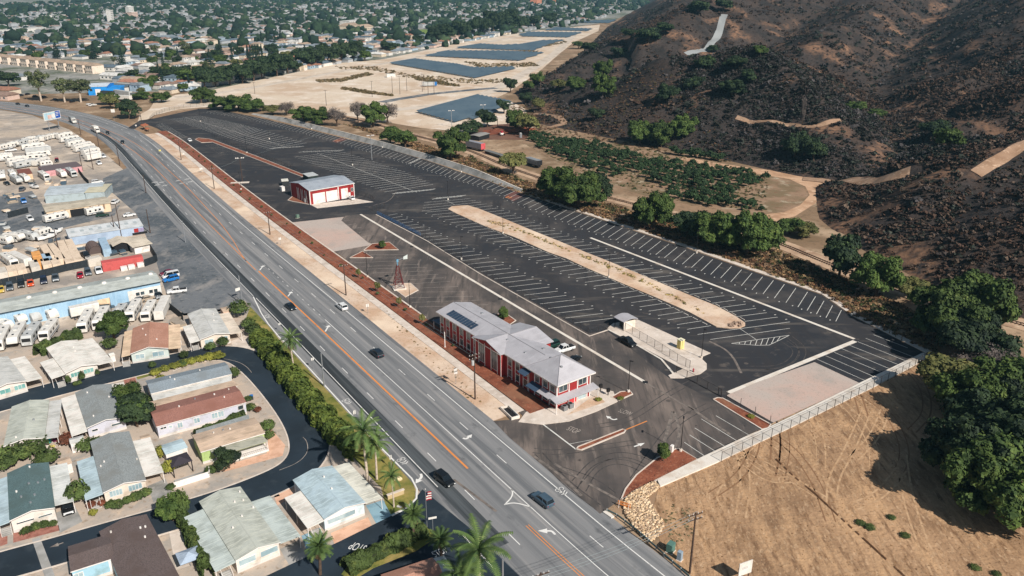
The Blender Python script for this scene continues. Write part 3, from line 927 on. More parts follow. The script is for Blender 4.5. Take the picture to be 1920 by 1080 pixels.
# ---------------------------------------------------------------- tracks on the slopes
TRK = []
def draped(name, pxs, wd, m, lift=.28):
 P = [on_land(*p) for p in pxs]
 P2 = resample(smooth_line([p.to_2d() for p in P], 2), 2.5)
 TRK.extend((p.x, p.y, wd * .5 + .9) for p in P2)
 mb = MB()
 k = 6
 for i, p in enumerate(P2):
  a, b = P2[max(0, i - 1)], P2[min(len(P2) - 1, i + 1)]
  t = (b - a).normalized()
  nrm = Vector((-t.y, t.x))
  zc = max(hz(*(p + nrm * wd * q)) for q in (-.5, -.25, 0, .25, .5)) + lift
  for q in range(k + 1):
   o = p + nrm * (wd * (q / k - .5))
   zz = hz(o.x, o.y) + lift
   mb.v.append((o.x, o.y, zz))
 n = len(P2)
 for i in range(n - 1):
  for q in range(k):
   a = i * (k + 1) + q
   mb.f.append((a + 1, a, a + k + 1, a + k + 2))
 return tag(mb.build(name, m), kind='structure')
m_track = mat('hill_track', C(168, 136, 110), .95, [(C(150, 118, 92), .15, .45, .62), (C(200, 168, 140), .6, .54, .7)], coords='World')
draped('ridge_track', [(1955, 250), (1913, 276), (1880, 300), (1850, 320), (1828, 334)], 4.6, m_track)
draped('spur_track', [(1380, 224), (1430, 233), (1480, 239), (1513, 241), (1545, 235), (1577, 228)], 2.4, m_track)
draped('canyon_track', [(1505, 338), (1560, 340), (1610, 344), (1660, 338), (1705, 328)], 7, m_track)
draped('hill_road', [(1287, 106), (1312, 97), (1335, 84), (1347, 66), (1352, 48), (1358, 30)], 6, mat('hill_road_paving', C(150, 152, 150), .9))
draped('apron_track', [(1000, 214), (1032, 217), (1052, 226), (1062, 234), (1040, 238), (1020, 242)], 4, m_track)
sheet('canyon_mouth', [(1425, 403), (1470, 398), (1500, 385), (1518, 366), (1510, 350), (1480, 336), (1400, 323), (1330, 313), (1275, 299), (1285, 295), (1340, 305), (1420, 317), (1470, 321), (1500, 312), (1530, 318), (1560, 332), (1612, 344), (1585, 352), (1548, 362), (1528, 382), (1490, 406), (1448, 416)], 0.06, mat('mouth_dirt', C(208, 168, 134), .95, [(C(178, 138, 106), .1, .45, .62), (C(224, 188, 154), .3, .54, .7)], coords='World'))
sheet('orchard_soil', [(985, 250), (1060, 262), (1150, 268), (1260, 286), (1400, 316), (1500, 344), (1515, 365), (1500, 390), (1440, 405), (1330, 390), (1230, 372), (1150, 350), (1080, 320), (1020, 290), (980, 268)], 0.045,
  mat('orchard_soil', C(158, 128, 102), .95, [(C(128, 108, 80), .08, .42, .58), (C(192, 178, 152), .2, .56, .7), (C(128, 92, 68), .4, .54, .7)], coords='World'))
sheet('mulch_yard', [(868, 250), (905, 235), (960, 232), (1000, 246), (985, 262), (940, 262), (900, 262)], 0.05, mat('mulch_yard', C(126, 92, 74), .95, [(C(100, 68, 54), .1, .45, .62)], coords='World'))
# railway: ballast, sleepers, two rails
RW = resample(smooth_line(ats([(560, 200), (640, 218), (700, 232), (790, 258), (880, 281), (960, 318), (1090, 358), (1270, 404), (1440, 447), (1560, 498), (1720, 558), (1850, 592), (1930, 612), (2100, 660)])), 2.0)
tag(strip(MB(), RW, 8.5, 0.08).build('ballast', mat('ballast', C(196, 164, 134), .95, [(C(160, 128, 102), .1, .45, .62), (C(214, 188, 160), .5, .54, .7)], coords='World')), kind='structure')
rl = MB()
for dd in (-.75, .75):
 A, B = offset_line(RW, dd + .06), offset_line(RW, dd - .06)
 rl.prism([(p.x, p.y) for p in A] + [(p.x, p.y) for p in reversed(B)], .08, .34)
tag(rl.build('rails', mat('rail_steel', C(96, 72, 60), .6, metal=.4)), kind='structure')
sp = MB()
for i, p in enumerate(RW[:-1]):
 t = (RW[i + 1] - p).normalized()
 nn = Vector((-t.y, t.x))
 for q in (0, .5):
  c = p + (RW[i + 1] - p) * q
  line_mark(sp, c - nn * 1.3, c + nn * 1.3, .26, .2)
tag(sp.build('sleepers', mat('sleeper', C(92, 74, 62), .9)), kind='stuff')
# ---------------------------------------------------------------- brush: thousands of low dry shrubs, one object
def blob_proto(seed, n_sub=1):
 bmx = bmesh.new()
 bmesh.ops.create_icosphere(bmx, subdivisions=n_sub, radius=1)
 r = random.Random(seed)
 for v in bmx.verts:
  v.co *= r.uniform(.72, 1.25)
  v.co.z *= .8
 vv = np.array([v.co[:] for v in bmx.verts])
 ff = np.array([[v.index for v in f.verts] for f in bmx.faces])
 bmx.free()
 return vv, ff
def scatter_mesh(name, protos, P, S, rot, cols, m):
 vs_, fs_, cs_ = [], [], []
 o = 0
 pid = NP.randint(0, len(protos), len(P))
 for k, (pv, pf) in enumerate(protos):
  sel = np.where(pid == k)[0]
  c, s = np.cos(rot[sel])[:, None], np.sin(rot[sel])[:, None]
  x, y, z = pv[:, 0][None], pv[:, 1][None], pv[:, 2][None]
  V = np.stack([(x * c - y * s) * S[sel, 0:1] + P[sel, 0:1], (x * s + y * c) * S[sel, 0:1] + P[sel, 1:2], z * S[sel, 1:2] + P[sel, 2:3]], -1)
  vs_.append(V.reshape(-1, 3))
  nv = len(pv)
  fs_.append((pf[None] + (o + np.arange(len(sel)) * nv)[:, None, None]).reshape(-1, 3))
  cs_.append(np.repeat(cols[sel], nv, 0))
  o += len(sel) * nv
 V, F, Cc = np.concatenate(vs_), np.concatenate(fs_), np.concatenate(cs_)
 me = bpy.data.meshes.new(name)
 me.vertices.add(len(V))
 me.vertices.foreach_set('co', V.astype(np.float32).ravel())
 me.loops.add(F.size)
 me.loops.foreach_set('vertex_index', F.astype(np.int32).ravel())
 me.polygons.add(len(F))
 me.polygons.foreach_set('loop_start', np.arange(0, F.size, 3, dtype=np.int32))
 me.update(calc_edges=True)
 a = me.color_attributes.new('Col', 'FLOAT_COLOR', 'POINT')
 a.data.foreach_set('color', np.concatenate([Cc, np.ones((len(Cc), 1))], 1).astype(np.float32).ravel())
 me.materials.append(m)
 ob = bpy.data.objects.new(name, me)
 COL.objects.link(ob)
 return tag(ob, kind='stuff')
PROT = [blob_proto(i) for i in range(6)]
def tuft_proto(seed, n=14):
 r = np.random.RandomState(seed)
 V, F = [], []
 for i in range(n):
  d = r.normal(size=3)
  d[2] = abs(d[2]) * .9 - .1
  d /= np.linalg.norm(d)
  c = d * r.uniform(.45, .95)
  nn = d + r.normal(size=3) * .45
  nn /= np.linalg.norm(nn)
  a = np.cross(nn, r.normal(size=3))
  a /= np.linalg.norm(a)
  b = np.cross(nn, a)
  s = r.uniform(.24, .44)
  o = len(V)
  V += [c - a * s - b * s * .5, c + a * s - b * s * .6, c + a * s * .5 + b * s, c - a * s * .7 + b * s * .7]
  F += [(o, o + 1, o + 2), (o, o + 2, o + 3)]
 return np.array(V), np.array(F)
TUFT = [tuft_proto(90 + i) for i in range(7)]
m_brush = mat('brush', C(70, 60, 50), .95, [(C(40, 34, 30), 1.1, .5, .75)], attr='Col', coords='World', spec=.05)
PAL = np.array([C(70, 62, 58)[:3], C(88, 83, 82)[:3], C(82, 64, 54)[:3], C(50, 49, 44)[:3], C(62, 66, 58)[:3], C(100, 84, 72)[:3]])
def brush_points(n, x0, x1, y0, y1, hmin, dens):
 X = NP.uniform(x0, x1, n)
 Y = NP.uniform(y0, y1, n)
 H = hill_height(X, Y)
 s = soil_share(X, Y, H)
 pt = vnoise(X, Y, 28, 41) * .6 + vnoise(X, Y, 11, 42) * .4
 ok = (NP.rand(n) < np.clip((pt - .28) * 4, .3, 1)) & (H > hmin) & (NP.rand(n) > s * .92) & (X < Y * .72 + 30) & (NP.rand(n) < dens(X, Y))
 for x, y, r in TRK:
  ok &= (X - x) ** 2 + (Y - y) ** 2 > r * r
 return X[ok], Y[ok], H[ok]
Xa, Ya, Ha = brush_points(178000, 100, 420, 60, 520, .6, lambda x, y: .62 + 0 * x)
Xb, Yb, Hb = brush_points(100000, 0, 700, 380, 1300, .6, lambda x, y: np.clip(320 / y, .05, .6))
X, Y, H = np.concatenate([Xa, Xb]), np.concatenate([Ya, Yb]), np.concatenate([Ha, Hb])
S = (.5 + 1.1 * NP.rand(len(X)) ** 2.2 + .9 * (NP.rand(len(X)) < .06)) * np.concatenate([np.ones(len(Xa)), np.full(len(Xb), 1.45)])
ci = NP.randint(0, 6, len(X))
zone = vnoise(X, Y, 60, 31)
ci = np.where(zone > .62, NP.choice([2, 5, 2, 0], len(X)), np.where(zone < .38, NP.choice([1, 0, 3, 4], len(X)), ci))
low = (Y < 335) & (NP.rand(len(Y)) < .75)
ci = np.where(low, NP.choice([0, 2, 2, 5, 5, 4], len(X)), ci)
scatter_mesh('hill_brush', TUFT, np.stack([X, Y, H + S * .25], -1), np.stack([S, S * NP.uniform(.6, 1.1, len(X))], -1), NP.uniform(0, 6.28, len(X)), PAL[ci] * NP.uniform(.6, 1.2, (len(X), 1)) * np.where(low, 1.2, 1)[:, None], m_brush)
def poly_points(pxs, n, world=False):
 P = [Vector((p[0], p[1])) for p in pxs] if world else [p.to_2d() for p in ats(pxs)]
 xs, ys = [p.x for p in P], [p.y for p in P]
 outp = []
 tries = 0
 while len(outp) < n and tries < n * 60:
  tries += 1
  x, y = RND.uniform(min(xs), max(xs)), RND.uniform(min(ys), max(ys))
  c = False
  j = len(P) - 1
  for i in range(len(P)):
   if (P[i].y > y) != (P[j].y > y) and x < (P[j].x - P[i].x) * (y - P[i].y) / (P[j].y - P[i].y) + P[i].x:
    c = not c
   j = i
  if c:
   outp.append((x, y))
 return outp
def ground_scatter(name, pxs, n, smin, smax, cols, m=None, flat=.7):
 pts_ = np.array(poly_points(pxs, n))
 s = NP.uniform(smin, smax, len(pts_))
 z = np.array([hz(*p) for p in pts_])
 cc = np.array([C(*c)[:3] for c in cols])[NP.randint(0, len(cols), len(pts_))] * NP.uniform(.7, 1.15, (len(pts_), 1))
 return scatter_mesh(name, TUFT, np.stack([pts_[:, 0], pts_[:, 1], z + s * .2], -1), np.stack([s, s * flat], -1), NP.uniform(0, 6.28, len(pts_)), cc, m or m_brush)
ground_scatter('railside_weeds', [(640, 232), (720, 258), (800, 290), (880, 322), (960, 356), (1050, 384), (1280, 458), (1400, 500), (1545, 552), (1600, 592), (1745, 660), (1800, 640), (1700, 575), (1560, 512), (1440, 460), (1270, 416), (1090, 370), (960, 332), (880, 296), (790, 270), (700, 244)], 3800, .4, 1.2,
    [(150, 118, 84), (126, 92, 66), (104, 96, 62), (168, 136, 100), (96, 76, 60)])
ground_scatter('railside_weeds', [(930, 190), (1000, 250), (1100, 262), (1240, 285), (1380, 310), (1300, 240), (1180, 215), (1080, 215), (1000, 200)], 1500, .4, 1.1, [(126, 96, 74), (110, 86, 66), (98, 90, 64)])
ground_scatter('orchard_undergrowth', [(985, 252), (1060, 262), (1150, 270), (1260, 288), (1400, 318), (1440, 335), (1435, 395), (1330, 388), (1230, 368), (1150, 345), (1080, 318), (1020, 288)], 1500, .3, .9, [(74, 86, 48), (96, 92, 58), (60, 72, 44), (126, 108, 76)])
ground_scatter('trackside_brush', [(880, 292), (960, 328), (1050, 366), (1150, 398), (1270, 432), (1400, 476), (1540, 540), (1680, 610), (1720, 600), (1560, 515), (1440, 466), (1270, 420), (1090, 374), (960, 336), (880, 300)], 700, .5, 1.3, [(70, 80, 48), (88, 78, 58), (110, 92, 66), (56, 66, 42)])
ground_scatter('dry_tufts', [(1236, 912), (1450, 820), (1745, 676), (1930, 760), (1930, 1090), (1340, 1090), (1240, 1000)], 2600, .06, .2, [(176, 136, 96), (160, 122, 84), (190, 150, 110)], flat=.35)
ground_scatter('low_weeds', [(1242, 962), (1255, 945), (1300, 955), (1300, 1010), (1270, 1020), (1248, 1005)], 90, .1, .3, [(120, 118, 84), (138, 130, 98)], flat=.6)
ground_scatter('island_weeds', [(900, 413), (1000, 446), (1100, 487), (1230, 545), (1330, 595), (1300, 575), (1180, 512), (1050, 462), (950, 420)], 420, .25, .8, [(186, 160, 96), (150, 136, 78), (200, 172, 120), (128, 118, 70)], flat=.7)
ground_scatter('verge_weeds', [(930, 770), (905, 745), (870, 715), (800, 650), (700, 560), (600, 470), (596, 476), (690, 562), (850, 720), (900, 770)], 120, .1, .35, [(170, 140, 96), (128, 112, 74)])
for q in ([(628, 125), (700, 125), (770, 140), (890, 150), (960, 148), (968, 154), (890, 158), (760, 146), (700, 132), (640, 130)], [(775, 146), (800, 146), (860, 160), (862, 163), (830, 160), (780, 150)],
   [(640, 163), (660, 166), (738, 178), (736, 181), (690, 176), (640, 168)], [(840, 96), (950, 100), (960, 96), (1010, 96), (1000, 102), (945, 102), (850, 99)],
   [(870, 116), (920, 120), (1000, 118), (1010, 124), (965, 127), (900, 128)], [(590, 150), (640, 148), (690, 136), (700, 140), (640, 154), (600, 155)], [(940, 88), (1050, 80), (1058, 77), (1064, 80), (1020, 88)]):
 ground_scatter('berm_brush', q, 420, .6, 1.6, [(126, 108, 76), (104, 94, 62), (148, 126, 92)])
# ================================================================ TREES AND PLANTS
ROWN = ['first', 'second', 'third', 'fourth', 'fifth', 'sixth', 'seventh', 'eighth', 'ninth', 'tenth', 'eleventh', 'twelfth', 'thirteenth', 'fourteenth', 'fifteenth', 'sixteenth', 'seventeenth', 'eighteenth', 'nineteenth', 'twentieth'] + ['twenty first', 'twenty second', 'twenty third', 'twenty fourth', 'twenty fifth', 'twenty sixth', 'twenty seventh', 'last']
m_bark = mat('bark', C(98, 80, 66), .95, [(C(70, 56, 46), 3, .45, .65)])
m_bark_pale = mat('pale_bark', C(206, 188, 168), .9, [(C(150, 130, 112), 2, .48, .66)])
def leafmat(name, c, d, rnd=.22, hi=None):
 return mat(name, C(*c), .75, [(C(*d), .35, .4, .6)] + ([(C(*hi), .6, .56, .72)] if hi else []), coords='World', rand=rnd, spec=.25)
LM = {
 'broad': leafmat('leaf_green', (80, 98, 44), (52, 70, 32), hi=(112, 124, 60)),
 'dark': leafmat('leaf_dark', (56, 72, 42), (30, 44, 30), hi=(90, 106, 56)),
 'olive': leafmat('leaf_olive', (112, 110, 62), (80, 84, 46), hi=(138, 128, 76)),
 'euc': leafmat('leaf_grey_green', (98, 104, 66), (70, 80, 50), hi=(132, 122, 82)),
 'grey': leafmat('twig_grey', (118, 106, 98), (88, 80, 76)),
 'shrub': leafmat('leaf_shrub', (82, 98, 48), (58, 72, 36), hi=(108, 118, 58)),
 'yellow': leafmat('leaf_yellow', (150, 146, 60), (112, 116, 48)),
 'hedge': leafmat('leaf_hedge', (108, 122, 52), (76, 92, 40), hi=(140, 146, 66)),
 'orchard': leafmat('leaf_orchard', (52, 72, 40), (38, 56, 32), hi=(74, 92, 50)),
 'rust': leafmat('leaf_rust', (128, 74, 52), (96, 60, 44)),
 'palm': leafmat('leaf_palm', (92, 112, 58), (64, 86, 44), hi=(128, 140, 80)),
 'conifer': leafmat('leaf_conifer', (38, 58, 44), (26, 44, 36)),
 'skirt': leafmat('dead_frond', (150, 122, 84), (116, 92, 64)),
}
def cards(lobes, size, seed, droop=0.0, jit=.75, inner=.15):
 """foliage: many small leaf-sized faces spread through ellipsoidal lobes"""
 r = np.random.RandomState(seed)
 V, F = [], []
 for (cx, cy, cz, rx, ry, rz, n) in lobes:
  d = r.normal(size=(n, 3))
  d[:, 2] = np.where(d[:, 2] < -.35 * np.abs(d[:, 0]), -d[:, 2] * .6, d[:, 2])
  d /= np.linalg.norm(d, axis=1)[:, None]
  bump_ = 1 + .18 * np.sin(d[:, 0] * 7 + cx * 3 + seed) * np.cos(d[:, 1] * 6 + cz * 2) + .12 * np.sin(d[:, 2] * 9 + cy)
  rad = (np.where(r.rand(n) < inner, r.uniform(.35, .8, n), r.uniform(.84, 1.04, n)) * bump_)[:, None]
  c = np.array([cx, cy, cz]) + d * rad * np.array([rx, ry, rz])
  nn = d + r.normal(size=(n, 3)) * jit * .6 + np.array([0, 0, .25 - droop])
  nn /= np.linalg.norm(nn, axis=1)[:, None]
  a = np.cross(nn, r.normal(size=(n, 3)))
  a /= np.linalg.norm(a, axis=1)[:, None]
  b = np.cross(nn, a)
  s = (size * r.uniform(.55, 1.25, n))[:, None]
  V.append(np.stack([c - a * s - b * s * .6, c + a * s - b * s * .6, c + a * s * .7 + b * s * .7, c - a * s * .7 + b * s * .7], 1).reshape(-1, 3))
 V = np.concatenate(V)
 nq = len(V) // 4
 F = np.arange(nq * 4).reshape(nq, 4)
 return V, F
def np_mesh(name, V, F, m):
 me = bpy.data.meshes.new(name)
 V, F = np.asarray(V, np.float32), np.asarray(F, np.int32)
 k = F.shape[1]
 me.vertices.add(len(V))
 me.vertices.foreach_set('co', V.ravel())
 me.loops.add(F.size)
 me.loops.foreach_set('vertex_index', F.ravel())
 me.polygons.add(len(F))
 me.polygons.foreach_set('loop_start', np.arange(0, F.size, k, dtype=np.int32))
 me.update(calc_edges=True)
 me.materials.append(m)
 return me
def np_obj(name, V, F, m, parent=None):
 o = bpy.data.objects.new(name, np_mesh(name, V, F, m))
 COL.objects.link(o)
 o.parent = parent
 return o
TPL = {}
FREE = set()
def lobes_for(kind, r, h, dens, rnd):
 L = []
 if kind in ('broad', 'dark', 'olive', 'grey', 'orchard'):
  nl = {'broad': 11, 'dark': 9, 'olive': 10, 'grey': 9, 'orchard': 5}[kind]
  L.append((0, 0, h * .56, r * .62, r * .62, h * .36, int(dens * 1.3)))
  for i in range(nl):
   a = i * 2.4 + rnd.uniform(-.4, .4)
   q = rnd.uniform(.42, .72) * r
   lr = rnd.uniform(.30, .46) * r
   z = h * rnd.uniform(.36, .80)
   L.append((q * math.cos(a), q * math.sin(a), z, lr, lr, lr * rnd.uniform(.75, 1.15), int(dens * (lr / r) * 1.7)))
 elif kind == 'big':
  L.append((0, 0, h * .5, r * .6, r * .6, h * .34, int(dens)))
  for i in range(24):
   a = i * 2.4 + rnd.uniform(-.4, .4)
   q = rnd.uniform(.3, .88) * r
   lr = rnd.uniform(.17, .33) * r
   L.append((q * math.cos(a), q * math.sin(a), h * rnd.uniform(.22, .9 - .35 * (q / r) ** 2), lr, lr, lr * rnd.uniform(.8, 1.3), int(dens * (lr / r) ** 1.4 * 2.6)))
 elif kind == 'euc':
  for i in range(11):
   a = i * 2.4
   q = rnd.uniform(.15, .7) * r
   lr = rnd.uniform(.28, .45) * r
   L.append((q * math.cos(a), q * math.sin(a), h * rnd.uniform(.48, .93), lr, lr, lr * 1.1, int(dens * .5)))
 elif kind == 'cypress':
  for i in range(7):
   t = i / 6
   L.append((0, 0, h * (.08 + .84 * t), r * (1 - .75 * t ** 1.6), r * (1 - .75 * t ** 1.6), h * .13, int(dens * .35)))
 elif kind == 'conifer':
  for i in range(8):
   t = i / 7
   rr_ = r * (1 - .86 * t)
   L.append((rnd.uniform(-.08, .08) * r, rnd.uniform(-.08, .08) * r, h * (.12 + .82 * t), rr_, rr_, h * .09, int(dens * .4 * (1.1 - t * .8))))
 elif kind in ('bush', 'yellow', 'rust'):
  L.append((0, 0, h * .48, r * .8, r * .8, h * .5, int(dens)))
  for i in range(5):
   a = i * 1.26 + rnd.uniform(-.3, .3)
   L.append((r * .5 * math.cos(a), r * .5 * math.sin(a), h * rnd.uniform(.35, .6), r * .5, r * .5, h * .36, int(dens * .4)))
 elif kind == 'ball':
  L.append((0, 0, h * .5, r, r, h * .5, int(dens * 1.8)))
 return L
def make_tree(kind, var, r, h, dens, size, leaf, bark=None, trunk=True, name='tree'):
 rnd = random.Random(hash((kind, var)) % 1000 if False else sum(map(ord, kind)) * 7 + var * 31)
 o = thing(name, None, None)
 V, F = cards(lobes_for(kind, r, h, dens, rnd), size, var * 13 + len(kind), inner=.4 if kind == 'grey' else .15)
 if kind == 'grey':
  V = V.reshape(-1, 4, 3)
  c = V.mean(1, keepdims=True)
  V = (c + (V - c) * np.array([1, 1, 1]) * .5).reshape(-1, 3)
 np_obj('crown', V, F, LM[leaf], o)
 if trunk:
  mb = MB()
  th = h * (.5 if kind in ('broad', 'dark', 'olive', 'grey', 'big') else .8)
  tr = max(.12, r * .055)
  lean = (rnd.uniform(-.06, .06) * h, rnd.uniform(-.06, .06) * h)
  mb.tube((0, 0, -.4), (lean[0] * .5, lean[1] * .5, th * .5), tr * 1.5, tr * 1.1, 7)
  mb.tube((lean[0] * .5, lean[1] * .5, th * .5), (lean[0], lean[1], th), tr * 1.1, tr * .6, 7)
  for i in range(5):
   a = i * 1.256 + var
   e = (r * .55 * math.cos(a), r * .55 * math.sin(a), h * rnd.uniform(.5, .78))
   mb.tube((lean[0] * .5, lean[1] * .5, th * rnd.uniform(.4, .62)), e, tr * .55, tr * .2, 5)
  mb.build('trunk', bark or m_bark, o)
 TPL.setdefault(kind, []).append((o, r, h))
 FREE.add(o.name)
 return o
for v in range(3):
 make_tree('broad', v, 7, 12, 950, .42, 'broad')
 make_tree('dark', v, 6, 10, 700, .42, 'dark')
for v in range(2):
 make_tree('olive', v, 6, 10, 760, .40, 'olive')
 make_tree('grey', v, 6, 9, 620, .35, 'grey')
 make_tree('euc', v, 8, 22, 420, .5, 'euc', m_bark_pale)
 make_tree('cypress', v, 1.6, 13, 240, .34, 'conifer')
 make_tree('conifer', v, 5, 20, 420, .5, 'conifer')
 make_tree('bush', v, 2.5, 2.6, 300, .2, 'shrub', trunk=False, name='bush')
 make_tree('ball', v, 1.2, 2.0, 420, .13, 'shrub', trunk=False, name='round_shrub')
make_tree('big', 0, 9, 14, 1700, .36, 'dark')
make_tree('big', 1, 9, 14, 1700, .36, 'dark')
make_tree('big', 2, 9, 14, 1700, .36, 'broad')
make_tree('big', 3, 9, 14, 1700, .36, 'broad')
make_tree('yellow', 0, 1.6, 2.2, 220, .18, 'yellow', trunk=False, name='shrub')
make_tree('rust', 0, .8, 1.0, 160, .13, 'rust', trunk=False, name='shrub')
def frond(mb, a, el, L, wd, droop, n=7):
 """one feather frond: a curved rib with leaflets both sides"""
 pts_ = []
 x, z, e = 0.0, 0.0, el
 for i in range(n + 1):
  pts_.append((x, z))
  x += math.cos(e) * L / n
  z += math.sin(e) * L / n
  e -= droop / n
 ca, sa = math.cos(a), math.sin(a)
 for i in range(n):
  (x0, z0), (x1, z1) = pts_[i], pts_[i + 1]
  w0 = wd * (.35 + .65 * math.sin(math.pi * min(1, (i + .4) / n)))
  for s in (-1, 1):
   for q in (0, .33, .66):
    xm, zm = x0 + (x1 - x0) * q, z0 + (z1 - z0) * q
    xe, ze = x0 + (x1 - x0) * (q + .34), z0 + (z1 - z0) * (q + .34)
    tip = (xm + .35 * w0, s * w0, zm - .35 * w0)
    P = [(xm, 0, zm), (xe, 0, ze), tip]
    P = [(p[0] * ca - p[1] * sa, p[0] * sa + p[1] * ca, p[2]) for p in P]
    mb.add(P, [(0, 1, 2)])
def make_palm(kind, var, h, L, nf, wd, skirt=0):
 rnd = random.Random(var * 17 + 3)
 o = thing('palm_tree', None, None)
 tk = MB()
 k = 6
 pr = None
 for i in range(k + 1):
  t = i / k
  p = (.25 * math.sin(t * 1.5 + var), .2 * t, h * t - .3)
  if pr:
   tk.tube(pr, p, .26 - .1 * (i - 1) / k, .26 - .1 * i / k, 7)
  pr = p
 tk.build('trunk', m_bark_pale if kind == 'feather' else m_bark, o)
 mb = MB()
 for i in range(nf):
  a = i * 2.399 + rnd.uniform(-.2, .2)
  el = 1.25 - 1.7 * (i / nf) + rnd.uniform(-.1, .1)
  frond(mb, a, el, L * rnd.uniform(.85, 1.1), wd, 1.2 if kind == 'feather' else .7)
 V = [(v[0] + pr[0], v[1] + pr[1], v[2] + h) for v in mb.v]
 mb.v = V
 mb.build('crown', LM['palm'], o)
 if skirt:
  sk = MB()
  for i in range(skirt):
   frond(sk, i * 2.4, -.6 - .6 * rnd.random(), L * .7, wd * .8, .6, 5)
  sk.v = [(v[0] + pr[0], v[1] + pr[1], v[2] + h - .2) for v in sk.v]
  sk.build('dead_fronds', LM['skirt'], o)
 TPL.setdefault(kind, []).append((o, L, h))
 FREE.add(o.name)
make_palm('feather', 0, 9, 4.2, 26, .75, 5)
make_palm('feather', 1, 8, 4.0, 24, .7, 0)
make_palm('fan', 0, 4.5, 2.2, 44, .55, 8)
def plant(kind, loc, h, r, label, cat='tree', group=None, var=None, mats=None):
 if r >= 7 and h < 19 and kind in ('broad', 'dark') and loc[1] < 620:
  var = RND.randrange(2) + (2 if kind == 'broad' else 0)
  kind = 'big'
 opts = TPL[kind]
 o, r0, h0 = opts[RND.randrange(len(opts)) if var is None else var % len(opts)]
 s = (r / r0, r / r0, h / h0)
 rz = RND.uniform(0, 6.28)
 if o.name in FREE and not mats:
  FREE.discard(o.name)
  o.location, o.scale, o.rotation_euler = loc, s, (0, 0, rz)
  tag(o, label, cat, group)
  KIDS[o.name] = [(k, list(k.children)) for k in o.children]
  c = o
 else:
  c = copy_tree(o, label, None, loc, rz, s, mats)
  c['category'] = cat
  if group:
   c['group'] = group
  elif 'group' in c:
   del c['group']
 return c
def tree(kind, px, py, h, r, label, group=None, land=True, **kw):
 p = on_land(px, py) if land else at(px, py)
 return plant(kind, p, h, r, label, 'tree' if kind not in ('bush', 'ball', 'yellow', 'rust') else 'shrub', group, **kw)
G1 = 'trees between the parking site and the railway'
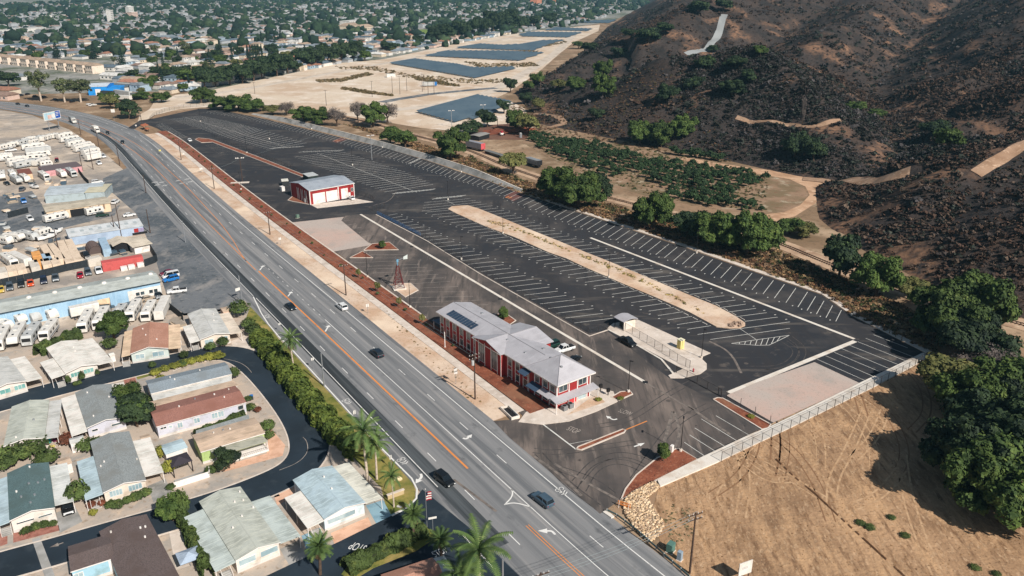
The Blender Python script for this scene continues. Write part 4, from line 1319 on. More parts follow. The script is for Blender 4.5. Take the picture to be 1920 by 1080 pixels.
for a in [
 ('broad', 1040, 375, 14, 8, 'left lobe of the big green tree clump beside the orchard railcars'), ('broad', 1084, 392, 16, 10, 'largest spreading green tree beside the orchard, middle of its clump'),
 ('dark', 1118, 376, 12, 7, 'dark green tree on the orchard side of the biggest clump'), ('broad', 845, 302, 17, 9, 'tall round green tree just left of the red and grey boxcar'),
 ('olive', 962, 330, 11, 6.5, 'yellowish olive tree standing in front of the flat railcars'), ('broad', 733, 272, 10, 6, 'bright green bushy tree behind the retaining wall, left of a pair'),
 ('broad', 760, 279, 10, 6.5, 'bright green bushy tree behind the retaining wall, right of a pair'), ('broad', 700, 240, 16, 8.5, 'tall green tree between two grey leafless trees near the solar field'),
 ('grey', 672, 230, 13, 6, 'grey leafless tree on the town side of the tall green tree'), ('grey', 727, 233, 14, 7, 'brownish bare tree on the solar panel side of the tall green tree'),
 ('broad', 598, 236, 11, 8, 'round green tree above the middle of the long retaining wall'), ('broad', 570, 229, 10, 8, 'round green tree near the far end of the retaining wall'),
 ('grey', 632, 238, 12, 6, 'pale leafless tree with a white leaning trunk by the retaining wall'), ('broad', 420, 206, 10, 9, 'leftmost tree of the dense green row past the north car park'),
 ('broad', 447, 208, 11, 10, 'middle tree of the dense green row past the north car park'), ('broad', 474, 210, 9, 9, 'last tree of the dense green row past the north car park'),
 ('olive', 512, 216, 7, 7, 'low olive bush tree beside the north end of the wall'), ('grey', 537, 217, 9, 6, 'small grey tree next to the low olive bush tree'),
 ('broad', 378, 194, 12, 8, 'lone green tree on the sand north of the car park fence'), ('dark', 880, 252, 9, 8, 'dark olive tree beside the mulch yard shed'),
 ('dark', 914, 240, 10, 6.5, 'dark tree under the light pole at the solar array corner'), ('broad', 968, 245, 13, 7, 'green tree behind the mulch heaps, nearest the solar array'),
 ('olive', 990, 255, 12, 7, 'olive green tree behind the mulch heaps, nearest the orchard'), ('dark', 945, 214, 9, 5, 'small dark tree at the corner of the near solar array'),
 ('broad', 1226, 432, 15, 7, 'tall narrow green tree by the railway below the orchard'), ('dark', 1205, 420, 9, 5, 'dark shrubby tree at the foot of the tall narrow tree'),
 ('dark', 1300, 452, 11, 8, 'dark left tree of the shady grove beside the car park'), ('broad', 1342, 466, 13, 8, 'second tree of the shady grove beside the car park'),
 ('broad', 1398, 482, 16, 9, 'tallest tree of the shady grove beside the car park'), ('broad', 1430, 470, 13, 7, 'rightmost tree of the shady grove beside the car park'),
 ('broad', 1480, 440, 5.5, 5, 'low yellow green bush by the railway below the dirt turnaround'), ('olive', 1508, 446, 5, 4.5, 'low brownish bush by the railway below the dirt turnaround'),
 ('dark', 1572, 524, 13, 6.5, 'dark green tree at the rail cutting below the eroded slope'), ('broad', 1640, 560, 14, 7, 'bright green tree at the foot of the eroded slope'),
 ('olive', 1702, 562, 7, 5, 'pale thin bush between the rail track and the eroded slope'), ('broad', 1770, 640, 16, 9, 'big green tree at the corner of the car park, left of a pair'),
 ('broad', 1830, 625, 17, 9, 'big green tree at the corner of the car park, right of a pair'), ('dark', 1795, 690, 11, 6, 'smaller green tree below the corner pair'),
 ('dark', 1850, 690, 9, 6, 'dark low tree beside the grey brush right of the field'), ('grey', 1875, 720, 8, 7, 'grey leafless thicket at the edge of the field'),
 ('grey', 1830, 705, 7, 6, 'purplish bare bush behind the olive tree of the field'), ('olive', 1775, 752, 10, 7, 'olive tree where the field meets the concrete slope'),
 ('broad', 1822, 800, 14, 8, 'green tree at the upper edge of the dark field grove'), ('dark', 1870, 890, 15, 10, 'broad dark tree in the centre of the field grove'),
 ('dark', 1800, 890, 13, 8, 'left edge tree of the field grove casting a long shadow'), ('broad', 1840, 960, 13, 8, 'lowest tree at the front of the field grove'),
 ('dark', 1935, 860, 15, 9, 'tree of the field grove on the photo edge, upper'), ('broad', 1915, 985, 14, 9, 'tree of the field grove on the photo edge, lower'),
 ('dark', 1860, 800, 12, 7, 'dark tree tucked behind the upper edge of the field grove'), ('dark', 1900, 900, 15, 9, 'dark tree filling the grove between its centre and the photo edge'), ('dark', 1860, 925, 13, 8, 'dark tree just in front of the grove centre'),
 ('dark', 1835, 850, 13, 8, 'dark tree behind the left edge tree of the grove'), ('broad', 1890, 765, 11, 8, 'dark tree above the grove beside the bare brush'), ('dark', 1885, 960, 13, 8, 'dark tree at the front of the grove near the photo edge'), ('dark', 1800, 655, 13, 8, 'dark tree filling the gap under the corner pair')]:
 tree(*a, group=G1)
G2 = 'trees along the foot of the hills'
for a in [
 ('broad', 1130, 148, 13, 7, 'upper of two tall green trees on the near hill spur'), ('broad', 1130, 186, 16, 8, 'lower of two tall green trees on the near hill spur'),
 ('broad', 1078, 172, 11, 7, 'green tree left of the two tall spur trees'), ('olive', 1047, 172, 9, 7, 'olive tree beside the lone fan palm on the slope'),
 ('broad', 1008, 160, 8, 6, 'bright green bushes above the bend of the hill foot track'), ('broad', 992, 172, 8, 5, 'bright bush lower on the bend of the hill foot track'),
 ('dark', 957, 174, 11, 5.5, 'dark tree standing alone at the bend of the dirt track'), ('dark', 985, 196, 8, 5, 'dark bush below the bend of the dirt track'),
 ('dark', 1250, 192, 10, 7, 'dark tree in the grey brush at mid slope'), ('broad', 1200, 272, 14, 8, 'left tree of the three by the orchard top'),
 ('broad', 1240, 276, 14, 8, 'centre tree of the three by the orchard top'), ('broad', 1280, 262, 13, 7, 'right tree of the three by the orchard top'),
 ('dark', 1118, 226, 7, 5, 'bluish tree alone on the orange apron'), ('olive', 1010, 208, 8, 5, 'olive tree on the apron next to the curved path'),
 ('dark', 1490, 296, 14, 7, 'dark tree around a dead trunk above the dirt turnaround'), ('dark', 1525, 302, 10, 6, 'dark bush right of the dead trunk tree'),
 ('broad', 1775, 286, 10, 6, 'green tree in the shade of the canyon'), ('dark', 1750, 262, 9, 7, 'dark tree behind the green canyon tree'),
 ('broad', 1425, 108, 6, 5, 'green shrub high on the ridge beside the paved road'), ('dark', 1320, 128, 8, 7, 'dark round shrub left on the ridge shoulder'),
 ('dark', 1378, 132, 7, 8, 'dark wide shrub centre on the ridge shoulder'), ('dark', 1372, 180, 9, 8, 'dark large shrub group on the grey slope'),
 ('dark', 1300, 168, 7, 6, 'dark shrub on the left of the grey slope'), ('dark', 1402, 156, 7, 5, 'dark shrub above the large group on the grey slope'),
 ('dark', 1105, 100, 9, 9, 'dark bank of trees beside the hill foot track, near part'), ('broad', 1085, 92, 9, 8, 'green bank of trees beside the hill foot track, far part'),
 ('dark', 1160, 108, 8, 7, 'dark shrub on the upper slope above the track, lower one'), ('dark', 1182, 76, 9, 8, 'dark shrub on the upper slope above the track, upper one'),
 ('dark', 1215, 82, 12, 10, 'large dark tree on the skyline slope'), ('dark', 1245, 68, 10, 9, 'dark tree right of the large skyline tree'),
 ('dark', 1310, 30, 12, 10, 'dark trees at the top of the paved hill road'), ('dark', 1355, 26, 11, 8, 'dark tree beside the top of the paved hill road'),
 ('broad', 1640, 222, 5, 6, 'green bush on the canyon floor'), ('broad', 1605, 208, 4.5, 6, 'green bush higher on the canyon floor'),
 ('dark', 1335, 100, 6, 5, 'dark shrub beside the bend of the hill road')]:
 tree(*a, group=G2)
tree('fan', 1014, 172, 11, 2.6, 'lone tall fan palm on the slope above the orchard')
tree('grey', 1500, 258, 20, 1.6, 'tall dead trunk rising from the dark slope tree')
# left side: road corner, town edge
G3 = 'trees by the highway bend'
for a in [('euc', 78, 190, 24, 8.5, 'tallest eucalyptus with a bare white trunk by the highway bend'), ('euc', 122, 192, 17, 8, 'left eucalyptus of the pair by the blue shop'), ('euc', 152, 192, 18, 9, 'right eucalyptus of the pair by the blue shop'),
   ('dark', 16, 162, 12, 9, 'dark round tree at the far left by the parked cars'), ('dark', 243, 222, 13, 7.5, 'dark tree on the watered lawn at the bend'), ('olive', 208, 204, 10, 6, 'reddish tree at the back of the watered lawn'),
   ('broad', 205, 196, 9, 7, 'green tree behind the watered lawn'), ('broad', 303, 192, 8, 7, 'green tree beside the pale trailers north of the lawn'), ('broad', 265, 186, 6, 7, 'low green hedge tree by the rail cars'),
   ('broad', 390, 190, 8, 6, 'small green tree behind the lone tree on the sand')]:
 tree(*a, group=G3, land=False)
G4 = 'dark trees along the town side of the levee'
k = 0
for px, py, h, r, kd in [(352, 158, 13, 9, 'broad'), (385, 166, 16, 9, 'dark'), (405, 163, 15, 9, 'dark'), (432, 160, 17, 9, 'dark'), (455, 157, 16, 9, 'dark'), (476, 152, 18, 10, 'dark'), (492, 148, 16, 9, 'dark'), (520, 143, 20, 10, 'dark'), (540, 138, 18, 9, 'dark'),
      (570, 128, 20, 11, 'dark'), (592, 127, 19, 10, 'dark'), (615, 122, 20, 11, 'dark'), (640, 118, 20, 11, 'dark'), (662, 114, 20, 11, 'dark'), (725, 97, 12, 8, 'dark'), (740, 96, 10, 7, 'dark'), (785, 84, 12, 8, 'dark'), (820, 78, 22, 12, 'dark'), (838, 78, 22, 13, 'dark'),
      (860, 72, 24, 13, 'dark'), (882, 70, 24, 14, 'dark'), (905, 66, 26, 14, 'dark'), (925, 64, 34, 16, 'dark'), (950, 60, 34, 17, 'dark'), (975, 58, 24, 14, 'dark'), (1000, 52, 20, 13, 'dark'), (1030, 48, 22, 14, 'dark')]:
 k += 1
 tree(kd, px, py, h, r, 'large dark tree of the levee belt, %s counted from the highway bend' % ROWN[k - 1], group=G4, land=False)
for i, (px, py) in enumerate([(467, 122), (472, 122), (477, 121), (482, 121), (487, 120), (493, 120), (507, 126)]):
 tree('cypress', px, py, 19, 2.0, 'slim cypress of the tight row behind the levee trees, %s from the bend' % ROWN[i], group='row of cypresses', land=False)
for i, (px, py) in enumerate([(491, 84), (502, 82), (516, 83), (527, 78), (455, 80)]):
 tree('cypress', px, py, 16, 2.6, 'single cypress among the town houses, %s' % ['left of the middle three', 'centre of the middle three', 'right of the middle three', 'tallest farther back', 'standing apart'][i], group='town cypresses', land=False)
# orchard
oi = 0
d_rail = (at(1270, 404) - at(1090, 358)).normalized()
n_rail = Vector((-d_rail.y, d_rail.x, 0))
ORCH = [[(985, 255), (1030, 256), (1110, 272), (1160, 286), (1215, 300), (1230, 312), (1185, 322), (1150, 338), (1110, 320), (1060, 302), (1010, 280)],
  [(1190, 316), (1240, 308), (1300, 310), (1400, 324), (1440, 335), (1425, 352), (1390, 352), (1385, 375), (1435, 392), (1420, 398), (1330, 388), (1260, 374), (1230, 345), (1200, 330)]]
mo = []
for v in range(3):
 rnd = random.Random(v)
 V, F = cards(lobes_for('orchard', 2.2, 3.4, 90, rnd), .3, 70 + v)
 mo.append(np_mesh('orchard_tree', V, F, LM['orchard']))
def orchard_tree(p, s, label):
 o = bpy.data.objects.new('orchard_tree', mo[RND.randrange(3)])
 COL.objects.link(o)
 o.location = (p[0], p[1], hz(p[0], p[1]) - .1)
 o.scale = (s, s, s * RND.uniform(.85, 1.2))
 o.rotation_euler = (0, 0, RND.uniform(0, 6))
 tag(o, label, 'fruit tree', 'young fruit trees of the orchard')
def inside(P, x, y):
 c, j = False, len(P) - 1
 for i in range(len(P)):
  if (P[i].y > y) != (P[j].y > y) and x < (P[j].x - P[i].x) * (y - P[i].y) / (P[j].y - P[i].y) + P[i].x:
   c = not c
  j = i
 return c
for Q in ORCH:
 W = [p.to_2d() for p in ats(Q)]
 o0 = at(1200, 330)
 ROFF = -math.floor(min((Vector((q.x, q.y, 0)) - o0).dot(n_rail) for q in W) / 4.9)
 for j in range(-30, 31):
  for i in range(-50, 51):
   p = o0 + d_rail * (i * 4.1 + RND.uniform(-.6, .6)) + n_rail * (j * 4.9 + RND.uniform(-.5, .5))
   if inside(W, p.x, p.y) and RND.random() < .86 and oi < 300:
    oi += 1
    orchard_tree(p, RND.uniform(.55, 1.25), 'dark fruit tree of the %s orchard patch, %s row from its railway side' % ('upper' if Q is ORCH[0] else 'lower', ROWN[min(25, max(0, j + ROFF))]))
for i in range(14):
 t = i / 13
 p = at(lerp(1262, 1350, t), lerp(290, 302, t))
 orchard_tree(p, RND.uniform(.9, 1.4), 'dark fruit tree above the orchard dirt road, %s in its single row' % ROWN[i])
# ---------------------------------------------------------------- mobile home park planting
tree('feather', 690, 905, 11, 4.6, 'taller feather palm on the lawn beside the blue roofed home', land=False, var=0)
tree('feather', 706, 898, 8, 3.6, 'shorter feather palm next to the tall one on the lawn', land=False, var=1)
tree('feather', 552, 697, 8.5, 3.4, 'feather palm with dead fronds rising out of the long hedge', land=False, var=0)
tree('feather', 738, 952, 6.5, 2.4, 'young palm beside the stone sign on the lawn corner', land=False, var=1)
tree('feather', 903, 1150, 12, 5.2, 'large feather palm at the bottom edge beside the highway', land=False, var=1)
tree('feather', 868, 1160, 8, 4.2, 'lower feather palm left of the large one at the bottom edge', land=False, var=0)
tree('fan', 600, 1078, 5.5, 2.4, 'fan palm on the driveway corner of the corrugated roof home', land=False)
tree('fan', 775, 1008, 5.0, 2.2, 'fan palm at the tip of the entry island', land=False)
tree('fan', 828, 1052, 4.2, 2.2, 'fan palm across the entry street from the island', land=False)
for i, (px, py, kd, h, r, lb) in enumerate([
 (450, 594, 'ball', 4.6, 2.6, 'largest clipped round shrub at the top of the hedge'), (467, 616, 'ball', 2.8, 1.8, 'clipped shrub below the largest round one'), (476, 628, 'ball', 3.0, 1.9, 'lower clipped shrub touching the hedge'),
 (396, 658, 'ball', 2.3, 1.3, 'clipped ball shrub left of the front window of the ribbed roof home'), (419, 650, 'ball', 2.5, 1.4, 'clipped ball shrub right of the front window of the ribbed roof home'),
 (215, 635, 'broad', 7, 4.2, 'leafy tree between the parked trailers and the terracotta roof home'), (207, 655, 'bush', 3, 2, 'bush at the foot of the leafy tree by the trailers'),
 (287, 692, 'ball', 2.0, .8, 'narrow clipped shrub at the terracotta roof home front'), (248, 768, 'broad', 6, 2.8, 'green tree at the west end of the slate roof home'), (258, 800, 'dark', 6.5, 3.6, 'dense tree behind the grey shingle home'),
 (262, 790, 'broad', 6, 3.4, 'dense tree left of the red roof home'), (48, 782, 'bush', 3, 2.0, 'dark bush beside the stepping path'), (60, 852, 'bush', 3.2, 3.6, 'wide hedge bush below the corrugated roof home, right part'),
 (30, 862, 'bush', 3.2, 3.6, 'wide hedge bush below the corrugated roof home, left part'), (10, 880, 'bush', 3, 2.5, 'hedge bush at the photo edge below the corrugated roof home'), (92, 870, 'ball', 3.2, 2.1, 'round bush at the back of the green roof home'),
 (430, 878, 'dark', 4.0, 2.5, 'round leafy tree in front of the white railing porch'), (396, 888, 'bush', 1.6, 1.2, 'low shrub left of the round leafy tree'), (503, 806, 'ball', 2.1, 1.5, 'clipped bush at the street corner of the beige home, upper'),
 (506, 822, 'ball', 1.6, 1.1, 'clipped bush at the street corner of the beige home, lower'), (441, 712, 'ball', 3.2, 1.2, 'tall clipped shrub at the street end of the slate roof home'), (470, 770, 'bush', 1.6, 1.3, 'spiky bush at the steps of the red roof home'),
 (484, 772, 'rust', 1.2, .8, 'small reddish bush at the steps of the red roof home'), (466, 752, 'ball', 1.2, .9, 'small shrub behind the blue bin'), (150, 945, 'ball', 4.6, 1.8, 'tall dark shrub beside the carport of the green roof home'),
 (302, 858, 'yellow', 2.6, 1.2, 'yellow green shrub next to the white carport, upper'), (316, 890, 'yellow', 3.0, 1.4, 'yellow green shrub next to the white carport, lower'), (321, 918, 'ball', 1.2, .8, 'small round bush at the end of the yellow shrubs'),
 (325, 976, 'broad', 4.5, 2.6, 'leafy tree at the back of the brown roof home'), (345, 968, 'bush', 5, 1.4, 'tall shrub at the head of the narrow hedge'), (50, 1002, 'bush', 1.4, 1.0, 'first shrub in the red gravel bed'), (68, 994, 'bush', 1.4, 1.0, 'second shrub in the red gravel bed'),
 (82, 990, 'bush', 1.4, 1.0, 'third shrub in the red gravel bed'), (100, 988, 'bush', 1.3, .8, 'last shrub in the red gravel bed'), (210, 952, 'ball', 1.4, 1.0, 'first clipped bush in front of the pink shutter home'), (222, 952, 'ball', 1.4, 1.2, 'second clipped bush in front of the pink shutter home'),
 (240, 944, 'ball', 1.3, .9, 'third clipped bush in front of the pink shutter home'), (256, 938, 'ball', 1.5, 1.2, 'fourth clipped bush in front of the pink shutter home'), (273, 930, 'ball', 1.4, 1.1, 'last clipped bush in front of the pink shutter home'),
 (172, 952, 'rust', 1.3, .8, 'reddish shrub left of the front steps'), (192, 948, 'rust', 1.2, .7, 'reddish shrub right of the front steps'), (176, 966, 'yellow', 1.2, .8, 'yellow shrub in the pebble bed'),
 (130, 722, 'ball', 2.4, .6, 'narrow conical shrub before the white home, left'), (156, 717, 'ball', 2.8, .7, 'narrow conical shrub before the white home, centre'), (184, 706, 'ball', 1.9, .5, 'narrow conical shrub before the white home, right'),
 (145, 722, 'bush', 1.0, 1.0, 'low shrubs before the white home'), (344, 688, 'bush', 1.8, 1.1, 'shrub at the driveway of the terracotta roof home'), (346, 672, 'bush', 2.0, 1.2, 'shrub beside the side yard of the terracotta roof home'),
 (165, 845, 'bush', 2.6, 2.2, 'green bush between the homes in the middle row, left'), (180, 838, 'bush', 2.0, 1.8, 'green bush between the homes in the middle row, right'), (130, 830, 'rust', 2.2, 2.0, 'brownish shrub beside the corrugated home patio'),
 (270, 760, 'bush', 2.2, 2.0, 'olive bush between the slate and red roof homes'), (250, 740, 'bush', 3.0, 2.0, 'bush at the kerb above the slate roof home')]):
 tree(kd, px, py, h, r, lb, group='garden shrubs and trees of the mobile home park', land=False)
for i, (px, py, r) in enumerate([(292, 703, 1.4), (310, 696, 1.2), (330, 690, 1.6), (345, 686, 1.5), (360, 682, 1.3), (375, 678, 1.5), (395, 673, 1.8), (408, 672, 2.0), (303, 714, 1.2)]):
 tree('yellow', px, py, 1.5, r, 'low yellowish shrub by the slate roof home, %s in the kerb row' % ROWN[i], group='kerb shrubs by the slate roof home', land=False)
def hedge(name, label, pxs, wd, h, leaf, n, size=.22):
 P = resample(smooth_line(ats(pxs)), .25)
 r = np.random.RandomState(len(pxs))
 k = r.randint(0, len(P), n)
 ln = np.array([[p.x, p.y] for p in P])
 tn = np.gradient(ln, axis=0)
 tn /= np.linalg.norm(tn, axis=1)[:, None]
 nr = np.stack([-tn[:, 1], tn[:, 0]], 1)
 a = r.uniform(-.15, math.pi + .15, n)
 lumps = 1 + .16 * np.sin(k * .21) + .12 * np.sin(k * .57 + 1)
 c2 = ln[k] + nr[k] * (np.cos(a) * wd / 2 * lumps)[:, None]
 z = np.sin(a).clip(.02) ** .6 * h * lumps * r.uniform(.85, 1.05, n)
 c = np.concatenate([c2, z[:, None]], 1)
 nn = np.concatenate([nr[k] * np.cos(a)[:, None], np.sin(a)[:, None]], 1) + r.normal(size=(n, 3)) * .5
 nn /= np.linalg.norm(nn, axis=1)[:, None]
 u = np.cross(nn, r.normal(size=(n, 3)))
 u /= np.linalg.norm(u, axis=1)[:, None]
 v = np.cross(nn, u)
 s = (size * r.uniform(.6, 1.3, n))[:, None]
 V = np.stack([c - u * s - v * s, c + u * s - v * s, c + u * s + v * s, c - u * s + v * s], 1).reshape(-1, 3)
 t = thing(name, label, 'hedge', (P[0].x, P[0].y, 0))
 V = V - np.array([P[0].x, P[0].y, 0])
 np_obj('foliage', V, np.arange(len(V)).reshape(-1, 4), LM[leaf], t)
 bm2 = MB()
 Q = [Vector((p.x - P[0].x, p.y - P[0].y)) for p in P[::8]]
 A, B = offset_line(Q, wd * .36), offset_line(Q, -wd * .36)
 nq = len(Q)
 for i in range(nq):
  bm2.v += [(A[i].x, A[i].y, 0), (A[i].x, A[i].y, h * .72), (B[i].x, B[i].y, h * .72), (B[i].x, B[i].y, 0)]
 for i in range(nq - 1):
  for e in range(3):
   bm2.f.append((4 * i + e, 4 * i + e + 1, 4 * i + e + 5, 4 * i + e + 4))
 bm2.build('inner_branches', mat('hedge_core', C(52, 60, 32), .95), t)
hedge('hedge', 'long tall green hedge dividing the mobile home park from the highway', [(487, 640), (510, 668), (545, 715), (590, 770), (625, 812), (660, 842), (682, 856)], 4.6, 3.2, 'hedge', 15000, .24)
hedge('hedge', 'narrow tall hedge between the brown roof and corrugated roof homes', [(338, 968), (352, 1000), (372, 1040), (392, 1085)], 1.7, 2.8, 'shrub', 3200, .18)
hedge('hedge', 'green hedge behind the white homes along the trailer yard', [(72, 668), (100, 652), (128, 642), (150, 633)], 2.4, 2.6, 'shrub', 2200, .22)
hedge('hedge', 'clipped hedge along the wall of the red roof home', [(366, 822), (395, 808), (430, 794), (458, 782)], 1.0, 1.6, 'shrub', 1800, .14)
hedge('hedge', 'flowering hedge on the entry island of the park', [(650, 1072), (700, 1045), (745, 1022), (795, 1000)], 3.0, 1.9, 'shrub', 3600, .2)
for i, (px, py) in enumerate([(697, 468), (722, 461), (915, 598), (942, 600), (1241, 862)]):
 pass
tree('broad', 717, 467, 2.8, 1.4, 'young green tree in the triangular planting bed', land=False)
tree('broad', 945, 601, 3.6, 1.5, 'young green tree in the bed behind the red building', land=False)
tree('broad', 1243, 866, 3.8, 1.5, 'young green tree in the entrance mulch bed', land=False)
for i, (a, b) in enumerate([((1163, 750), (1163, 750)), ((1122, 752), (1122, 752)), ((1408, 784), (1408, 784))]):
 tree('yellow', a[0], a[1], .9, .8, ['sprig of dry shrub by the shelter walk lamp', 'dry ornamental grass in the bare soil patch', 'yellow shrub in the gravel pad bed'][i], land=False)
# saplings in the mulch strip
Pm = offset_line(FRV, -13.2)
n = 0
for i in range(iDrv + 22, iNth - 4, 7):
 n += 1
 q = Pm[i] + Vector((RND.uniform(-1, 1), RND.uniform(-1, 1)))
 plant('bush', (q.x, q.y, .2), RND.uniform(.5, 1.1), RND.uniform(.3, .6), 'tiny shrub in the mulch strip beside the pavement, %s from the red building' % ROWN[min(27, n - 1)], 'shrub', 'new shrubs in the mulch strip')
for i in range(4):
 q = Pm[iDrv + 30 + i * 7]
 plant('olive', (q.x, q.y, .2), 3.2, .9, ['thin', 'slender', 'spindly', 'bare'][i] + ' sapling in the mulch strip beside the red building, ' + ['nearest the driveway', 'second from the driveway', 'third from the driveway', 'nearest the car park'][i], 'tree', 'saplings in the mulch strip')
for i, (px, py, r) in enumerate(((1613, 982, .9), (1630, 990, 1.0), (1671, 972, .8), (1697, 1006, .9), (1828, 1066, .9), (1868, 1078, .8))):
 tree('ball', px, py, .5, r * .9, 'low grey green weed clump on the dry field, %s from the notice board' % ROWN[i], group='weed clumps on the dry field', land=False)
# ================================================================ BUILDINGS
def paint(name, r, g, b, rough=.7, dirt=.12):
 d = (r * .84, g * .83, b * .8)
 return mat(name, C(r, g, b), rough, [(C(*d), .5, .5, .72)])
m_pane = mat('window_glass', C(52, 62, 66), .12, [(C(86, 100, 104), .4, .45, .65)], spec=.6)
m_pane_teal = mat('teal_glass', C(112, 164, 156), .15, [(C(140, 186, 178), .4, .45, .65)], spec=.6)
m_pane_pale = mat('pale_glass', C(176, 194, 196), .2, [(C(140, 164, 170), .4, .45, .65)], spec=.6)
m_trim = paint('white_trim', 236, 228, 220)
m_roof_metal = mat('grey_roof_metal', C(186, 182, 184), .45, [(C(172, 168, 170), .3, .45, .65), (C(196, 192, 194), 1.0, .55, .7, (1, .05, 1))], spec=.4)
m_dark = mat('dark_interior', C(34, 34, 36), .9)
m_red = mat('red_siding', C(160, 46, 44), .7, [(C(138, 40, 40), 1.0, .46, .64, (1, 1, .1))])
m_solar = mat('solar_glass', C(58, 74, 92), .18, [(C(44, 58, 76), .25, .45, .62)], spec=.6)
m_alu = mat('aluminium', C(178, 180, 182), .45, metal=.6)
m_black = mat('black_metal', C(34, 32, 32), .6)
def part(parent, name, m, fn, label=None):
 mb = MB()
 fn(mb)
 o = mb.build(name, m, parent)
 if label:
  o['label'] = label
 return o
def boxp(parent, name, m, *b, label=None):
 o = MB().box(*b).build(name, m, parent)
 if label:
  o['label'] = label
 return o
def window(parent, x0, x1, z0, z1, y, axis='y', out=-1, pane=None, frame=None, t=.07, mull=0):
 """framed window on a wall; axis says which local axis the wall faces along"""
 f = MB()
 w = .09
 def bx(mb, a0, a1, c0, c1, d0, d1):
  if axis == 'y':
   mb.box(a0, a1, min(y + out * d0, y + out * d1), max(y + out * d0, y + out * d1), c0, c1)
  else:
   mb.box(min(y + out * d0, y + out * d1), max(y + out * d0, y + out * d1), a0, a1, c0, c1)
 bx(f, x0 - w, x1 + w, z1, z1 + w, .002, t)
 bx(f, x0 - w, x1 + w, z0 - w, z0, .002, t)
 bx(f, x0 - w, x0, z0, z1, .002, t)
 bx(f, x1, x1 + w, z0, z1, .002, t)
 for i in range(mull):
  c = x0 + (x1 - x0) * (i + 1) / (mull + 1)
  bx(f, c - w * .4, c + w * .4, z0, z1, .002, t * .9)
 o = f.build('window', frame or m_trim, parent)
 p = MB()
 bx(p, x0, x1, z0, z1, .003, t * .45)
 p.build('pane', pane or m_pane, o)
 return o
# ---------------------------------------------------------------- the red two storey building
Z_E = 6.3
q0, q1 = at(819, 585, Z_E), at(1042.5, 722.5, Z_E)
rb = thing('red_building', 'long red two storey building with grey metal roof beside the mulch strip', 'building', (q0.x, q0.y, 0), heading(q0, q1))
L_, W_ = 49.0, 10.8
def rb_walls(mb):
 mb.box(.6, 38.4, .6, W_ - .6, 0, Z_E - .1)
 mb.box(18.6, 29.4, -.5, .6, 0, Z_E - .1)
 mb.box(18.6, 31.0, W_ - .6, 12.9, 0, Z_E - .1)
 mb.box(38.4, L_ - .6, .6, W_ - .6, 0, Z_E - .1)
 mb.add([(18.6, -.5, Z_E - .1), (29.4, -.5, Z_E - .1), (24, -.5, Z_E + 1.2)], [(0, 1, 2)])
 mb.add([(18.6, 12.9, Z_E - .1), (31, 12.9, Z_E - .1), (24.8, 12.9, Z_E + 1.2)], [(2, 1, 0)])
part(rb, 'wall', m_red, rb_walls)
RZ = Z_E + 1.35
def rb_roof(mb):
 th = .16
 mb.slab([(-.4, 0, Z_E), (41.5, 0, Z_E), (41.5, 5.4, RZ), (-.4, 5.4, RZ)], th)
 mb.slab([(-.4, 5.4, RZ), (41.5, 5.4, RZ), (41.5, W_, Z_E), (-.4, W_, Z_E)], th)
def rb_cross(mb):
 th = .16
 # west wing gable
 mb.slab([(18, -1.1, Z_E), (24, -1.1, RZ + .03), (24, 5.4, RZ + .03), (18, .0, Z_E + .02)], th)
 mb.slab([(24, -1.1, RZ + .03), (30, -1.1, Z_E), (30, 0, Z_E + .02), (24, 5.4, RZ + .03)], th)
 # east wing gable
 mb.slab([(18, 13.4, Z_E), (18, 10.8, Z_E + .02), (24.8, 5.4, RZ + .03), (24.8, 13.4, RZ + .03)], th)
 mb.slab([(24.8, 13.4, RZ + .03), (24.8, 5.4, RZ + .03), (31.6, 10.8, Z_E + .02), (31.6, 13.4, Z_E)], th)
def rb_hip(mb):
 pk = (43.7, 5.4, 9.9)
 c = [(38, -.05, Z_E + .03), (L_ + .4, -.05, Z_E + .03), (L_ + .4, W_ + .05, Z_E + .03), (38, W_ + .05, Z_E + .03)]
 mb.add(c + [pk] + [(p[0], p[1], p[2] - .2) for p in c], [(0, 1, 4), (1, 2, 4), (2, 3, 4), (3, 0, 4), (0, 5, 6, 1), (1, 6, 7, 2), (2, 7, 8, 3), (3, 8, 5, 0), (8, 7, 6, 5)])
ro = part(rb, 'roof', m_roof_metal, rb_roof)
part(rb, 'cross_gable', m_roof_metal, rb_cross)
hip = part(rb, 'pavilion_roof', m_roof_metal, rb_hip)
part(rb, 'fascia', m_trim, lambda mb: (mb.box(-.4, 18, -.06, -.003, Z_E - .3, Z_E - .02), mb.box(30, 38, -.06, -.003, Z_E - .3, Z_E - .02), mb.box(38, L_ + .46, -.12, -.055, Z_E - .25, Z_E), mb.box(L_ + .403, L_ + .47, -.05, W_ + .05, Z_E - .25, Z_E),
          mb.box(-.4, 18, W_ + .003, W_ + .06, Z_E - .3, Z_E - .02), mb.box(31.6, 38, W_ + .003, W_ + .06, Z_E - .3, Z_E - .02)))
part(rb, 'ridge_cap', mat('ridge_metal', C(150, 146, 148), .5), lambda mb: (mb.tube((-.4, 5.4, RZ + .02), (38.4, 5.4, RZ + .02), .07), mb.tube((24, -1.1, RZ + .05), (24, 5.4, RZ + .05), .06), mb.tube((24.8, 13.4, RZ + .05), (24.8, 5.4, RZ + .05), .06)))
part(rb, 'hip_cap', MATS['ridge_metal'], lambda mb: [mb.tube(p, (43.7, 5.4, 9.92), .05) for p in ((38, -.05, Z_E + .05), (L_ + .4, -.05, Z_E + .05), (L_ + .4, W_ + .05, Z_E + .05), (38, W_ + .05, Z_E + .05))])
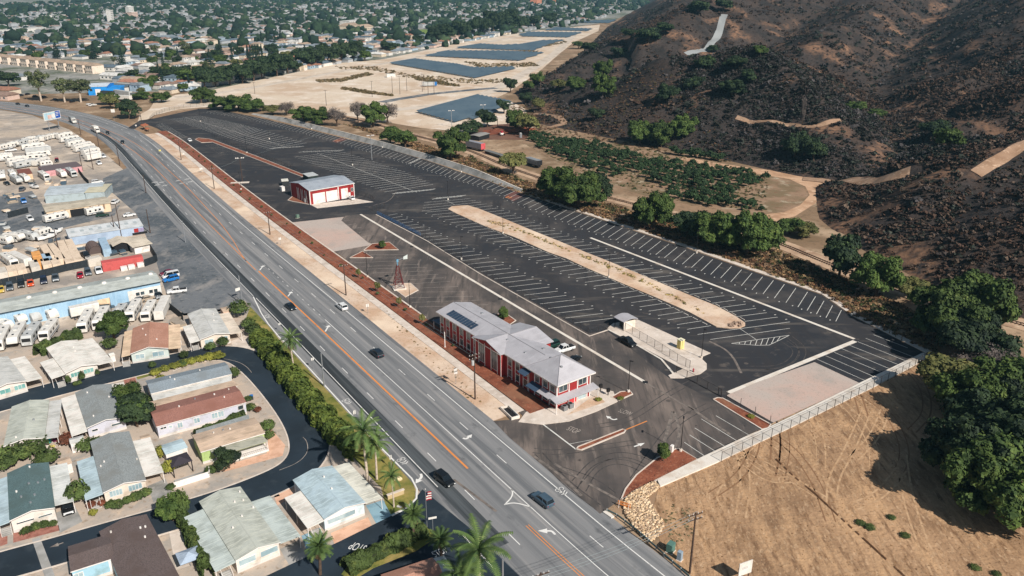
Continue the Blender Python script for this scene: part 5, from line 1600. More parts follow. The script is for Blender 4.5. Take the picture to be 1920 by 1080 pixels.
def trims(mb):
 for x in (.6, 3.4, 6.6, 9.8, 13, 16.2):
  for d in (0, 1.7):
   mb.box(x + d, x + d + .18, .52, .597, 0, Z_E - .1)
 for x in (30.4, 33.4, 36.4):
  for d in (0, 1.7):
   mb.box(x + d, x + d + .18, .52, .597, 0, Z_E - .1)
 for x in (18.6, 20.0, 22.6, 25.2, 27.8, 29.2):
  mb.box(x, x + .2, -.58, -.503, 0, Z_E - .1)
 for x in (38.5, 40.6, 43.4, 45.9, L_ - .8):
  mb.box(x, x + .2, .52, .597, 0, Z_E - .1)
 for y in (.55, 3.9, 6.3, 9.2, W_ - .8):
  mb.box(L_ - .597, L_ - .5, y, y + .25, 0, Z_E - .1)
 mb.box(18, 30, -1.17, -1.103, Z_E - .22, Z_E - .06)
part(rb, 'trim', m_trim, trims)
for x in (.8, 3.6, 6.8, 10, 13.2, 16.4, 30.6, 33.6, 36.6):
 window(rb, x + .12, x + 1.5, 3.6, 5.3, .6)
 window(rb, x + .12, x + 1.5, .8, 2.5, .6)
for x in (20.3, 25.5):
 window(rb, x, x + 2.2, 1.0, 5.6, -.5, mull=2)
for x in (40.9, 43.8, 46.3):
 window(rb, x, x + 1.5, 3.8, 5.3, .6)
 window(rb, x, x + 1.5, .8, 2.3, .6)
for y0, y1 in ((1.2, 3.5), (6.8, 9.0)):
 window(rb, y0, y1, 3.9, 5.4, L_ - .6, 'x', 1, mull=1)
window(rb, 1.2, 3.5, 1.1, 2.4, L_ - .6, 'x', 1, mull=1)
window(rb, 6.8, 9.0, .3, 2.6, L_ - .6, 'x', 1, pane=m_pane_pale, mull=1)
boxp(rb, 'door', paint('bright_red_door', 214, 62, 66), L_ - .597, L_ - .52, 4.3, 6.2, .1, 2.5)
for y in (11.6,):
 window(rb, 22, 24, 3.6, 5.2, 12.9, 'y', 1)
# awning roofs round the pavilion
part(rb, 'awning', m_roof_metal, lambda mb: (mb.slab([(L_ - .6, -1.2, 3.3), (L_ + 1.5, -1.2, 2.9), (L_ + 1.5, W_ + .3, 2.9), (L_ - .6, W_ + .3, 3.3)], .14), mb.slab([(43.6, -1.2, 2.9), (L_ - .6, -1.2, 2.9), (L_ - .6, .6, 3.3), (43.6, .6, 3.3)], .14)))
part(rb, 'awning', mat('blue_grey_metal', C(66, 84, 104), .5), lambda mb: (mb.slab([(36.9, -1.4, 5.0), (39.6, -1.4, 5.0), (39.6, .55, 5.6), (36.9, .55, 5.6)], .14), mb.slab([(39.9, -1.4, 2.8), (43.4, -1.4, 2.8), (43.4, .55, 3.4), (39.9, .55, 3.4)], .14)), 'blue grey lean-to awnings over the west doors')
part(rb, 'awning', MATS['blue_grey_metal'], lambda mb: mb.slab([(-3.2, .4, 2.7), (.55, .4, 2.9), (.55, 4.6, 2.9), (-3.2, 4.6, 2.7)], .16), 'dark blue entrance awning at the far end')
part(rb, 'awning_post', m_trim, lambda mb: [mb.box(x, x + .14, y, y + .14, 0, 2.85) for x, y in ((L_ + 1.2, -1.0), (L_ + 1.2, 4.0), (L_ + 1.2, W_), (-3.0, .6), (-3.0, 4.3))])
for i in range(10):
 x = 3.2 + i * 1.18
 def sp(mb, x=x):
  z = lambda y: Z_E + (RZ - Z_E) * y / 5.4 + .14
  mb.slab([(x, .9, z(.9)), (x + 1.05, .9, z(.9)), (x + 1.05, 3.1, z(3.1)), (x, 3.1, z(3.1))], .05)
 part(rb, 'solar_panel', m_solar, sp)
for x, y, s in ((9, 7.6, .5), (27, 8.8, .7), (25.8, 3.5, .4), (34.5, 7.4, .5), (33.5, 3.0, .4), (41.5, 4.0, .35), (46.0, 3.4, .35), (13.5, 1.6, .15), (28.0, .8, .15), (12.8, 3.4, .35)):
 zz = Z_E + (RZ - Z_E) * (1 - abs(y - 5.4) / 5.4)
 if x > 38:
  zz += 1.4
 part(rb, 'roof_vent', m_alu if s > .3 else m_trim, lambda mb: mb.prism([(x, y), (x + s, y), (x + s, y + s * 1.4), (x, y + s * 1.4)], zz - .2, [zz + .15 + s * .3] * 2 + [zz + .15] * 2))
for i, dy in enumerate((1.3, 3.0)):
 p = rb.matrix_basis @ Vector((L_ + .8, dy + .4, .17))
 ac = thing('ac_unit', 'square grey air conditioner on the ground, %s the corner of the red building' % ('nearer' if i == 0 else 'farther from'), 'air conditioner', p, rb.rotation_euler.z, 'outdoor units by the red building')
 boxp(ac, 'casing', mat('ac_casing', C(128, 128, 128), .6), -.55, .55, -.55, .55, 0, 1.1)
 part(ac, 'fan_guard', m_black, lambda mb: mb.add([(.42 * math.cos(k * .5236), .42 * math.sin(k * .5236), 1.11) for k in range(12)], [tuple(range(12))]))
# ---------------------------------------------------------------- gable sheds
def frame_from(FL, FR, BL):
 x = (FR - FL).to_2d()
 W = x.length
 x.normalize()
 y = Vector((-x.y, x.x))
 D = (BL - FL).to_2d().dot(y)
 return W, D, math.atan2(x.y, x.x)
def shed(name, label, pxFL, pxFR, pxBL, eave, rise, wallm, roofm, over=.4, ridge='x', cat='building', flat=False, ridge_at=.5, back=None):
 FL, FR, BL = at(*pxFL, eave), at(*pxFR, eave), at(*pxBL, eave)
 W, D, rz = frame_from(FL, FR, BL)
 t = thing(name, label, cat, (FL.x, FL.y, 0), rz)
 o = over
 be = eave if back is None else back
 if flat:
  part(t, 'wall', wallm, lambda mb: mb.prism([(o, o), (W - o, o), (W - o, D - o), (o, D - o)], 0, [eave - .12, eave - .12, eave + rise - .12, eave + rise - .12]))
  part(t, 'roof', roofm, lambda mb: mb.slab([(0, 0, eave), (W, 0, eave), (W, D, eave + rise), (0, D, eave + rise)], .14))
 elif ridge == 'x':
  m = D * ridge_at
  def wl(mb):
   mb.box(o, W - o, o, D - o, 0, eave - .1)
   for x in (o, W - o):
    mb.add([(x, o, eave - .1), (x, D - o, eave - .1), (x, m, eave + rise - .15)], [(0, 1, 2)])
  part(t, 'wall', wallm, wl)
  part(t, 'roof', roofm, lambda mb: (mb.slab([(0, 0, eave), (W, 0, eave), (W, m, eave + rise), (0, m, eave + rise)], .14), mb.slab([(0, m, eave + rise), (W, m, eave + rise), (W, D, eave), (0, D, eave)], .14)))
 else:
  m = W * ridge_at
  def wl(mb):
   mb.box(o, W - o, o, D - o, 0, eave - .1)
   for y in (o, D - o):
    mb.add([(o, y, eave - .1), (W - o, y, eave - .1), (m, y, eave + rise - .15)], [(0, 1, 2)])
  part(t, 'wall', wallm, wl)
  part(t, 'roof', roofm, lambda mb: (mb.slab([(0, 0, eave), (m, 0, eave + rise), (m, D, eave + rise), (0, D, eave)], .14), mb.slab([(m, 0, eave + rise), (W, 0, eave), (W, D, eave), (m, D, eave + rise)], .14)))
 return t, W, D
barn, bw, bd = shed('red_barn', 'red barn with three white roller doors and white trellis on its end wall', (579, 358), (665, 343), (538, 342.5), 6.0, 1.4, m_red, mat('barn_roof', C(168, 174, 180), .45, [(C(150, 156, 164), .3, .45, .65)], spec=.4), .3)
for x0, x1 in ((.05, .33), (.335, .60), (.66, .83)):
 def rd_(mb, x0=x0, x1=x1):
  mb.box(bw * x0 + .6, bw * x1 + .2, .2, .297, .05, 4.4)
  for k in range(8):
   mb.box(bw * x0 + .6, bw * x1 + .2, .18, .2, .3 + k * .52, .33 + k * .52)
 part(barn, 'roller_door', m_trim, rd_)
boxp(barn, 'door', m_trim, bw * .845, bw * .845 + 1.0, .2, .297, .05, 2.3)
window(barn, bw * .915, bw * .965, 2.6, 4.0, .3, mull=1)
part(barn, 'trim', m_trim, lambda mb: (mb.box(.25, .55, .18, .297, 0, 5.9), mb.box(bw - .55, bw - .25, .18, .297, 0, 5.9), mb.box(bw * .62, bw * .64, .18, .297, 0, 5.6), mb.box(.18, .297, .3, .6, 0, 5.9), mb.box(.18, .297, bd - .6, bd - .3, 0, 5.9),
          mb.box(0, bw, -.08, -.003, 5.72, 5.98)))
for y0 in (3.0, 6.6, 10.2):
 def tr(mb, y0=y0):
  if y0 + 1.6 > bd:
   return
  for y in (y0, y0 + 1.5):
   mb.box(.12, .295, y, y + .16, .2, 5.2)
  for k in range(9):
   mb.box(.2, .295, y0, y0 + 1.6, .6 + k * .52, .66 + k * .52)
  mb.tube((.2, y0, .4), (.2, y0 + 1.6, 5.0), .05)
 part(barn, 'trellis', m_trim, tr)
bs2, w2, d2 = shed('pump_shed', 'dark shed with pale roof behind the red barn', (577, 331), (597, 328), (574, 325), 3.0, .2, mat('dark_green_wall', C(44, 54, 52), .8), paint('pale_roof', 190, 192, 190), .15, flat=True)
bs3, w2, d2 = shed('pale_shed', 'small cream shed at the end wall of the red barn', (528, 340), (541, 339), (526, 336), 2.6, .1, mat('dark_wall', C(52, 54, 54), .8), paint('cream_roof', 226, 220, 206), .1, flat=True)
bs4, w2, d2 = shed('pale_shed', 'white cabinet standing before the cream shed by the barn', (528, 351), (534, 350), (527, 348.5), 2.0, .05, m_trim, m_trim, .05, flat=True, cat='cabinet')
# ---------------------------------------------------------------- guard shelter by the pad
sh, sw_, sd_ = shed('guard_shelter', 'small shelter with a curved grey roof and open dark front on the concrete pad', (1169, 604), (1195.5, 596.5), (1149.5, 594.5), 2.9, .0, m_dark, m_roof_metal, .5, flat=True)
for o in list(sh.children):
 bpy.data.objects.remove(o)
part(sh, 'roof', m_roof_metal, lambda mb: [mb.slab([(sw_ * a, -.2, 2.9 + .5 * math.sin(math.pi * a)), (sw_ * b, -.2, 2.9 + .5 * math.sin(math.pi * b)), (sw_ * b, sd_, 2.9 + .5 * math.sin(math.pi * b)), (sw_ * a, sd_, 2.9 + .5 * math.sin(math.pi * a))], .12) for a, b in zip([k / 8 for k in range(8)], [(k + 1) / 8 for k in range(8)])])
part(sh, 'block_wall', m_conc_w, lambda mb: (mb.box(sw_ * .12, sw_ * .9, .5, .75, .15, 2.4), mb.box(sw_ * .9, sw_ * .95, .5, sd_ * .9, .15, 2.4)))
part(sh, 'booth', mat('booth_green', C(58, 66, 62), .6), lambda mb: mb.box(sw_ * .3, sw_ * .62, sd_ * .35, sd_ * .8, .15, 2.5))
for x, y in ((.06, .06), (.06, .92), (.5, .92), (.93, .93)):
 boxp(sh, 'post', m_black, sw_ * x, sw_ * x + .15, sd_ * y, sd_ * y + .15, .15, 2.95)
bth = thing('portable_toilet', 'pale yellow portable cabin alone on the concrete pad', 'portable toilet', at(1275.5, 654), heading(at(1260, 640), at(1300, 660)))
boxp(bth, 'cabin', paint('pale_yellow', 232, 214, 140), -.65, .65, -.65, .65, .2, 2.5)
part(bth, 'roof', paint('cream_lid', 236, 228, 196), lambda mb: mb.prism([(-.72, -.72), (.72, -.72), (.72, .72), (-.72, .72)], 2.5, 2.68))
boxp(bth, 'door', paint('door_yellow', 220, 200, 124), -.45, .45, -.7, -.652, .25, 2.3)
# ---------------------------------------------------------------- mobile homes
ROOFS = {}
def roofm(name, r, g, b, streak=True, s=.8):
 return mat(name, C(r, g, b), .7, [(C(r * .86, g * .86, b * .85), .35, .42, .62), (C(min(255, r * 1.08), min(255, g * 1.07), min(255, b * 1.05)), 2.2, .5, .64, (.12, 2.2, 1))] if streak else
    [(C(r * .80, g * .80, b * .80), 5, .45, .62), (C(min(255, r * 1.14), min(255, g * 1.14), min(255, b * 1.14)), 9, .54, .68), (C(r * .9, g * .88, b * .86), .3, .45, .65)], spec=.2)
def awning(t, name, x0, x1, y0, y1, z0, z1, m, label=None, side=0):
 """flat awning beside a home with its posts on the outer edge"""
 a = part(t, name, m, lambda mb: mb.slab([(x0, y0, z0), (x1, y0, z1), (x1, y1, z1), (x0, y1, z0)], .1), label)
 xo, zo = (x0, z0) if side < 0 else (x1, z1)
 n = max(2, int(abs(y1 - y0) / 3.6) + 1)
 for i in range(n):
  y = y0 + .15 + (y1 - y0 - .4) * i / (n - 1)
  xx = xo + (.06 if side < 0 else -.18)
  boxp(a, 'post', m_trim, xx, xx + .1, y, y + .1, .05, zo - .1)
 return a
def home(label, FL, FR, BL, roof, wall, ridge='y', left=None, right=None, win=(), rise=.75, eave=2.9, awnm=None, wframe=None, door=None, vents=(), steps=None, skirt=True, backwall=None):
 a, b, c = at(*FL, eave), at(*FR, eave), at(*BL, eave)
 W, D, rz = frame_from(a, b, c)
 t = thing('mobile_home', label, 'mobile home', (a.x, a.y, 0), rz)
 o = .15
 if ridge == 'y':
  m = W / 2
  def wl(mb):
   mb.box(o, W - o, o + .35, D - o, .05, eave - .08)
   for y in (o + .35, D - o):
    mb.add([(o, y, eave - .08), (W - o, y, eave - .08), (m, y, eave + rise - .14)], [(0, 1, 2)])
  part(t, 'wall', wall, wl)
  part(t, 'roof', roof, lambda mb: (mb.slab([(0, 0, eave), (m, 0, eave + rise), (m, D, eave + rise), (0, D, eave)], .13), mb.slab([(m, 0, eave + rise), (W, 0, eave), (W, D, eave), (m, D, eave + rise)], .13)))
  part(t, 'ridge_cap', awnm or roof, lambda mb: mb.slab([(m - .18, 0.02, eave + rise + .01), (m, 0.02, eave + rise + .05), (m, D - .02, eave + rise + .05), (m - .18, D - .02, eave + rise + .01)], .04).slab([(m, .02, eave + rise + .05), (m + .18, .02, eave + rise + .01), (m + .18, D - .02, eave + rise + .01), (m, D - .02, eave + rise + .05)], .04))
  part(t, 'fascia', m_trim, lambda mb: (mb.add([(0, -.03, eave - .16), (m, -.03, eave + rise - .16), (m, -.03, eave + rise + .03), (0, -.03, eave + .03)], [(0, 1, 2, 3)]), mb.add([(m, -.03, eave + rise - .16), (W, -.03, eave - .16), (W, -.03, eave + .03), (m, -.03, eave + rise + .03)], [(0, 1, 2, 3)])))
  wy = o + .35
 else:
  m = D / 2
  def wl(mb):
   mb.box(o, W - o, o, D - o, .05, eave - .08)
   for x in (o, W - o):
    mb.add([(x, o, eave - .08), (x, D - o, eave - .08), (x, m, eave + rise - .14)], [(0, 1, 2)])
  part(t, 'wall', wall, wl)
  part(t, 'roof', roof, lambda mb: (mb.slab([(0, 0, eave), (W, 0, eave), (W, m, eave + rise), (0, m, eave + rise)], .13), mb.slab([(0, m, eave + rise), (W, m, eave + rise), (W, D, eave), (0, D, eave)], .13)))
  part(t, 'gutter', m_trim, lambda mb: mb.box(0, W, -.08, -.002, eave - .16, eave - .02))
  wy = o
 if left:
  awning(t, 'awning', -left[0], -.01, left[1] * D, left[2] * D, eave - .45, eave - .22, left[3] if len(left) > 3 else (awnm or m_trim), side=-1)
 if right:
  awning(t, 'carport_roof', W + .01, W + right[0], right[1] * D, right[2] * D, eave - .22, eave - .4, right[3] if len(right) > 3 else (awnm or m_trim), side=1)
 for w_ in win:
  x0, x1, z0, z1 = w_[:4]
  window(t, x0 * W, x1 * W, z0, z1, wy, pane=w_[4] if len(w_) > 4 else m_pane_pale, frame=wframe, mull=w_[5] if len(w_) > 5 else 1)
 if skirt:
  part(t, 'skirting', paint('skirting', 214, 206, 198), lambda mb: (mb.box(o - .02, W - o + .02, wy - .03, wy - .003, .03, .55)))
 if door:
  boxp(t, 'door', door[2], door[0], door[0] + .9, wy - .05, wy - .003, .5, 2.5)
 for vx, vy, s in vents:
  zz = eave + rise * (1 - abs(vx - .5) * 2 if ridge == 'y' else 1 - abs(vy - .5) * 2)
  part(t, 'roof_vent', m_trim if s < .5 else m_alu, lambda mb: mb.tube((vx * W, vy * D, zz - .1), (vx * W, vy * D, zz + .3), .12 + s * .12, None, 7))
 if steps:
  sx, sy = steps
  st_ = part(t, 'steps', m_conc_g, lambda mb: [mb.box(sx, sx + 1.5, sy + .3 * k, sy + .3 * k + .3, .03, .16 * (k + 1)) for k in range(5)])
  part(st_, 'railing', m_trim, lambda mb: (mb.path([(sx, sy, .9), (sx, sy + 1.5, 1.7)], .04), mb.path([(sx, sy, 0), (sx, sy, .9)], .04), mb.path([(sx + 1.5, sy, .9), (sx + 1.5, sy + 1.5, 1.7)], .04), mb.path([(sx + 1.5, sy, 0), (sx + 1.5, sy, .9)], .04)))
 return t, W, D
W1 = paint('warm_white_wall', 232, 220, 208)
W2 = paint('lavender_wall', 206, 204, 212)
W3 = paint('pale_green_wall', 206, 214, 206)
W4 = paint('cream_wall', 234, 216, 198)
RW_ = roofm('white_metal_roof', 242, 232, 220)
RG = roofm('pale_grey_roof', 208, 206, 200)
RC = roofm('weathered_ribbed_roof', 194, 196, 184)
RS = roofm('grey_shingle', 156, 160, 158, False)
RGn = roofm('green_grey_shingle', 100, 122, 122, False)
RB = roofm('brown_shingle', 112, 98, 94, False)
RT = roofm('terracotta_shingle', 196, 146, 124, False)
RR = roofm('red_brown_shingle', 166, 118, 104, False)
RSl = roofm('slate_shingle', 148, 158, 164, False)
RBl = roofm('pale_blue_roof', 186, 204, 210)
RBe = roofm('beige_roof', 208, 182, 158)
TEAL = m_pane_teal
home('pale grey roofed home with a white carport and teal windows at the photo edge', (-22, 735), (50, 714), (-34, 681), RG, W1, right=(3.1, 0, .9, RW_), win=((.28, .55, 1.2, 2.2, TEAL, 1), (.66, .94, 1.2, 2.2, TEAL, 2)))
home('white roofed home with teal shuttered windows and wide white awnings', (122, 700), (184, 682.5), (106, 647), RW_, W1, left=(2.9, 0, .62, RW_), right=(3.3, 0, .98, RW_), win=((.16, .44, 1.2, 2.2, TEAL, 2), (.55, .84, 1.2, 2.2, TEAL, 2)), vents=((.7, .7, .2), (.66, .55, .2)), steps=(-2.0, -.6))
home('home with a terracotta shingle roof and peach awnings', (243.9, 663.6), (315.6, 652.7), (224, 619), RT, W3, left=(2.0, 0, .97, roofm('peach_roof', 238, 204, 172)), right=(2.8, 0, .95, MATS['peach_roof']), win=((.12, .34, 1.1, 2.2), (.56, .86, 1.0, 2.2)), vents=((.3, .8, .2), (.7, .3, .2), (.4, .5, .2)), steps=(-1.9, -.8), rise=1.1)
home('home with a ribbed pale grey roof and a white side awning by the round shrubs', (374.8, 636.6), (431.9, 624.9), (344.8, 589.7), RG, W4, left=(2.4, 0, .62, RW_), right=(2.8, 0, .8, roofm('cream_awning', 236, 216, 196)), win=((.15, .42, 1.1, 2.2), (.6, .9, 1.1, 2.2)), vents=((.7, .5, .2), (.8, .75, .2)), steps=(-1.9, .4))
home('weathered ribbed roof home with a patio of coloured chairs', (6, 837), (83.4, 821), (-18, 770), RC, W1, right=(2.3, 0, .98, RG), vents=((.68, .45, .8), (.3, .1, .2)), win=((.05, .3, 1.1, 2.1), (.45, .6, 1.1, 2.1)))
home('grey shingle home with a broad white awning and two small awned windows', (162.4, 802.6), (235.5, 782.9), (140.4, 736), RS, W2, left=(2.9, -.05, .98, RW_), right=(2.5, .42, 1.0, RW_), win=((.12, .26, 1.5, 1.9, m_pane, 0), (.62, .88, 1.5, 1.9, m_pane, 0)), vents=((.3, .85, .2), (.25, .2, .2), (.8, .6, .2)))
home('grey shingle home with pinkish shutters, front shrubs and a white carport', (193, 924), (274, 900), (170, 827.5), RS, W4, left=(2.9, .0, .72, RBl), right=(3.2, .08, .8, RW_), win=((.14, .42, 1.3, 2.4, m_pane_pale, 3), (.58, .88, 1.3, 2.4, m_pane_pale, 3)), vents=((.1, .45, .2), (.95, .4, .2), (.2, .5, .2)), steps=(-2.2, .1), wframe=paint('pale_frame', 226, 222, 216))
home('green grey shingle home with ribbed carport sheltering a black car', (17.5, 976.7), (103, 951.7), (10, 888), RGn, W1, left=(2.2, 0, .95, RBl), right=(2.9, .06, .92, roofm('ribbed_white_awning', 222, 222, 216)), win=((.12, .5, 1.5, 1.75, m_pane, 0), (.6, .9, 1.5, 1.75, m_pane, 0)), vents=((.3, .35, .5), (.5, .55, .5), (.7, .55, .5), (.85, .6, .5), (.6, .3, .5), (.5, .15, .5), (.55, .92, .3), (.2, .5, .3)), steps=(-1.6, .2))
home('large dark brown shingle home at the bottom edge with a pale blue wing', (240, 1124), (338, 1083), (195, 993), RB, paint('pale_blue_wall', 160, 198, 212), vents=((.75, .65, .3), (.75, .8, .3), (.85, .8, .3), (.2, .9, .3), (.3, .1, .3)))
home('lower brown roofed wing with a white door beside the street', (132, 1072), (214, 1046), (122, 1026), RB, MATS['pale_blue_wall'], ridge='x', rise=.5, win=((.05, .25, 1.1, 2.1),), door=(5.2, 0, m_trim))
home('ribbed weathered metal roof home with twin white window awnings', (441.7, 1051.7), (525.8, 1016.7), (384, 936), RC, W1, left=(3.2, .0, .88, roofm('pale_sage_roof', 196, 204, 198)), right=(3.4, .0, .72, MATS['pale_sage_roof']), win=((.08, .44, 1.2, 2.2, m_pane_pale, 0), (.56, .94, 1.2, 2.2, m_pane_pale, 0)), vents=((.3, .4, .3), (.65, .75, .3), (.85, .75, .3), (.9, .9, .3), (.95, .6, .3), (.6, .5, .2)), steps=(-2.2, -.2))
home('pale blue roofed home with white carport and blue driveway by the lawn', (608, 974), (685.8, 942.5), (556.7, 896.7), RBl, paint('ice_wall', 214, 228, 232), left=(3.0, .0, .74, RW_), right=(3.2, .0, .98, roofm('ivory_roof', 226, 222, 208)), win=((.1, .75, 1.2, 2.1, m_pane_pale, 0),), vents=((.6, .75, .3), (.55, .45, .3)), steps=(-2.2, -.3))
home('long slate shingle home with a pale side strip roof', (282.5, 738), (435, 700.8), (271.7, 714), RSl, W1, ridge='x', vents=((.28, .62, .2), (.65, .62, .2), (.32, .4, .2)))
home('long red brown shingle home with a lavender wall of white windows', (293, 800), (461.7, 754), (279, 765), RR, W2, ridge='x', win=((.04, .1, 1.9, 2.3, m_pane, 1), (.13, .16, 1.7, 2.2, m_pane_pale, 0), (.22, .27, 1.2, 2.3), (.40, .46, 1.2, 2.3), (.60, .66, 1.1, 2.3), (.67, .73, 1.1, 2.3), (.90, .96, 1.5, 2.4, m_pane, 0)),
  vents=((.5, .75, .5), (.72, .7, .4), (.3, .5, .2), (.8, .4, .2), (.9, .8, .2)))
home('beige roofed home with pale green wall and railed porch', (376, 847.5), (496.7, 811.7), (361.7, 815), RBe, paint('lime_wall', 176, 196, 126), ridge='x', rise=.45, vents=((.45, .7, .5), (.55, .65, .3), (.3, .7, .3)))
home('brown roofed home with a white slatted patio cover at the bottom edge', (735, 1120), (835, 1085), (712, 1078), RT, W1, ridge='x', right=(2.0, .2, 1.0, MATS['ribbed_white_awning']))
def strip_roof(label, quad, z0, z1, m, wallm=None):
 P = [at(*quad[0], z0), at(*quad[1], z0), at(*quad[2], z1), at(*quad[3], z1)]
 t = thing('carport', label, 'carport', (P[0].x, P[0].y, 0))
 L_P = [(p.x - P[0].x, p.y - P[0].y, p.z) for p in P]
 part(t, 'roof', m, lambda mb: mb.slab(L_P, .12))
 for i in range(4):
  x, y = L_P[i][:2]
  cx, cy = sum(p[0] for p in L_P) / 4, sum(p[1] for p in L_P) / 4
  x, y = x + (cx - x) * .03, y + (cy - y) * .03
  boxp(t, 'post', m_trim, x - .06, x + .06, y - .06, y + .06, .03, min(z0, z1) - .12)
 return t, L_P
strip_roof('pale grey carport strip along the slate shingle home', [(287.5, 751), (433, 715), (435, 703), (283, 740)], 2.2, 2.5, RG)
strip_roof('narrow cream carport strip along the red brown shingle home', [(279, 764), (446, 721.5), (437, 713), (278, 754)], 2.4, 2.3, RBe)
strip_roof('grey patio cover behind the beige roofed home', [(367, 817), (468, 786), (466, 777), (367.5, 807)], 2.2, 2.4, RS)
pc, LP = strip_roof('olive grey porch cover with white railing in front of the beige home', [(404, 856), (502, 827), (492, 816), (392, 843)], 2.3, 2.6, roofm('porch_roof', 168, 166, 150))
part(pc, 'railing', m_trim, lambda mb: [mb.tube((LP[0][0] + (LP[1][0] - LP[0][0]) * k / 26, LP[0][1] + (LP[1][1] - LP[0][1]) * k / 26, .35), (LP[0][0] + (LP[1][0] - LP[0][0]) * k / 26, LP[0][1] + (LP[1][1] - LP[0][1]) * k / 26, 1.25), .025, None, 4) for k in range(27)] + [mb.tube((LP[0][0], LP[0][1], z), (LP[1][0], LP[1][1], z), .04, None, 4) for z in (.35, 1.25)])
part(pc, 'porch_floor', m_trim, lambda mb: mb.prism([(p[0], p[1]) for p in LP], .03, .4))
# sheds, patio gazebo and walls between the homes
gz = thing('gazebo', 'dark grey pavilion roof over an outdoor dining set', 'gazebo', at(340, 882), heading(at(320, 870), at(350, 860)))
part(gz, 'roof', mat('gazebo_roof', C(62, 56, 62), .8), lambda mb: mb.add([(-1.9, -1.9, 2.4), (1.9, -1.9, 2.4), (1.9, 1.9, 2.4), (-1.9, 1.9, 2.4), (0, 0, 3.2)], [(0, 1, 4), (1, 2, 4), (2, 3, 4), (3, 0, 4), (3, 2, 1, 0)]))
for x in (-1.7, 1.7):
 for y in (-1.7, 1.7):
  boxp(gz, 'post', m_black, x - .08, x + .08, y - .08, y + .08, .03, 2.4)
um = thing('patio_umbrella', 'pale blue square canopy on the brown home patio', 'canopy', at(358, 1062), .6)
part(um, 'canopy', roofm('canopy_cloth', 176, 190, 206), lambda mb: mb.add([(-1.7, -1.7, 2.2), (1.7, -1.7, 2.2), (1.7, 1.7, 2.2), (-1.7, 1.7, 2.2), (0, 0, 2.9)], [(0, 1, 4), (1, 2, 4), (2, 3, 4), (3, 0, 4), (3, 2, 1, 0)]))
part(um, 'pole', m_alu, lambda mb: mb.tube((0, 0, 0), (0, 0, 2.8), .04))
for lb, a, b, c, e, wm, rm in [
 ('white shed behind the wide hedge bushes', (131, 832), (158, 825), (127, 823), 2.3, m_trim, RG), ('pale shed at the back of the green roof home', (110, 875), (135, 867), (108, 862), 2.2, m_trim, RBe),
 ('white shed between the shingle home and the trees', (266, 829), (284, 824), (262, 818), 2.2, m_trim, RBe), ('white garden shed below the red roof home', (310, 852), (352, 838), (308, 833), 2.2, m_trim, RBl),
 ('small white shed beside the terracotta roof home', (206, 668), (216, 665), (205, 662), 1.8, m_trim, RW_), ('pale shed behind the ribbed grey roof home', (418, 585), (432, 582), (413, 577), 2.3, paint('peach_wall', 236, 200, 176), RBe)]:
 shed('garden_shed', lb, a, b, c, e, .25, wm, rm, .1, cat='shed')
pw = raised('patio_slab', [(327, 903), (392, 883), (392, 888), (330, 915)], .3, m_conc_g)
wl = thing('garden_wall', 'white low wall around the corner patio slab', 'wall', at(327, 912))
P = [p - at(327, 912) for p in ats([(327, 916), (393, 895), (392, 886)])]
part(wl, 'wall', m_trim, lambda mb: [mb.prism([(a.x, a.y), (b.x, b.y), (b.x + .18, b.y + .12), (a.x + .18, a.y + .12)], 0, 1.3) for a, b in zip(P[:-1], P[1:])])
wl['kind'] = 'thing'
sg = thing('stone_sign', 'tan stone sign wall on the lawn corner by the entry', 'sign', at(742, 931), heading(at(733, 937), at(755, 929)))
boxp(sg, 'wall', paint('tan_stone', 196, 172, 132), -1.6, 1.6, -.2, .2, 0, .9)
boxp(sg, 'cap', m_conc, -1.7, 1.7, -.26, .26, .9, 1.02)
rk = thing('boulder', 'pale boulder resting on the lawn by the highway kerb', 'rock', at(746, 901))
MB().ball((0, 0, .35), .9, .55, .5, 8, 5).build('boulder_stone', paint('pale_stone', 226, 204, 160), rk)
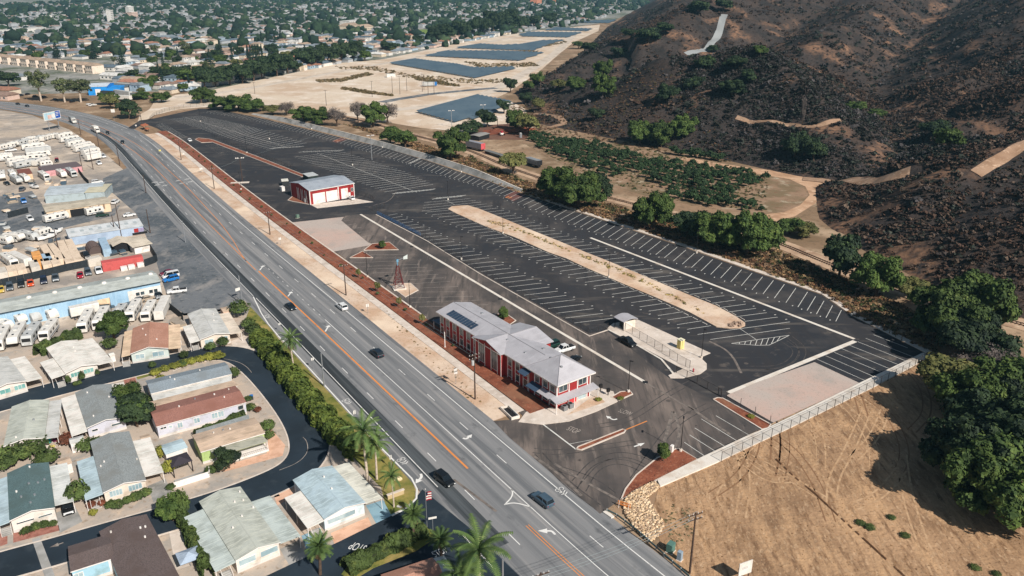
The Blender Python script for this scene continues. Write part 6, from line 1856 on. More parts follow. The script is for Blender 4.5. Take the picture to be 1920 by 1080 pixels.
# driveways, patios and gravel beds of the homes
for nm, pts_, m in [
 ('driveway', [(686, 948), (718, 938), (745, 968), (707, 985)], mat('blue_concrete', C(146, 178, 190), .8, [(C(124, 156, 170), .4, .45, .62)], coords='World')),
 ('driveway', [(565, 1005), (600, 990), (615, 1025), (580, 1045)], MATS['blue_concrete']), ('driveway', [(185, 726), (213, 718), (228, 740), (196, 752)], m_conc_g),
 ('driveway', [(52, 733), (82, 725), (90, 745), (58, 752)], m_conc_g), ('driveway', [(318, 672), (345, 665), (362, 680), (325, 697)], m_conc), ('driveway', [(433, 640), (462, 628), (485, 660), (440, 660)], m_conc),
 ('driveway', [(276, 912), (310, 898), (322, 922), (288, 942)], m_conc_g), ('driveway', [(104, 962), (140, 948), (155, 978), (112, 1000)], m_conc_g), ('driveway', [(525, 1030), (562, 1012), (575, 1050), (545, 1065)], m_conc_g),
 ('driveway', [(478, 918), (508, 908), (525, 930), (490, 940)], m_conc_g), ('patio', [(508, 912), (545, 902), (560, 925), (520, 948)], mat('peach_paving', C(232, 186, 156), .9, [(C(214, 166, 136), .6, .45, .62)], coords='World')),
 ('patio', [(315, 985), (335, 980), (358, 1060), (330, 1070)], m_conc), ('gravel_bed', [(620, 1000), (690, 970), (700, 992), (630, 1030)], MATS['peach_paving']),
 ('gravel_bed', [(25, 1000), (110, 985), (112, 995), (25, 1018)], mat('red_gravel', C(176, 120, 104), .95, [(C(150, 96, 82), 1, .45, .62)], coords='World')), ('gravel_bed', [(0, 1000), (14, 997), (14, 1020), (0, 1025)], MATS['red_gravel']),
 ('brick_path', [(228, 700), (250, 696), (258, 722), (236, 728)], MATS['red_gravel']), ('corner_bed', [(505, 800), (535, 835), (530, 855), (420, 885), (400, 880), (500, 850)], MATS['peach_paving']), ('front_lawn', [(252, 698), (318, 680), (322, 692), (258, 712)], m_grass)]:
 sheet(nm, pts_, 0.045, m)
# ================================================================ VEHICLES
m_tyre = mat('tyre', C(30, 30, 30), .9)
m_rim = mat('wheel_rim', C(150, 150, 150), .4, metal=.7)
m_cglass = mat('car_glass', C(26, 32, 36), .1, spec=.7)
m_lamp = mat('headlight_glass', C(236, 236, 230), .2)
m_tail = mat('tail_light', C(150, 30, 26), .3)
CARP = {}
def carpaint(name, r, g, b):
 if name not in CARP:
  CARP[name] = mat('car_paint_' + name, C(r, g, b), .3, [(C(r * .9, g * .9, b * .9), 1.5, .45, .65)], spec=.6)
 return CARP[name]
for n_, c_ in dict(white=(236, 234, 230), black=(26, 28, 30), blue_black=(30, 40, 50), slate=(74, 94, 108), silver=(170, 176, 180), red=(172, 36, 54), orange=(230, 92, 44), yellow=(220, 186, 84), blue=(40, 120, 190), navy=(28, 36, 60), green=(30, 60, 52), grey=(84, 92, 98), maroon=(120, 30, 50), tan=(176, 160, 140)).items():
 carpaint(n_, *c_)
def loft(secs):
 """skin over cross-sections of equal point count; ends closed"""
 mb = MB()
 n = len(secs[0])
 for s in secs:
  mb.v += s
 for j in range(len(secs) - 1):
  for i in range(n):
   a, b = j * n + i, j * n + (i + 1) % n
   mb.f.append((a, b, b + n, a + n))
 mb.f.append(tuple(reversed(range(n))))
 mb.f.append(tuple(range((len(secs) - 1) * n, len(secs) * n)))
 return mb
def sec(x, w, z0, z1, r=.12):
 w2 = w / 2
 return [(x, -w2, z0 + r), (x, -w2 + r * .5, z0), (x, w2 - r * .5, z0), (x, w2, z0 + r), (x, w2, z1 - r), (x, w2 - r, z1), (x, -w2 + r, z1), (x, -w2, z1 - r)]
def wheels(t, xs, w, r=.33):
 for x in xs:
  for s in (-1, 1):
   o = MB().tube((x, s * (w / 2 - .2), r), (x, s * (w / 2 + .01), r), r, None, 12).build('wheel', m_tyre, t)
   MB().tube((x, s * (w / 2 + .012), r), (x, s * (w / 2 + .02), r), r * .58, None, 10).build('rim', m_rim, o)
def make_car(kind):
 t = thing('parked_car', None, None)
 W = 1.82
 if kind == 'sedan':
  L, prof, cab = 4.6, [(-2.3, .35, .75), (-2.2, .28, .92), (-1.3, .22, 1.0), (.6, .2, 1.0), (1.3, .22, .92), (2.1, .28, .78), (2.3, .38, .6)], [(-1.75, .95, 1.0), (-1.0, .95, 1.42), (.15, .95, 1.45), (1.1, .93, .98)]
 elif kind == 'suv':
  L, prof, cab = 4.7, [(-2.35, .4, .9), (-2.25, .3, 1.05), (-1.3, .25, 1.1), (.8, .25, 1.1), (1.5, .26, 1.02), (2.2, .3, .92), (2.35, .42, .7)], [(-2.25, 1.05, 1.15), (-1.95, 1.05, 1.68), (.2, 1.05, 1.72), (1.15, 1.03, 1.08)]
  W = 1.9
 elif kind == 'pickup':
  L, prof, cab = 5.6, [(-2.8, .5, 1.0), (-2.7, .4, 1.12), (-.6, .35, 1.12), (.9, .35, 1.15), (1.8, .36, 1.1), (2.65, .4, 1.0), (2.8, .5, .75)], [(-.75, 1.1, 1.2), (-.55, 1.1, 1.82), (.75, 1.1, 1.85), (1.45, 1.08, 1.12)]
  W = 1.98
 else:   # van
  L, prof, cab = 5.0, [(-2.5, .35, 1.0), (-2.45, .3, 1.1), (0, .3, 1.1), (1.4, .3, 1.1), (2.2, .32, 1.0), (2.5, .4, .7)], [(-2.45, 1.05, 1.95), (-2.3, 1.05, 2.0), (1.0, 1.05, 2.0), (1.9, 1.03, 1.08)]
  W = 1.95
 loft([sec(x, W * (.86 if abs(x) > L / 2 - .05 else .96 if abs(x) > L / 2 - .3 else 1), a, b) for x, a, b in prof]).build('body', CARP['white'], t)
 g_ = loft([sec(x, W * (.9 if b < 1.3 else .74), a - .05, b, .06) for x, a, b in cab])
 g_.build('window_glass', m_cglass, t)
 xs = [c[0] for c in cab]
 zt = max(c[2] for c in cab)
 rw = W * .74
 MB().prism([(xs[1] - .08, -rw / 2 - .02), (xs[2] + .12, -rw / 2 - .02), (xs[2] + .12, rw / 2 + .02), (xs[1] - .08, rw / 2 + .02)], zt - .06, zt + .025).build('roof', CARP['white'], t)
 pil = MB()
 for s in (-1, 1):
  for xa, xb in ((xs[0], xs[1]), (xs[3], xs[2]), ((xs[1] + xs[2]) / 2, (xs[1] + xs[2]) / 2)):
   pil.tube((xa, s * W * .45, cab[0][1]), (xb, s * rw / 2, zt), .05, None, 4)
 pil.build('pillar', CARP['white'], t)
 if kind == 'pickup':
  boxp(t, 'cargo_bed', m_dark, -2.65, -.8, -W * .42, W * .42, 1.0, 1.125)
 wheels(t, (-L * .3, L * .31), W)
 for s in (-1, 1):
  boxp(t, 'headlight', m_lamp, L / 2 - .1, L / 2 + .005, s * W * .34 - .15, s * W * .34 + .15, .58, .74)
  boxp(t, 'tail_light', m_tail, -L / 2 - .005, -L / 2 + .1, s * W * .36 - .12, s * W * .36 + .12, .68, .86)
 return t
CAR_T = {k: make_car(k) for k in ('sedan', 'suv', 'pickup', 'van')}
CAR_USED = set()
def car(kind, colour, p0, p1, label, group=None, name='parked_car', roof=None, cat='car'):
 """car whose rear axle side is at p0 and front towards p1 (places seen in the photograph)"""
 a, b = at(*p0), at(*p1)
 mid = (a + b) / 2
 src = CAR_T[kind]
 c = copy_tree(src, label, group, (mid.x, mid.y, .085), heading(a, b), None, {'body': CARP[colour], 'roof': CARP[roof or colour], 'pillar': CARP[roof or colour]})
 c['category'] = {'pickup': 'pickup truck', 'van': 'van'}.get(kind, cat)
 c.name = {'pickup': 'pickup_truck', 'van': 'van'}.get(kind, name)
 return c
car('suv', 'white', (653, 588), (630, 570), 'white estate car driving up the highway near the sandy verge', name='car')
car('sedan', 'blue_black', (535, 571), (556, 587), 'dark blue car in the left lanes beside the orange line', name='car')
car('suv', 'blue_black', (718, 676), (696, 658), 'dark hatchback driving up the highway right of the orange line', name='car')
car('suv', 'black', (812, 888), (856, 922), 'black car driving towards the park entry at the bottom of the highway', name='car')
car('suv', 'slate', (1037, 958), (998, 928), 'slate blue estate car beside the teardrop marking', name='car')
car('sedan', 'black', (197, 246), (208, 256), 'small black car following the white van on the bend', name='car')
car('sedan', 'black', (226, 264), (235, 273), 'small dark car behind the black one on the bend', name='car')
car('sedan', 'black', (28, 195), (40, 198), 'dark car far up the bend, first of two', name='car')
car('sedan', 'blue_black', (45, 199), (58, 202), 'dark car far up the bend, second of two', name='car')
car('pickup', 'black', (1160, 636), (1193, 655), 'black pickup truck parked by the concrete pad fence')
car('pickup', 'white', (1075, 654), (1042, 664), 'white pickup truck parked behind the red building')
car('suv', 'green', (1045, 648), (1022, 656), 'dark green car parked behind the red building beside the white pickup')
car('sedan', 'black', (1073, 681), (1080, 676), 'black car mostly hidden behind the red building roof')
car('sedan', 'white', (664, 377), (655, 371), 'white car parked at the red barn doors')
car('sedan', 'white', (352, 262), (360, 268), 'white car at the opening in the planted strip of the north lot')
car('suv', 'black', (126, 945), (130, 968), 'black car under the ribbed carport of the green roof home')
# frontage
car('sedan', 'maroon', (322, 513), (306, 517), 'maroon car nearest the pale blue shop wall')
car('van', 'white', (333, 518), (308, 523), 'white van between the maroon and the blue car')
car('suv', 'blue', (334, 524), (308, 530), 'bright blue car parked beside the white van')
car('pickup', 'white', (345, 548), (320, 551), 'white and blue pickup alone on the frontage asphalt')
car('suv', 'white', (213, 384), (221, 379), 'white car at the corner of the cream building')
car('sedan', 'white', (236, 407), (250, 405), 'white car behind the ribbed lavender shed')
car('suv', 'white', (174, 345), (191, 343), 'white estate car on the dirt beside the grey shed')
RUN = 'cars parked nose out along the black fence'
for x0, y0, x1, y1, k, c, lb in [(2, 541, 3, 552, 'sedan', 'yellow', 'yellow car at the photo edge end of the black fence'), (19, 536, 20, 549, 'suv', 'grey', 'grey car next to the yellow one by the black fence'), (40, 530, 41, 544, 'suv', 'black', 'black jeep beside the orange car by the fence'),
       (57, 528, 59, 541, 'sedan', 'orange', 'orange car parked by the black fence'), (82, 523, 84, 537, 'suv', 'navy', 'navy car right of the orange car'), (104, 518, 106, 532, 'pickup', 'grey', 'grey pickup right of the navy car'),
       (150, 513, 152, 526, 'sedan', 'red', 'red car by the black fence near the containers'), (164, 508, 168, 521, 'suv', 'grey', 'dark grey car beside the red car'), (183, 505, 188, 517, 'pickup', 'white', 'white pickup at the red trailer')]:
 car(k, c, (x0, y0), (x1, y1), lb, RUN)
car('suv', 'black', (107, 300), (107, 307), 'black car with a red roof alone in the trailer yard', roof='red')
car('pickup', 'white', (180, 303), (192, 314), 'white pickup at the end of the trailer rows by the poles')
car('pickup', 'white', (188, 293), (198, 298), 'white flatbed truck behind the rows of trailers')
car('sedan', 'black', (8, 344), (19, 349), 'black car beside the trailers at the photo edge')
car('suv', 'grey', (40, 360), (45, 355), 'grey car near the small brown roofed hut')
car('pickup', 'white', (12, 285), (30, 283), 'white pickup with a cap at the head of the trailer yard')
car('suv', 'white', (53, 410), (61, 417), 'white car in the gravel yard by the cream building')
car('suv', 'green', (184, 407), (202, 405), 'green van parked before the cream building')
car('pickup', 'blue', (42, 374), (48, 386), 'blue truck cab in the scrap yard')
car('pickup', 'black', (156, 478), (166, 486), 'black wreck by the brown tent garage')
car('sedan', 'grey', (255, 567), (272, 563), 'grey wreck behind the pale blue shop, first')
car('sedan', 'tan', (272, 565), (284, 562), 'tan wreck behind the pale blue shop, second')
car('suv', 'grey', (292, 553), (300, 563), 'grey wreck at the corner of the pale blue shop')
for i, (x, y, c) in enumerate([(28, 178, 'white'), (40, 180, 'blue_black'), (52, 178, 'black'), (66, 182, 'black'), (82, 183, 'black'), (104, 188, 'slate'), (136, 192, 'black'), (20, 183, 'silver'), (172, 199, 'white')]):
 car('sedan', c, (x - 5, y + 1), (x + 5, y - 1), ('pale' if c in ('white', 'silver') else 'dark') + ' car parked in the far lot at the highway bend, number %s from the edge' % ['first', 'second', 'third', 'fourth', 'fifth', 'sixth', 'seventh', 'eighth', 'ninth'][i], 'cars parked at the highway bend')
# ---------------------------------------------------------------- trailers and motorhomes
m_rv = mat('rv_white', C(232, 226, 216), .5, [(C(214, 206, 194), .6, .45, .66)])
m_rv2 = mat('rv_grey', C(196, 196, 192), .5, [(C(176, 174, 168), .6, .45, .66)])
m_rv_stripe = mat('rv_stripe', C(96, 110, 126), .5)
def make_rv(kind):
 t = thing({'trailer': 'travel_trailer', 'motorhome': 'motorhome', 'fifth': 'travel_trailer', 'box': 'box_trailer'}[kind], None, None)
 L = {'trailer': 7.6, 'motorhome': 9.0, 'fifth': 9.6, 'box': 10.0}[kind]
 W, h0, h1 = 2.45, .55, 3.0
 x0, x1 = -L / 2, L / 2
 if kind == 'trailer':
  S = [(x0, .7, h1 - .35), (x0 + .25, h0, h1), (x1 - .9, h0, h1), (x1 - .3, h0 + .15, h1 - .6), (x1, .9, h1 - 1.4)]
 elif kind == 'motorhome':
  S = [(x0, .6, h1), (x1 - .5, .5, h1 + .05), (x1 - .1, .5, h1 - .5), (x1, .6, 1.5)]
 elif kind == 'fifth':
  S = [(x0, .7, h1 + .2), (x1 - 2.6, h0, h1 + .4), (x1 - 2.55, 1.5, h1 + .4), (x1 - .5, 1.5, h1 + .25), (x1, 1.8, h1 - .5)]
 else:
  S = [(x0, 1.0, 3.5), (x1, 1.0, 3.5)]
 loft([sec(x, W, a, b, .16) for x, a, b in S]).build('body', m_rv, t)
 if kind != 'box':
  st = MB()
  for s in (-1, 1):
   st.box(x0 + .3, x1 - (2.7 if kind == 'fifth' else 1.0), min(s * (W / 2 + .003), s * (W / 2 + .02)), max(s * (W / 2 + .003), s * (W / 2 + .02)), .95, 1.2)
  st.build('stripe', m_rv_stripe, t)
  for s in (-1, 1):
   for c in (-.3, .02, .26):
    y0, y1 = sorted((s * (W / 2 + .003), s * (W / 2 + .03)))
    boxp(t, 'window', m_cglass, c * L - .5, c * L + .5, y0, y1, 1.65, 2.35)
  boxp(t, 'door', m_rv2, L * .13, L * .13 + .7, -W / 2 - .035, -W / 2 - .003, .7, 2.5)
  boxp(t, 'roof_unit', mat('roof_unit', C(206, 204, 198), .6), -.5, .6, -.4, .4, h1 - .02 + (.35 if kind == 'fifth' else 0), h1 + .3 + (.35 if kind == 'fifth' else 0))
  for c in (-.32, .3):
   boxp(t, 'roof_vent', m_cglass, c * L - .25, c * L + .25, -.25, .25, h1 - .02 + (.32 if kind == 'fifth' else 0), h1 + .1 + (.35 if kind == 'fifth' else 0))
 if kind == 'motorhome':
  boxp(t, 'windscreen', m_cglass, x1 - .12, x1 + .03, -1.0, 1.0, 1.55, 2.45)
  for s in (-1, 1):
   boxp(t, 'headlight', m_lamp, x1 - .05, x1 + .03, s * .85 - .15, s * .85 + .15, .8, 1.0)
  wheels(t, (-L * .22, L * .34), W, .45)
 else:
  wheels(t, (-.9, .1) if kind != 'box' else (x0 + 1.2, x0 + 2.3), W, .4)
  if kind == 'trailer':
   part(t, 'hitch', m_black, lambda mb: (mb.tube((x1 - .1, -.5, .55), (x1 + 1.1, 0, .5), .06), mb.tube((x1 - .1, .5, .55), (x1 + 1.1, 0, .5), .06), mb.tube((x1 + .35, 0, .5), (x1 + .35, 0, 1.05), .2, None, 8)))
  elif kind == 'box':
   part(t, 'landing_leg', m_black, lambda mb: (mb.box(x1 - 2.4, x1 - 2.2, -.9, -.75, 0, 1.0), mb.box(x1 - 2.4, x1 - 2.2, .75, .9, 0, 1.0)))
 return t
RV_T = {k: make_rv(k) for k in ('trailer', 'motorhome', 'fifth', 'box')}
ORD = ['first', 'second', 'third', 'fourth', 'fifth', 'sixth', 'seventh', 'eighth', 'ninth', 'tenth', 'eleventh', 'twelfth', 'thirteenth', 'fourteenth']
def rv(kind, p0, p1, label, group, grey=False, len_=None):
 a, b = at(*p0), at(*p1)
 mid = (a + b) / 2
 base = {'trailer': 7.6, 'motorhome': 9.0, 'fifth': 9.6, 'box': 10.0}[kind]
 L = (len_ or (a - b).length)
 s = max(.72, min(1.25, L / base))
 c = copy_tree(RV_T[kind], label, group, (mid.x, mid.y, .04), heading(a, b), (s, 1, 1), {'body': m_rv2} if grey else None)
 c['category'] = {'trailer': 'travel trailer', 'motorhome': 'motorhome', 'fifth': 'travel trailer', 'box': 'box trailer'}[kind]
def rvrow(lst, kinds, desc, group):
 for i, (x0, y0, x1, y1) in enumerate(lst):
  k = kinds[i % len(kinds)]
  nm = {'trailer': 'white travel trailer', 'motorhome': 'white motorhome', 'fifth': 'tall white trailer', 'box': 'plain white box trailer'}[k]
  rv(k, (x0, y0), (x1, y1), '%s, %s %s' % (nm, ORD[i], desc), group, grey=(i % 4 == 2))
def ck(l, s=9.6, ox=0, oy=250):
 return [(ox + a / s, oy + b / s + 5, ox + c / s, oy + d / s + 5) for a, b, c, d in l]
rvrow(ck([(1040, 70, 1300, 20), (1090, 130, 1420, 75), (1180, 170, 1510, 110), (1220, 215, 1520, 160), (1320, 260, 1640, 190), (1350, 305, 1700, 235), (1480, 325, 1750, 270), (1500, 370, 1790, 310), (1530, 415, 1810, 360), (1560, 470, 1815, 420)]),
  ['fifth', 'motorhome', 'trailer', 'fifth', 'motorhome', 'fifth', 'trailer', 'fifth', 'motorhome', 'box'], 'from the billboard along the highway fence', 'trailers in the row along the highway fence')
rvrow(ck([(560, 175, 690, 140), (430, 150, 640, 100), (330, 190, 540, 140), (240, 200, 430, 160), (90, 250, 330, 200), (0, 270, 120, 240), (660, 110, 780, 70), (760, 110, 850, 70), (850, 80, 940, 50), (950, 60, 1040, 30)]),
  ['trailer', 'fifth', 'motorhome', 'trailer', 'fifth', 'trailer', 'trailer', 'trailer', 'motorhome', 'trailer'], 'in the ragged back row against the dry bank', 'trailers in the back row of the yard')
rvrow(ck([(400, 265, 820, 215), (470, 310, 900, 255), (470, 350, 930, 300), (490, 400, 920, 355)]), ['fifth', 'motorhome', 'box', 'motorhome'], 'from the bank in the island row mid yard', 'trailers in the island row mid yard')
rvrow(ck([(0, 420, 230, 400), (-40, 470, 200, 440)]), ['motorhome', 'fifth'], 'in the short row at the photo edge mid yard', 'trailers at the photo edge mid yard')
rvrow(ck([(130, 520, 480, 460), (160, 570, 520, 500), (280, 600, 690, 520), (500, 440, 850, 420), (620, 560, 880, 480), (770, 560, 910, 540)]), ['fifth', 'motorhome', 'fifth', 'trailer', 'fifth', 'trailer'], 'in the row behind the brown hut', 'trailers in the packed row behind the brown hut')
rvrow(ck([(50, 700, 70, 860), (200, 700, 270, 790), (220, 800, 400, 910), (370, 760, 560, 880), (720, 720, 890, 830), (1030, 680, 1210, 790), (1200, 650, 1390, 780)]), ['fifth', 'trailer', 'fifth', 'trailer', 'motorhome', 'trailer', 'motorhome'], 'from the edge before the pink shed', 'trailers before the pink shed')
rvrow([(84, 419, 128, 409), (166, 405, 190, 400)], ['motorhome', 'motorhome'], 'before the cream building', 'motorhomes before the cream building')
rvrow([(2, 456, 22, 460), (14, 452, 45, 456), (40, 446, 70, 453), (75, 446, 92, 440)], ['trailer', 'fifth', 'trailer', 'trailer'], 'in the tilted row by the lavender shed', 'trailers by the lavender shed')
rvrow([(8, 488, 32, 506), (26, 490, 56, 504)], ['motorhome', 'box'], 'left of the orange container', 'trailers left of the orange container')
W3_ = 'trailers parked below the pale blue shop'
rvrow([(-12, 612, 22, 624), (18, 600, 47, 614), (41, 592, 73, 607), (74, 588, 105, 602)], ['trailer', 'fifth', 'trailer', 'trailer'], 'from the edge under the pale blue shop wall', W3_)
rvrow([(14, 628, -2, 662), (44, 624, 26, 657), (72, 622, 52, 652), (104, 616, 84, 643)], ['motorhome', 'fifth', 'motorhome', 'motorhome'], 'in the row behind the white roofed homes', W3_)
rvrow([(172, 594, 154, 630), (200, 592, 184, 622), (234, 586, 216, 610), (260, 578, 244, 606), (288, 580, 274, 606), (314, 575, 300, 606)], ['motorhome', 'motorhome', 'trailer', 'motorhome', 'motorhome', 'box'], 'from the leafy tree behind the terracotta home', W3_)
rv('box', (138, 598), (184, 588), 'plain white box trailer under the tan tarpaulin of the pale blue shop', W3_)
# lorries on the bend
def lorry(p0, p1, label, boxm, cabm):
 a, b = at(*p0), at(*p1)
 m = (a + b) / 2
 t = thing('lorry', label, 'lorry', (m.x, m.y, .08), heading(a, b))
 boxp(t, 'cargo_box', boxm, -4.2, 1.6, -1.25, 1.25, 1.0, 3.7)
 loft([sec(1.8, 2.4, .6, 2.9), sec(3.0, 2.4, .6, 2.8), sec(3.3, 2.35, .6, 1.8), sec(4.2, 2.2, .6, 1.6)]).build('cab', cabm, t)
 boxp(t, 'windscreen', m_cglass, 3.02, 3.3, -1.0, 1.0, 1.85, 2.6)
 boxp(t, 'chassis', m_black, -4.2, 3.8, -.6, .6, .5, .95)
 wheels(t, (-3.2, -2.2, 3.2), 2.45, .5)
lorry((128, 226), (147, 235), 'lorry with a grey box body and white cab below the billboard', mat('lorry_grey', C(150, 152, 150), .6), m_rv)
lorry((172, 244), (190, 253), 'white tanker lorry following the grey lorry on the bend', m_rv, m_rv)
# ---------------------------------------------------------------- yard buildings
m_blue_wall = mat('pale_blue_siding', C(164, 196, 218), .7, [(C(146, 180, 204), .3, .45, .62), (C(176, 206, 224), 3, .52, .66, (1, 1, .05))])
m_lav_wall = mat('lavender_siding', C(172, 188, 206), .7, [(C(154, 170, 190), .3, .45, .62)])
m_shopr = roofm('shop_roof', 186, 190, 184)
b8, w8, d8 = shed('workshop', 'long pale blue workshop with grey roof and dome skylights', (-95, 606), (302, 527.5), (-88, 578), 4.8, .9, m_blue_wall, m_shopr, .3)
part(b8, 'gutter', mat('dark_gutter', C(44, 62, 74), .6), lambda mb: mb.box(0, w8, -.12, -.002, 4.55, 4.78))
for i in range(6):
 x = w8 * (.36 + i * .122)
 part(b8, 'dome_skylight', m_trim, lambda mb: mb.ball((x, d8 * .5, 5.7), .7, .7, .45, 10, 5))
part(b8, 'end_panel', m_rv, lambda mb: mb.box(w8 * .82, w8 - .35, .22, .297, .1, 3.6))
for x in (.86, .885, .93, .955):
 window(b8, w8 * x, w8 * x + 1.0, 1.8, 2.8, .22)
tp = thing('tarpaulin', 'tan cloth shade stretched along the workshop wall', 'awning', at(172, 577))
P = [at(143, 571, 3.4), at(205, 558, 3.4), at(207, 569, 2.2), at(146, 577, 2.2)]
part(tp, 'cloth', roofm('tan_cloth', 226, 196, 160), lambda mb: mb.slab([(p.x - tp.location.x, p.y - tp.location.y, p.z) for p in (P[3], P[2], P[1], P[0])], .05))
part(tp, 'pole', m_black, lambda mb: [mb.tube((p.x - tp.location.x, p.y - tp.location.y, 0), (p.x - tp.location.x, p.y - tp.location.y, p.z), .05) for p in P])
b5, w5, d5 = shed('workshop', 'pale lavender ribbed shed with skylights on the frontage', (129, 445), (269, 423), (119, 433), 3.1, 1.0, m_lav_wall, roofm('pale_shed_roof', 206, 208, 208), .2, ridge_at=.8)
for i in range(8):
 x = w5 * (.05 + i * .12)
 part(b5, 'skylight', mat('skylight', C(176, 182, 182), .4), lambda mb: mb.slab([(x, d5 * .34, 3.1 + 1.0 * .34 / .8 + .03), (x + 1.2, d5 * .34, 3.1 + .34 / .8 + .03), (x + 1.2, d5 * .55, 3.1 + .55 / .8 + .03), (x, d5 * .55, 3.1 + .55 / .8 + .03)], .03))
boxp(b5, 'sign_panel', m_red, w5 * .86, w5 * .86 + 1.6, .12, .197, 1.0, 2.4, label='red square sign panel on the shed wall')
boxp(b5, 'sign_panel', paint('violet_panel', 160, 150, 180), w5 * .92, w5 * .92 + 1.8, .12, .197, 1.0, 2.4, label='violet square sign panel on the shed wall')
boxp(b5, 'door', m_dark, w5 * .83, w5 * .83 + 5, .1, .197, .1, .9)
b4, w4, d4 = shed('workshop', 'cream building with a tan roof and a dark garage opening', (85, 397.5), (208, 380), (78, 385), 3.6, .5, paint('cream_block', 232, 204, 170), roofm('tan_roof', 196, 184, 164), .3)
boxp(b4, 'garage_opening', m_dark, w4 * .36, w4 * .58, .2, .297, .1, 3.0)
part(b4, 'pilaster', paint('brown_pilaster', 150, 124, 104), lambda mb: [mb.box(w4 * x, w4 * x + .6, .16, .297, 1.6, 3.3) for x in (.27, .66, .8, .87)])
b3, w3, d3 = shed('workshop', 'grey green shed with a pale two tone roof north of the cream building', (82, 367), (190, 358), (75, 351), 3.4, .4, paint('sage_wall', 172, 184, 186), roofm('pale_teal_roof', 192, 200, 204), .2)
part(b3, 'corner_trim', m_trim, lambda mb: mb.box(w3 - .5, w3 - .18, .1, .197, .1, 3.3))
b3b, w2, d2 = shed('workshop', 'tan roofed end bay joined to the grey green shed', (158, 361), (196, 359), (152, 347), 3.5, .3, paint('sage_wall', 172, 184, 186), roofm('straw_roof', 206, 198, 172), .2)
b1, w2, d2 = shed('long_shed', 'long low pink shed with a dark flat roof in the trailer yard', (80, 321), (154, 311), (77, 312.5), 2.8, .3, paint('pink_wall', 214, 158, 160), mat('dark_roof', C(108, 96, 96), .8), .15, flat=True)
b2, w2, d2 = shed('hut', 'small hut with a rusty brown roof and peach wall in the trailer yard', (36, 328), (61, 325), (33, 319), 2.8, .3, paint('peach_hut', 232, 196, 160), mat('rust_roof', C(132, 82, 70), .8), .15, flat=True)
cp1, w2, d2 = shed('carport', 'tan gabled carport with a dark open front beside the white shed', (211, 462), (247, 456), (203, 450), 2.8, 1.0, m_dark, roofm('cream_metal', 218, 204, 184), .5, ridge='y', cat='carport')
cp2, w2, d2 = shed('shed', 'white shed with a wide tan roof at the corner of the black fence', (248, 464), (286, 456), (237, 447), 2.8, .4, m_trim, MATS['cream_metal'], .8, cat='shed')
tent = thing('tent_garage', 'brown barrel shaped fabric garage in the container yard', 'tent', at(177, 471), heading(at(170, 462), at(184, 480)))
part(tent, 'cover', mat('brown_tarp', C(112, 94, 88), .8), lambda mb: [mb.slab([(-3.6, 2.2 * math.cos(a), 2.9 * math.sin(a)), (3.6, 2.2 * math.cos(a), 2.9 * math.sin(a)), (3.6, 2.2 * math.cos(b), 2.9 * math.sin(b)), (-3.6, 2.2 * math.cos(b), 2.9 * math.sin(b))], .04) for a, b in zip([k * math.pi / 9 for k in range(9)], [(k + 1) * math.pi / 9 for k in range(9)])])
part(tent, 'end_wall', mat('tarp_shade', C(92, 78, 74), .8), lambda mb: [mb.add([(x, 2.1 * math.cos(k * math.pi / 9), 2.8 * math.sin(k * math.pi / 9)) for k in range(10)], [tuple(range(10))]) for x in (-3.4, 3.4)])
def container(label, p0, p1, m, wd=2.44, h=2.6, group='shipping containers in the yard', name='shipping_container', z=0.0):
 a, b = at(*p0), at(*p1)
 mid = (a + b) / 2
 L = (b - a).length
 t = thing(name, label, 'container', (mid.x, mid.y, z + .04), heading(a, b), group)
 boxp(t, 'body', m, -L / 2, L / 2, -wd / 2, wd / 2, 0, h)
 rb_ = MB()
 for i in range(int(L / .45)):
  x = -L / 2 + .2 + i * .45
  for s in (-1, 1):
   rb_.box(x, x + .2, *sorted((s * (wd / 2 + .003), s * (wd / 2 + .035))), .12, h - .12)
 rb_.build('wall_ribs', m, t)
 for s in (-1, 1):
  boxp(t, 'door', m, *sorted((L / 2 + .003, L / 2 + .05)), min(s * .05, s * (wd / 2 - .08)), max(s * .05, s * (wd / 2 - .08)), .15, h - .12)
 return t
m_ct = paint('cream_container', 232, 208, 182)
m_cw = paint('pale_container', 214, 204, 190)
for i, (a, b) in enumerate([((9, 526), (4, 516)), ((27, 524), (22, 512)), ((45, 521), (39, 509)), ((70, 515), (64, 502)), ((92, 511), (86, 499)), ((110, 510), (104, 498))]):
 container('cream shipping container, %s from the photo edge behind the black fence' % ORD[i], a, b, m_ct if i % 3 else m_cw)
for i, (a, b) in enumerate([((134, 506), (116, 464)), ((150, 502), (130, 462)), ((118, 500), (98, 470)), ((98, 494), (84, 472))]):
 container('long cream container in the container yard, %s' % ['beside the narrow alley', 'beside the black wreck', 'between the alley and the blue container', 'behind the orange containers'][i], a, b, m_ct)
container('orange container end facing the cars, front one', (76, 505), (73, 495), paint('orange_container', 232, 166, 96))
container('orange container behind the front orange one', (72, 494), (69, 485), MATS['orange_container'])
container('pale blue container with framed doors beside the orange ones', (94, 503), (88, 489), paint('blue_container', 166, 190, 208))
container('pale blue container next to the tan carport', (203, 481), (193, 459), MATS['blue_container'])
container('white flat roofed container beside the red trailer', (165, 500), (190, 494), m_cw)
container('long red trailer body along the pale blue workshop', (193, 508), (269, 495), paint('red_trailer', 200, 92, 88), wd=2.6, h=3.0)
for i, (x, y) in enumerate([(233, 507), (247, 504), (264, 500)]):
 container('small white bin against the long red trailer, %s from the cars' % ORD[i], (x - 6, y + 1), (x + 6, y - 1), m_trim, wd=1.6, h=1.3, group='white bins by the red trailer', name='white_bin')
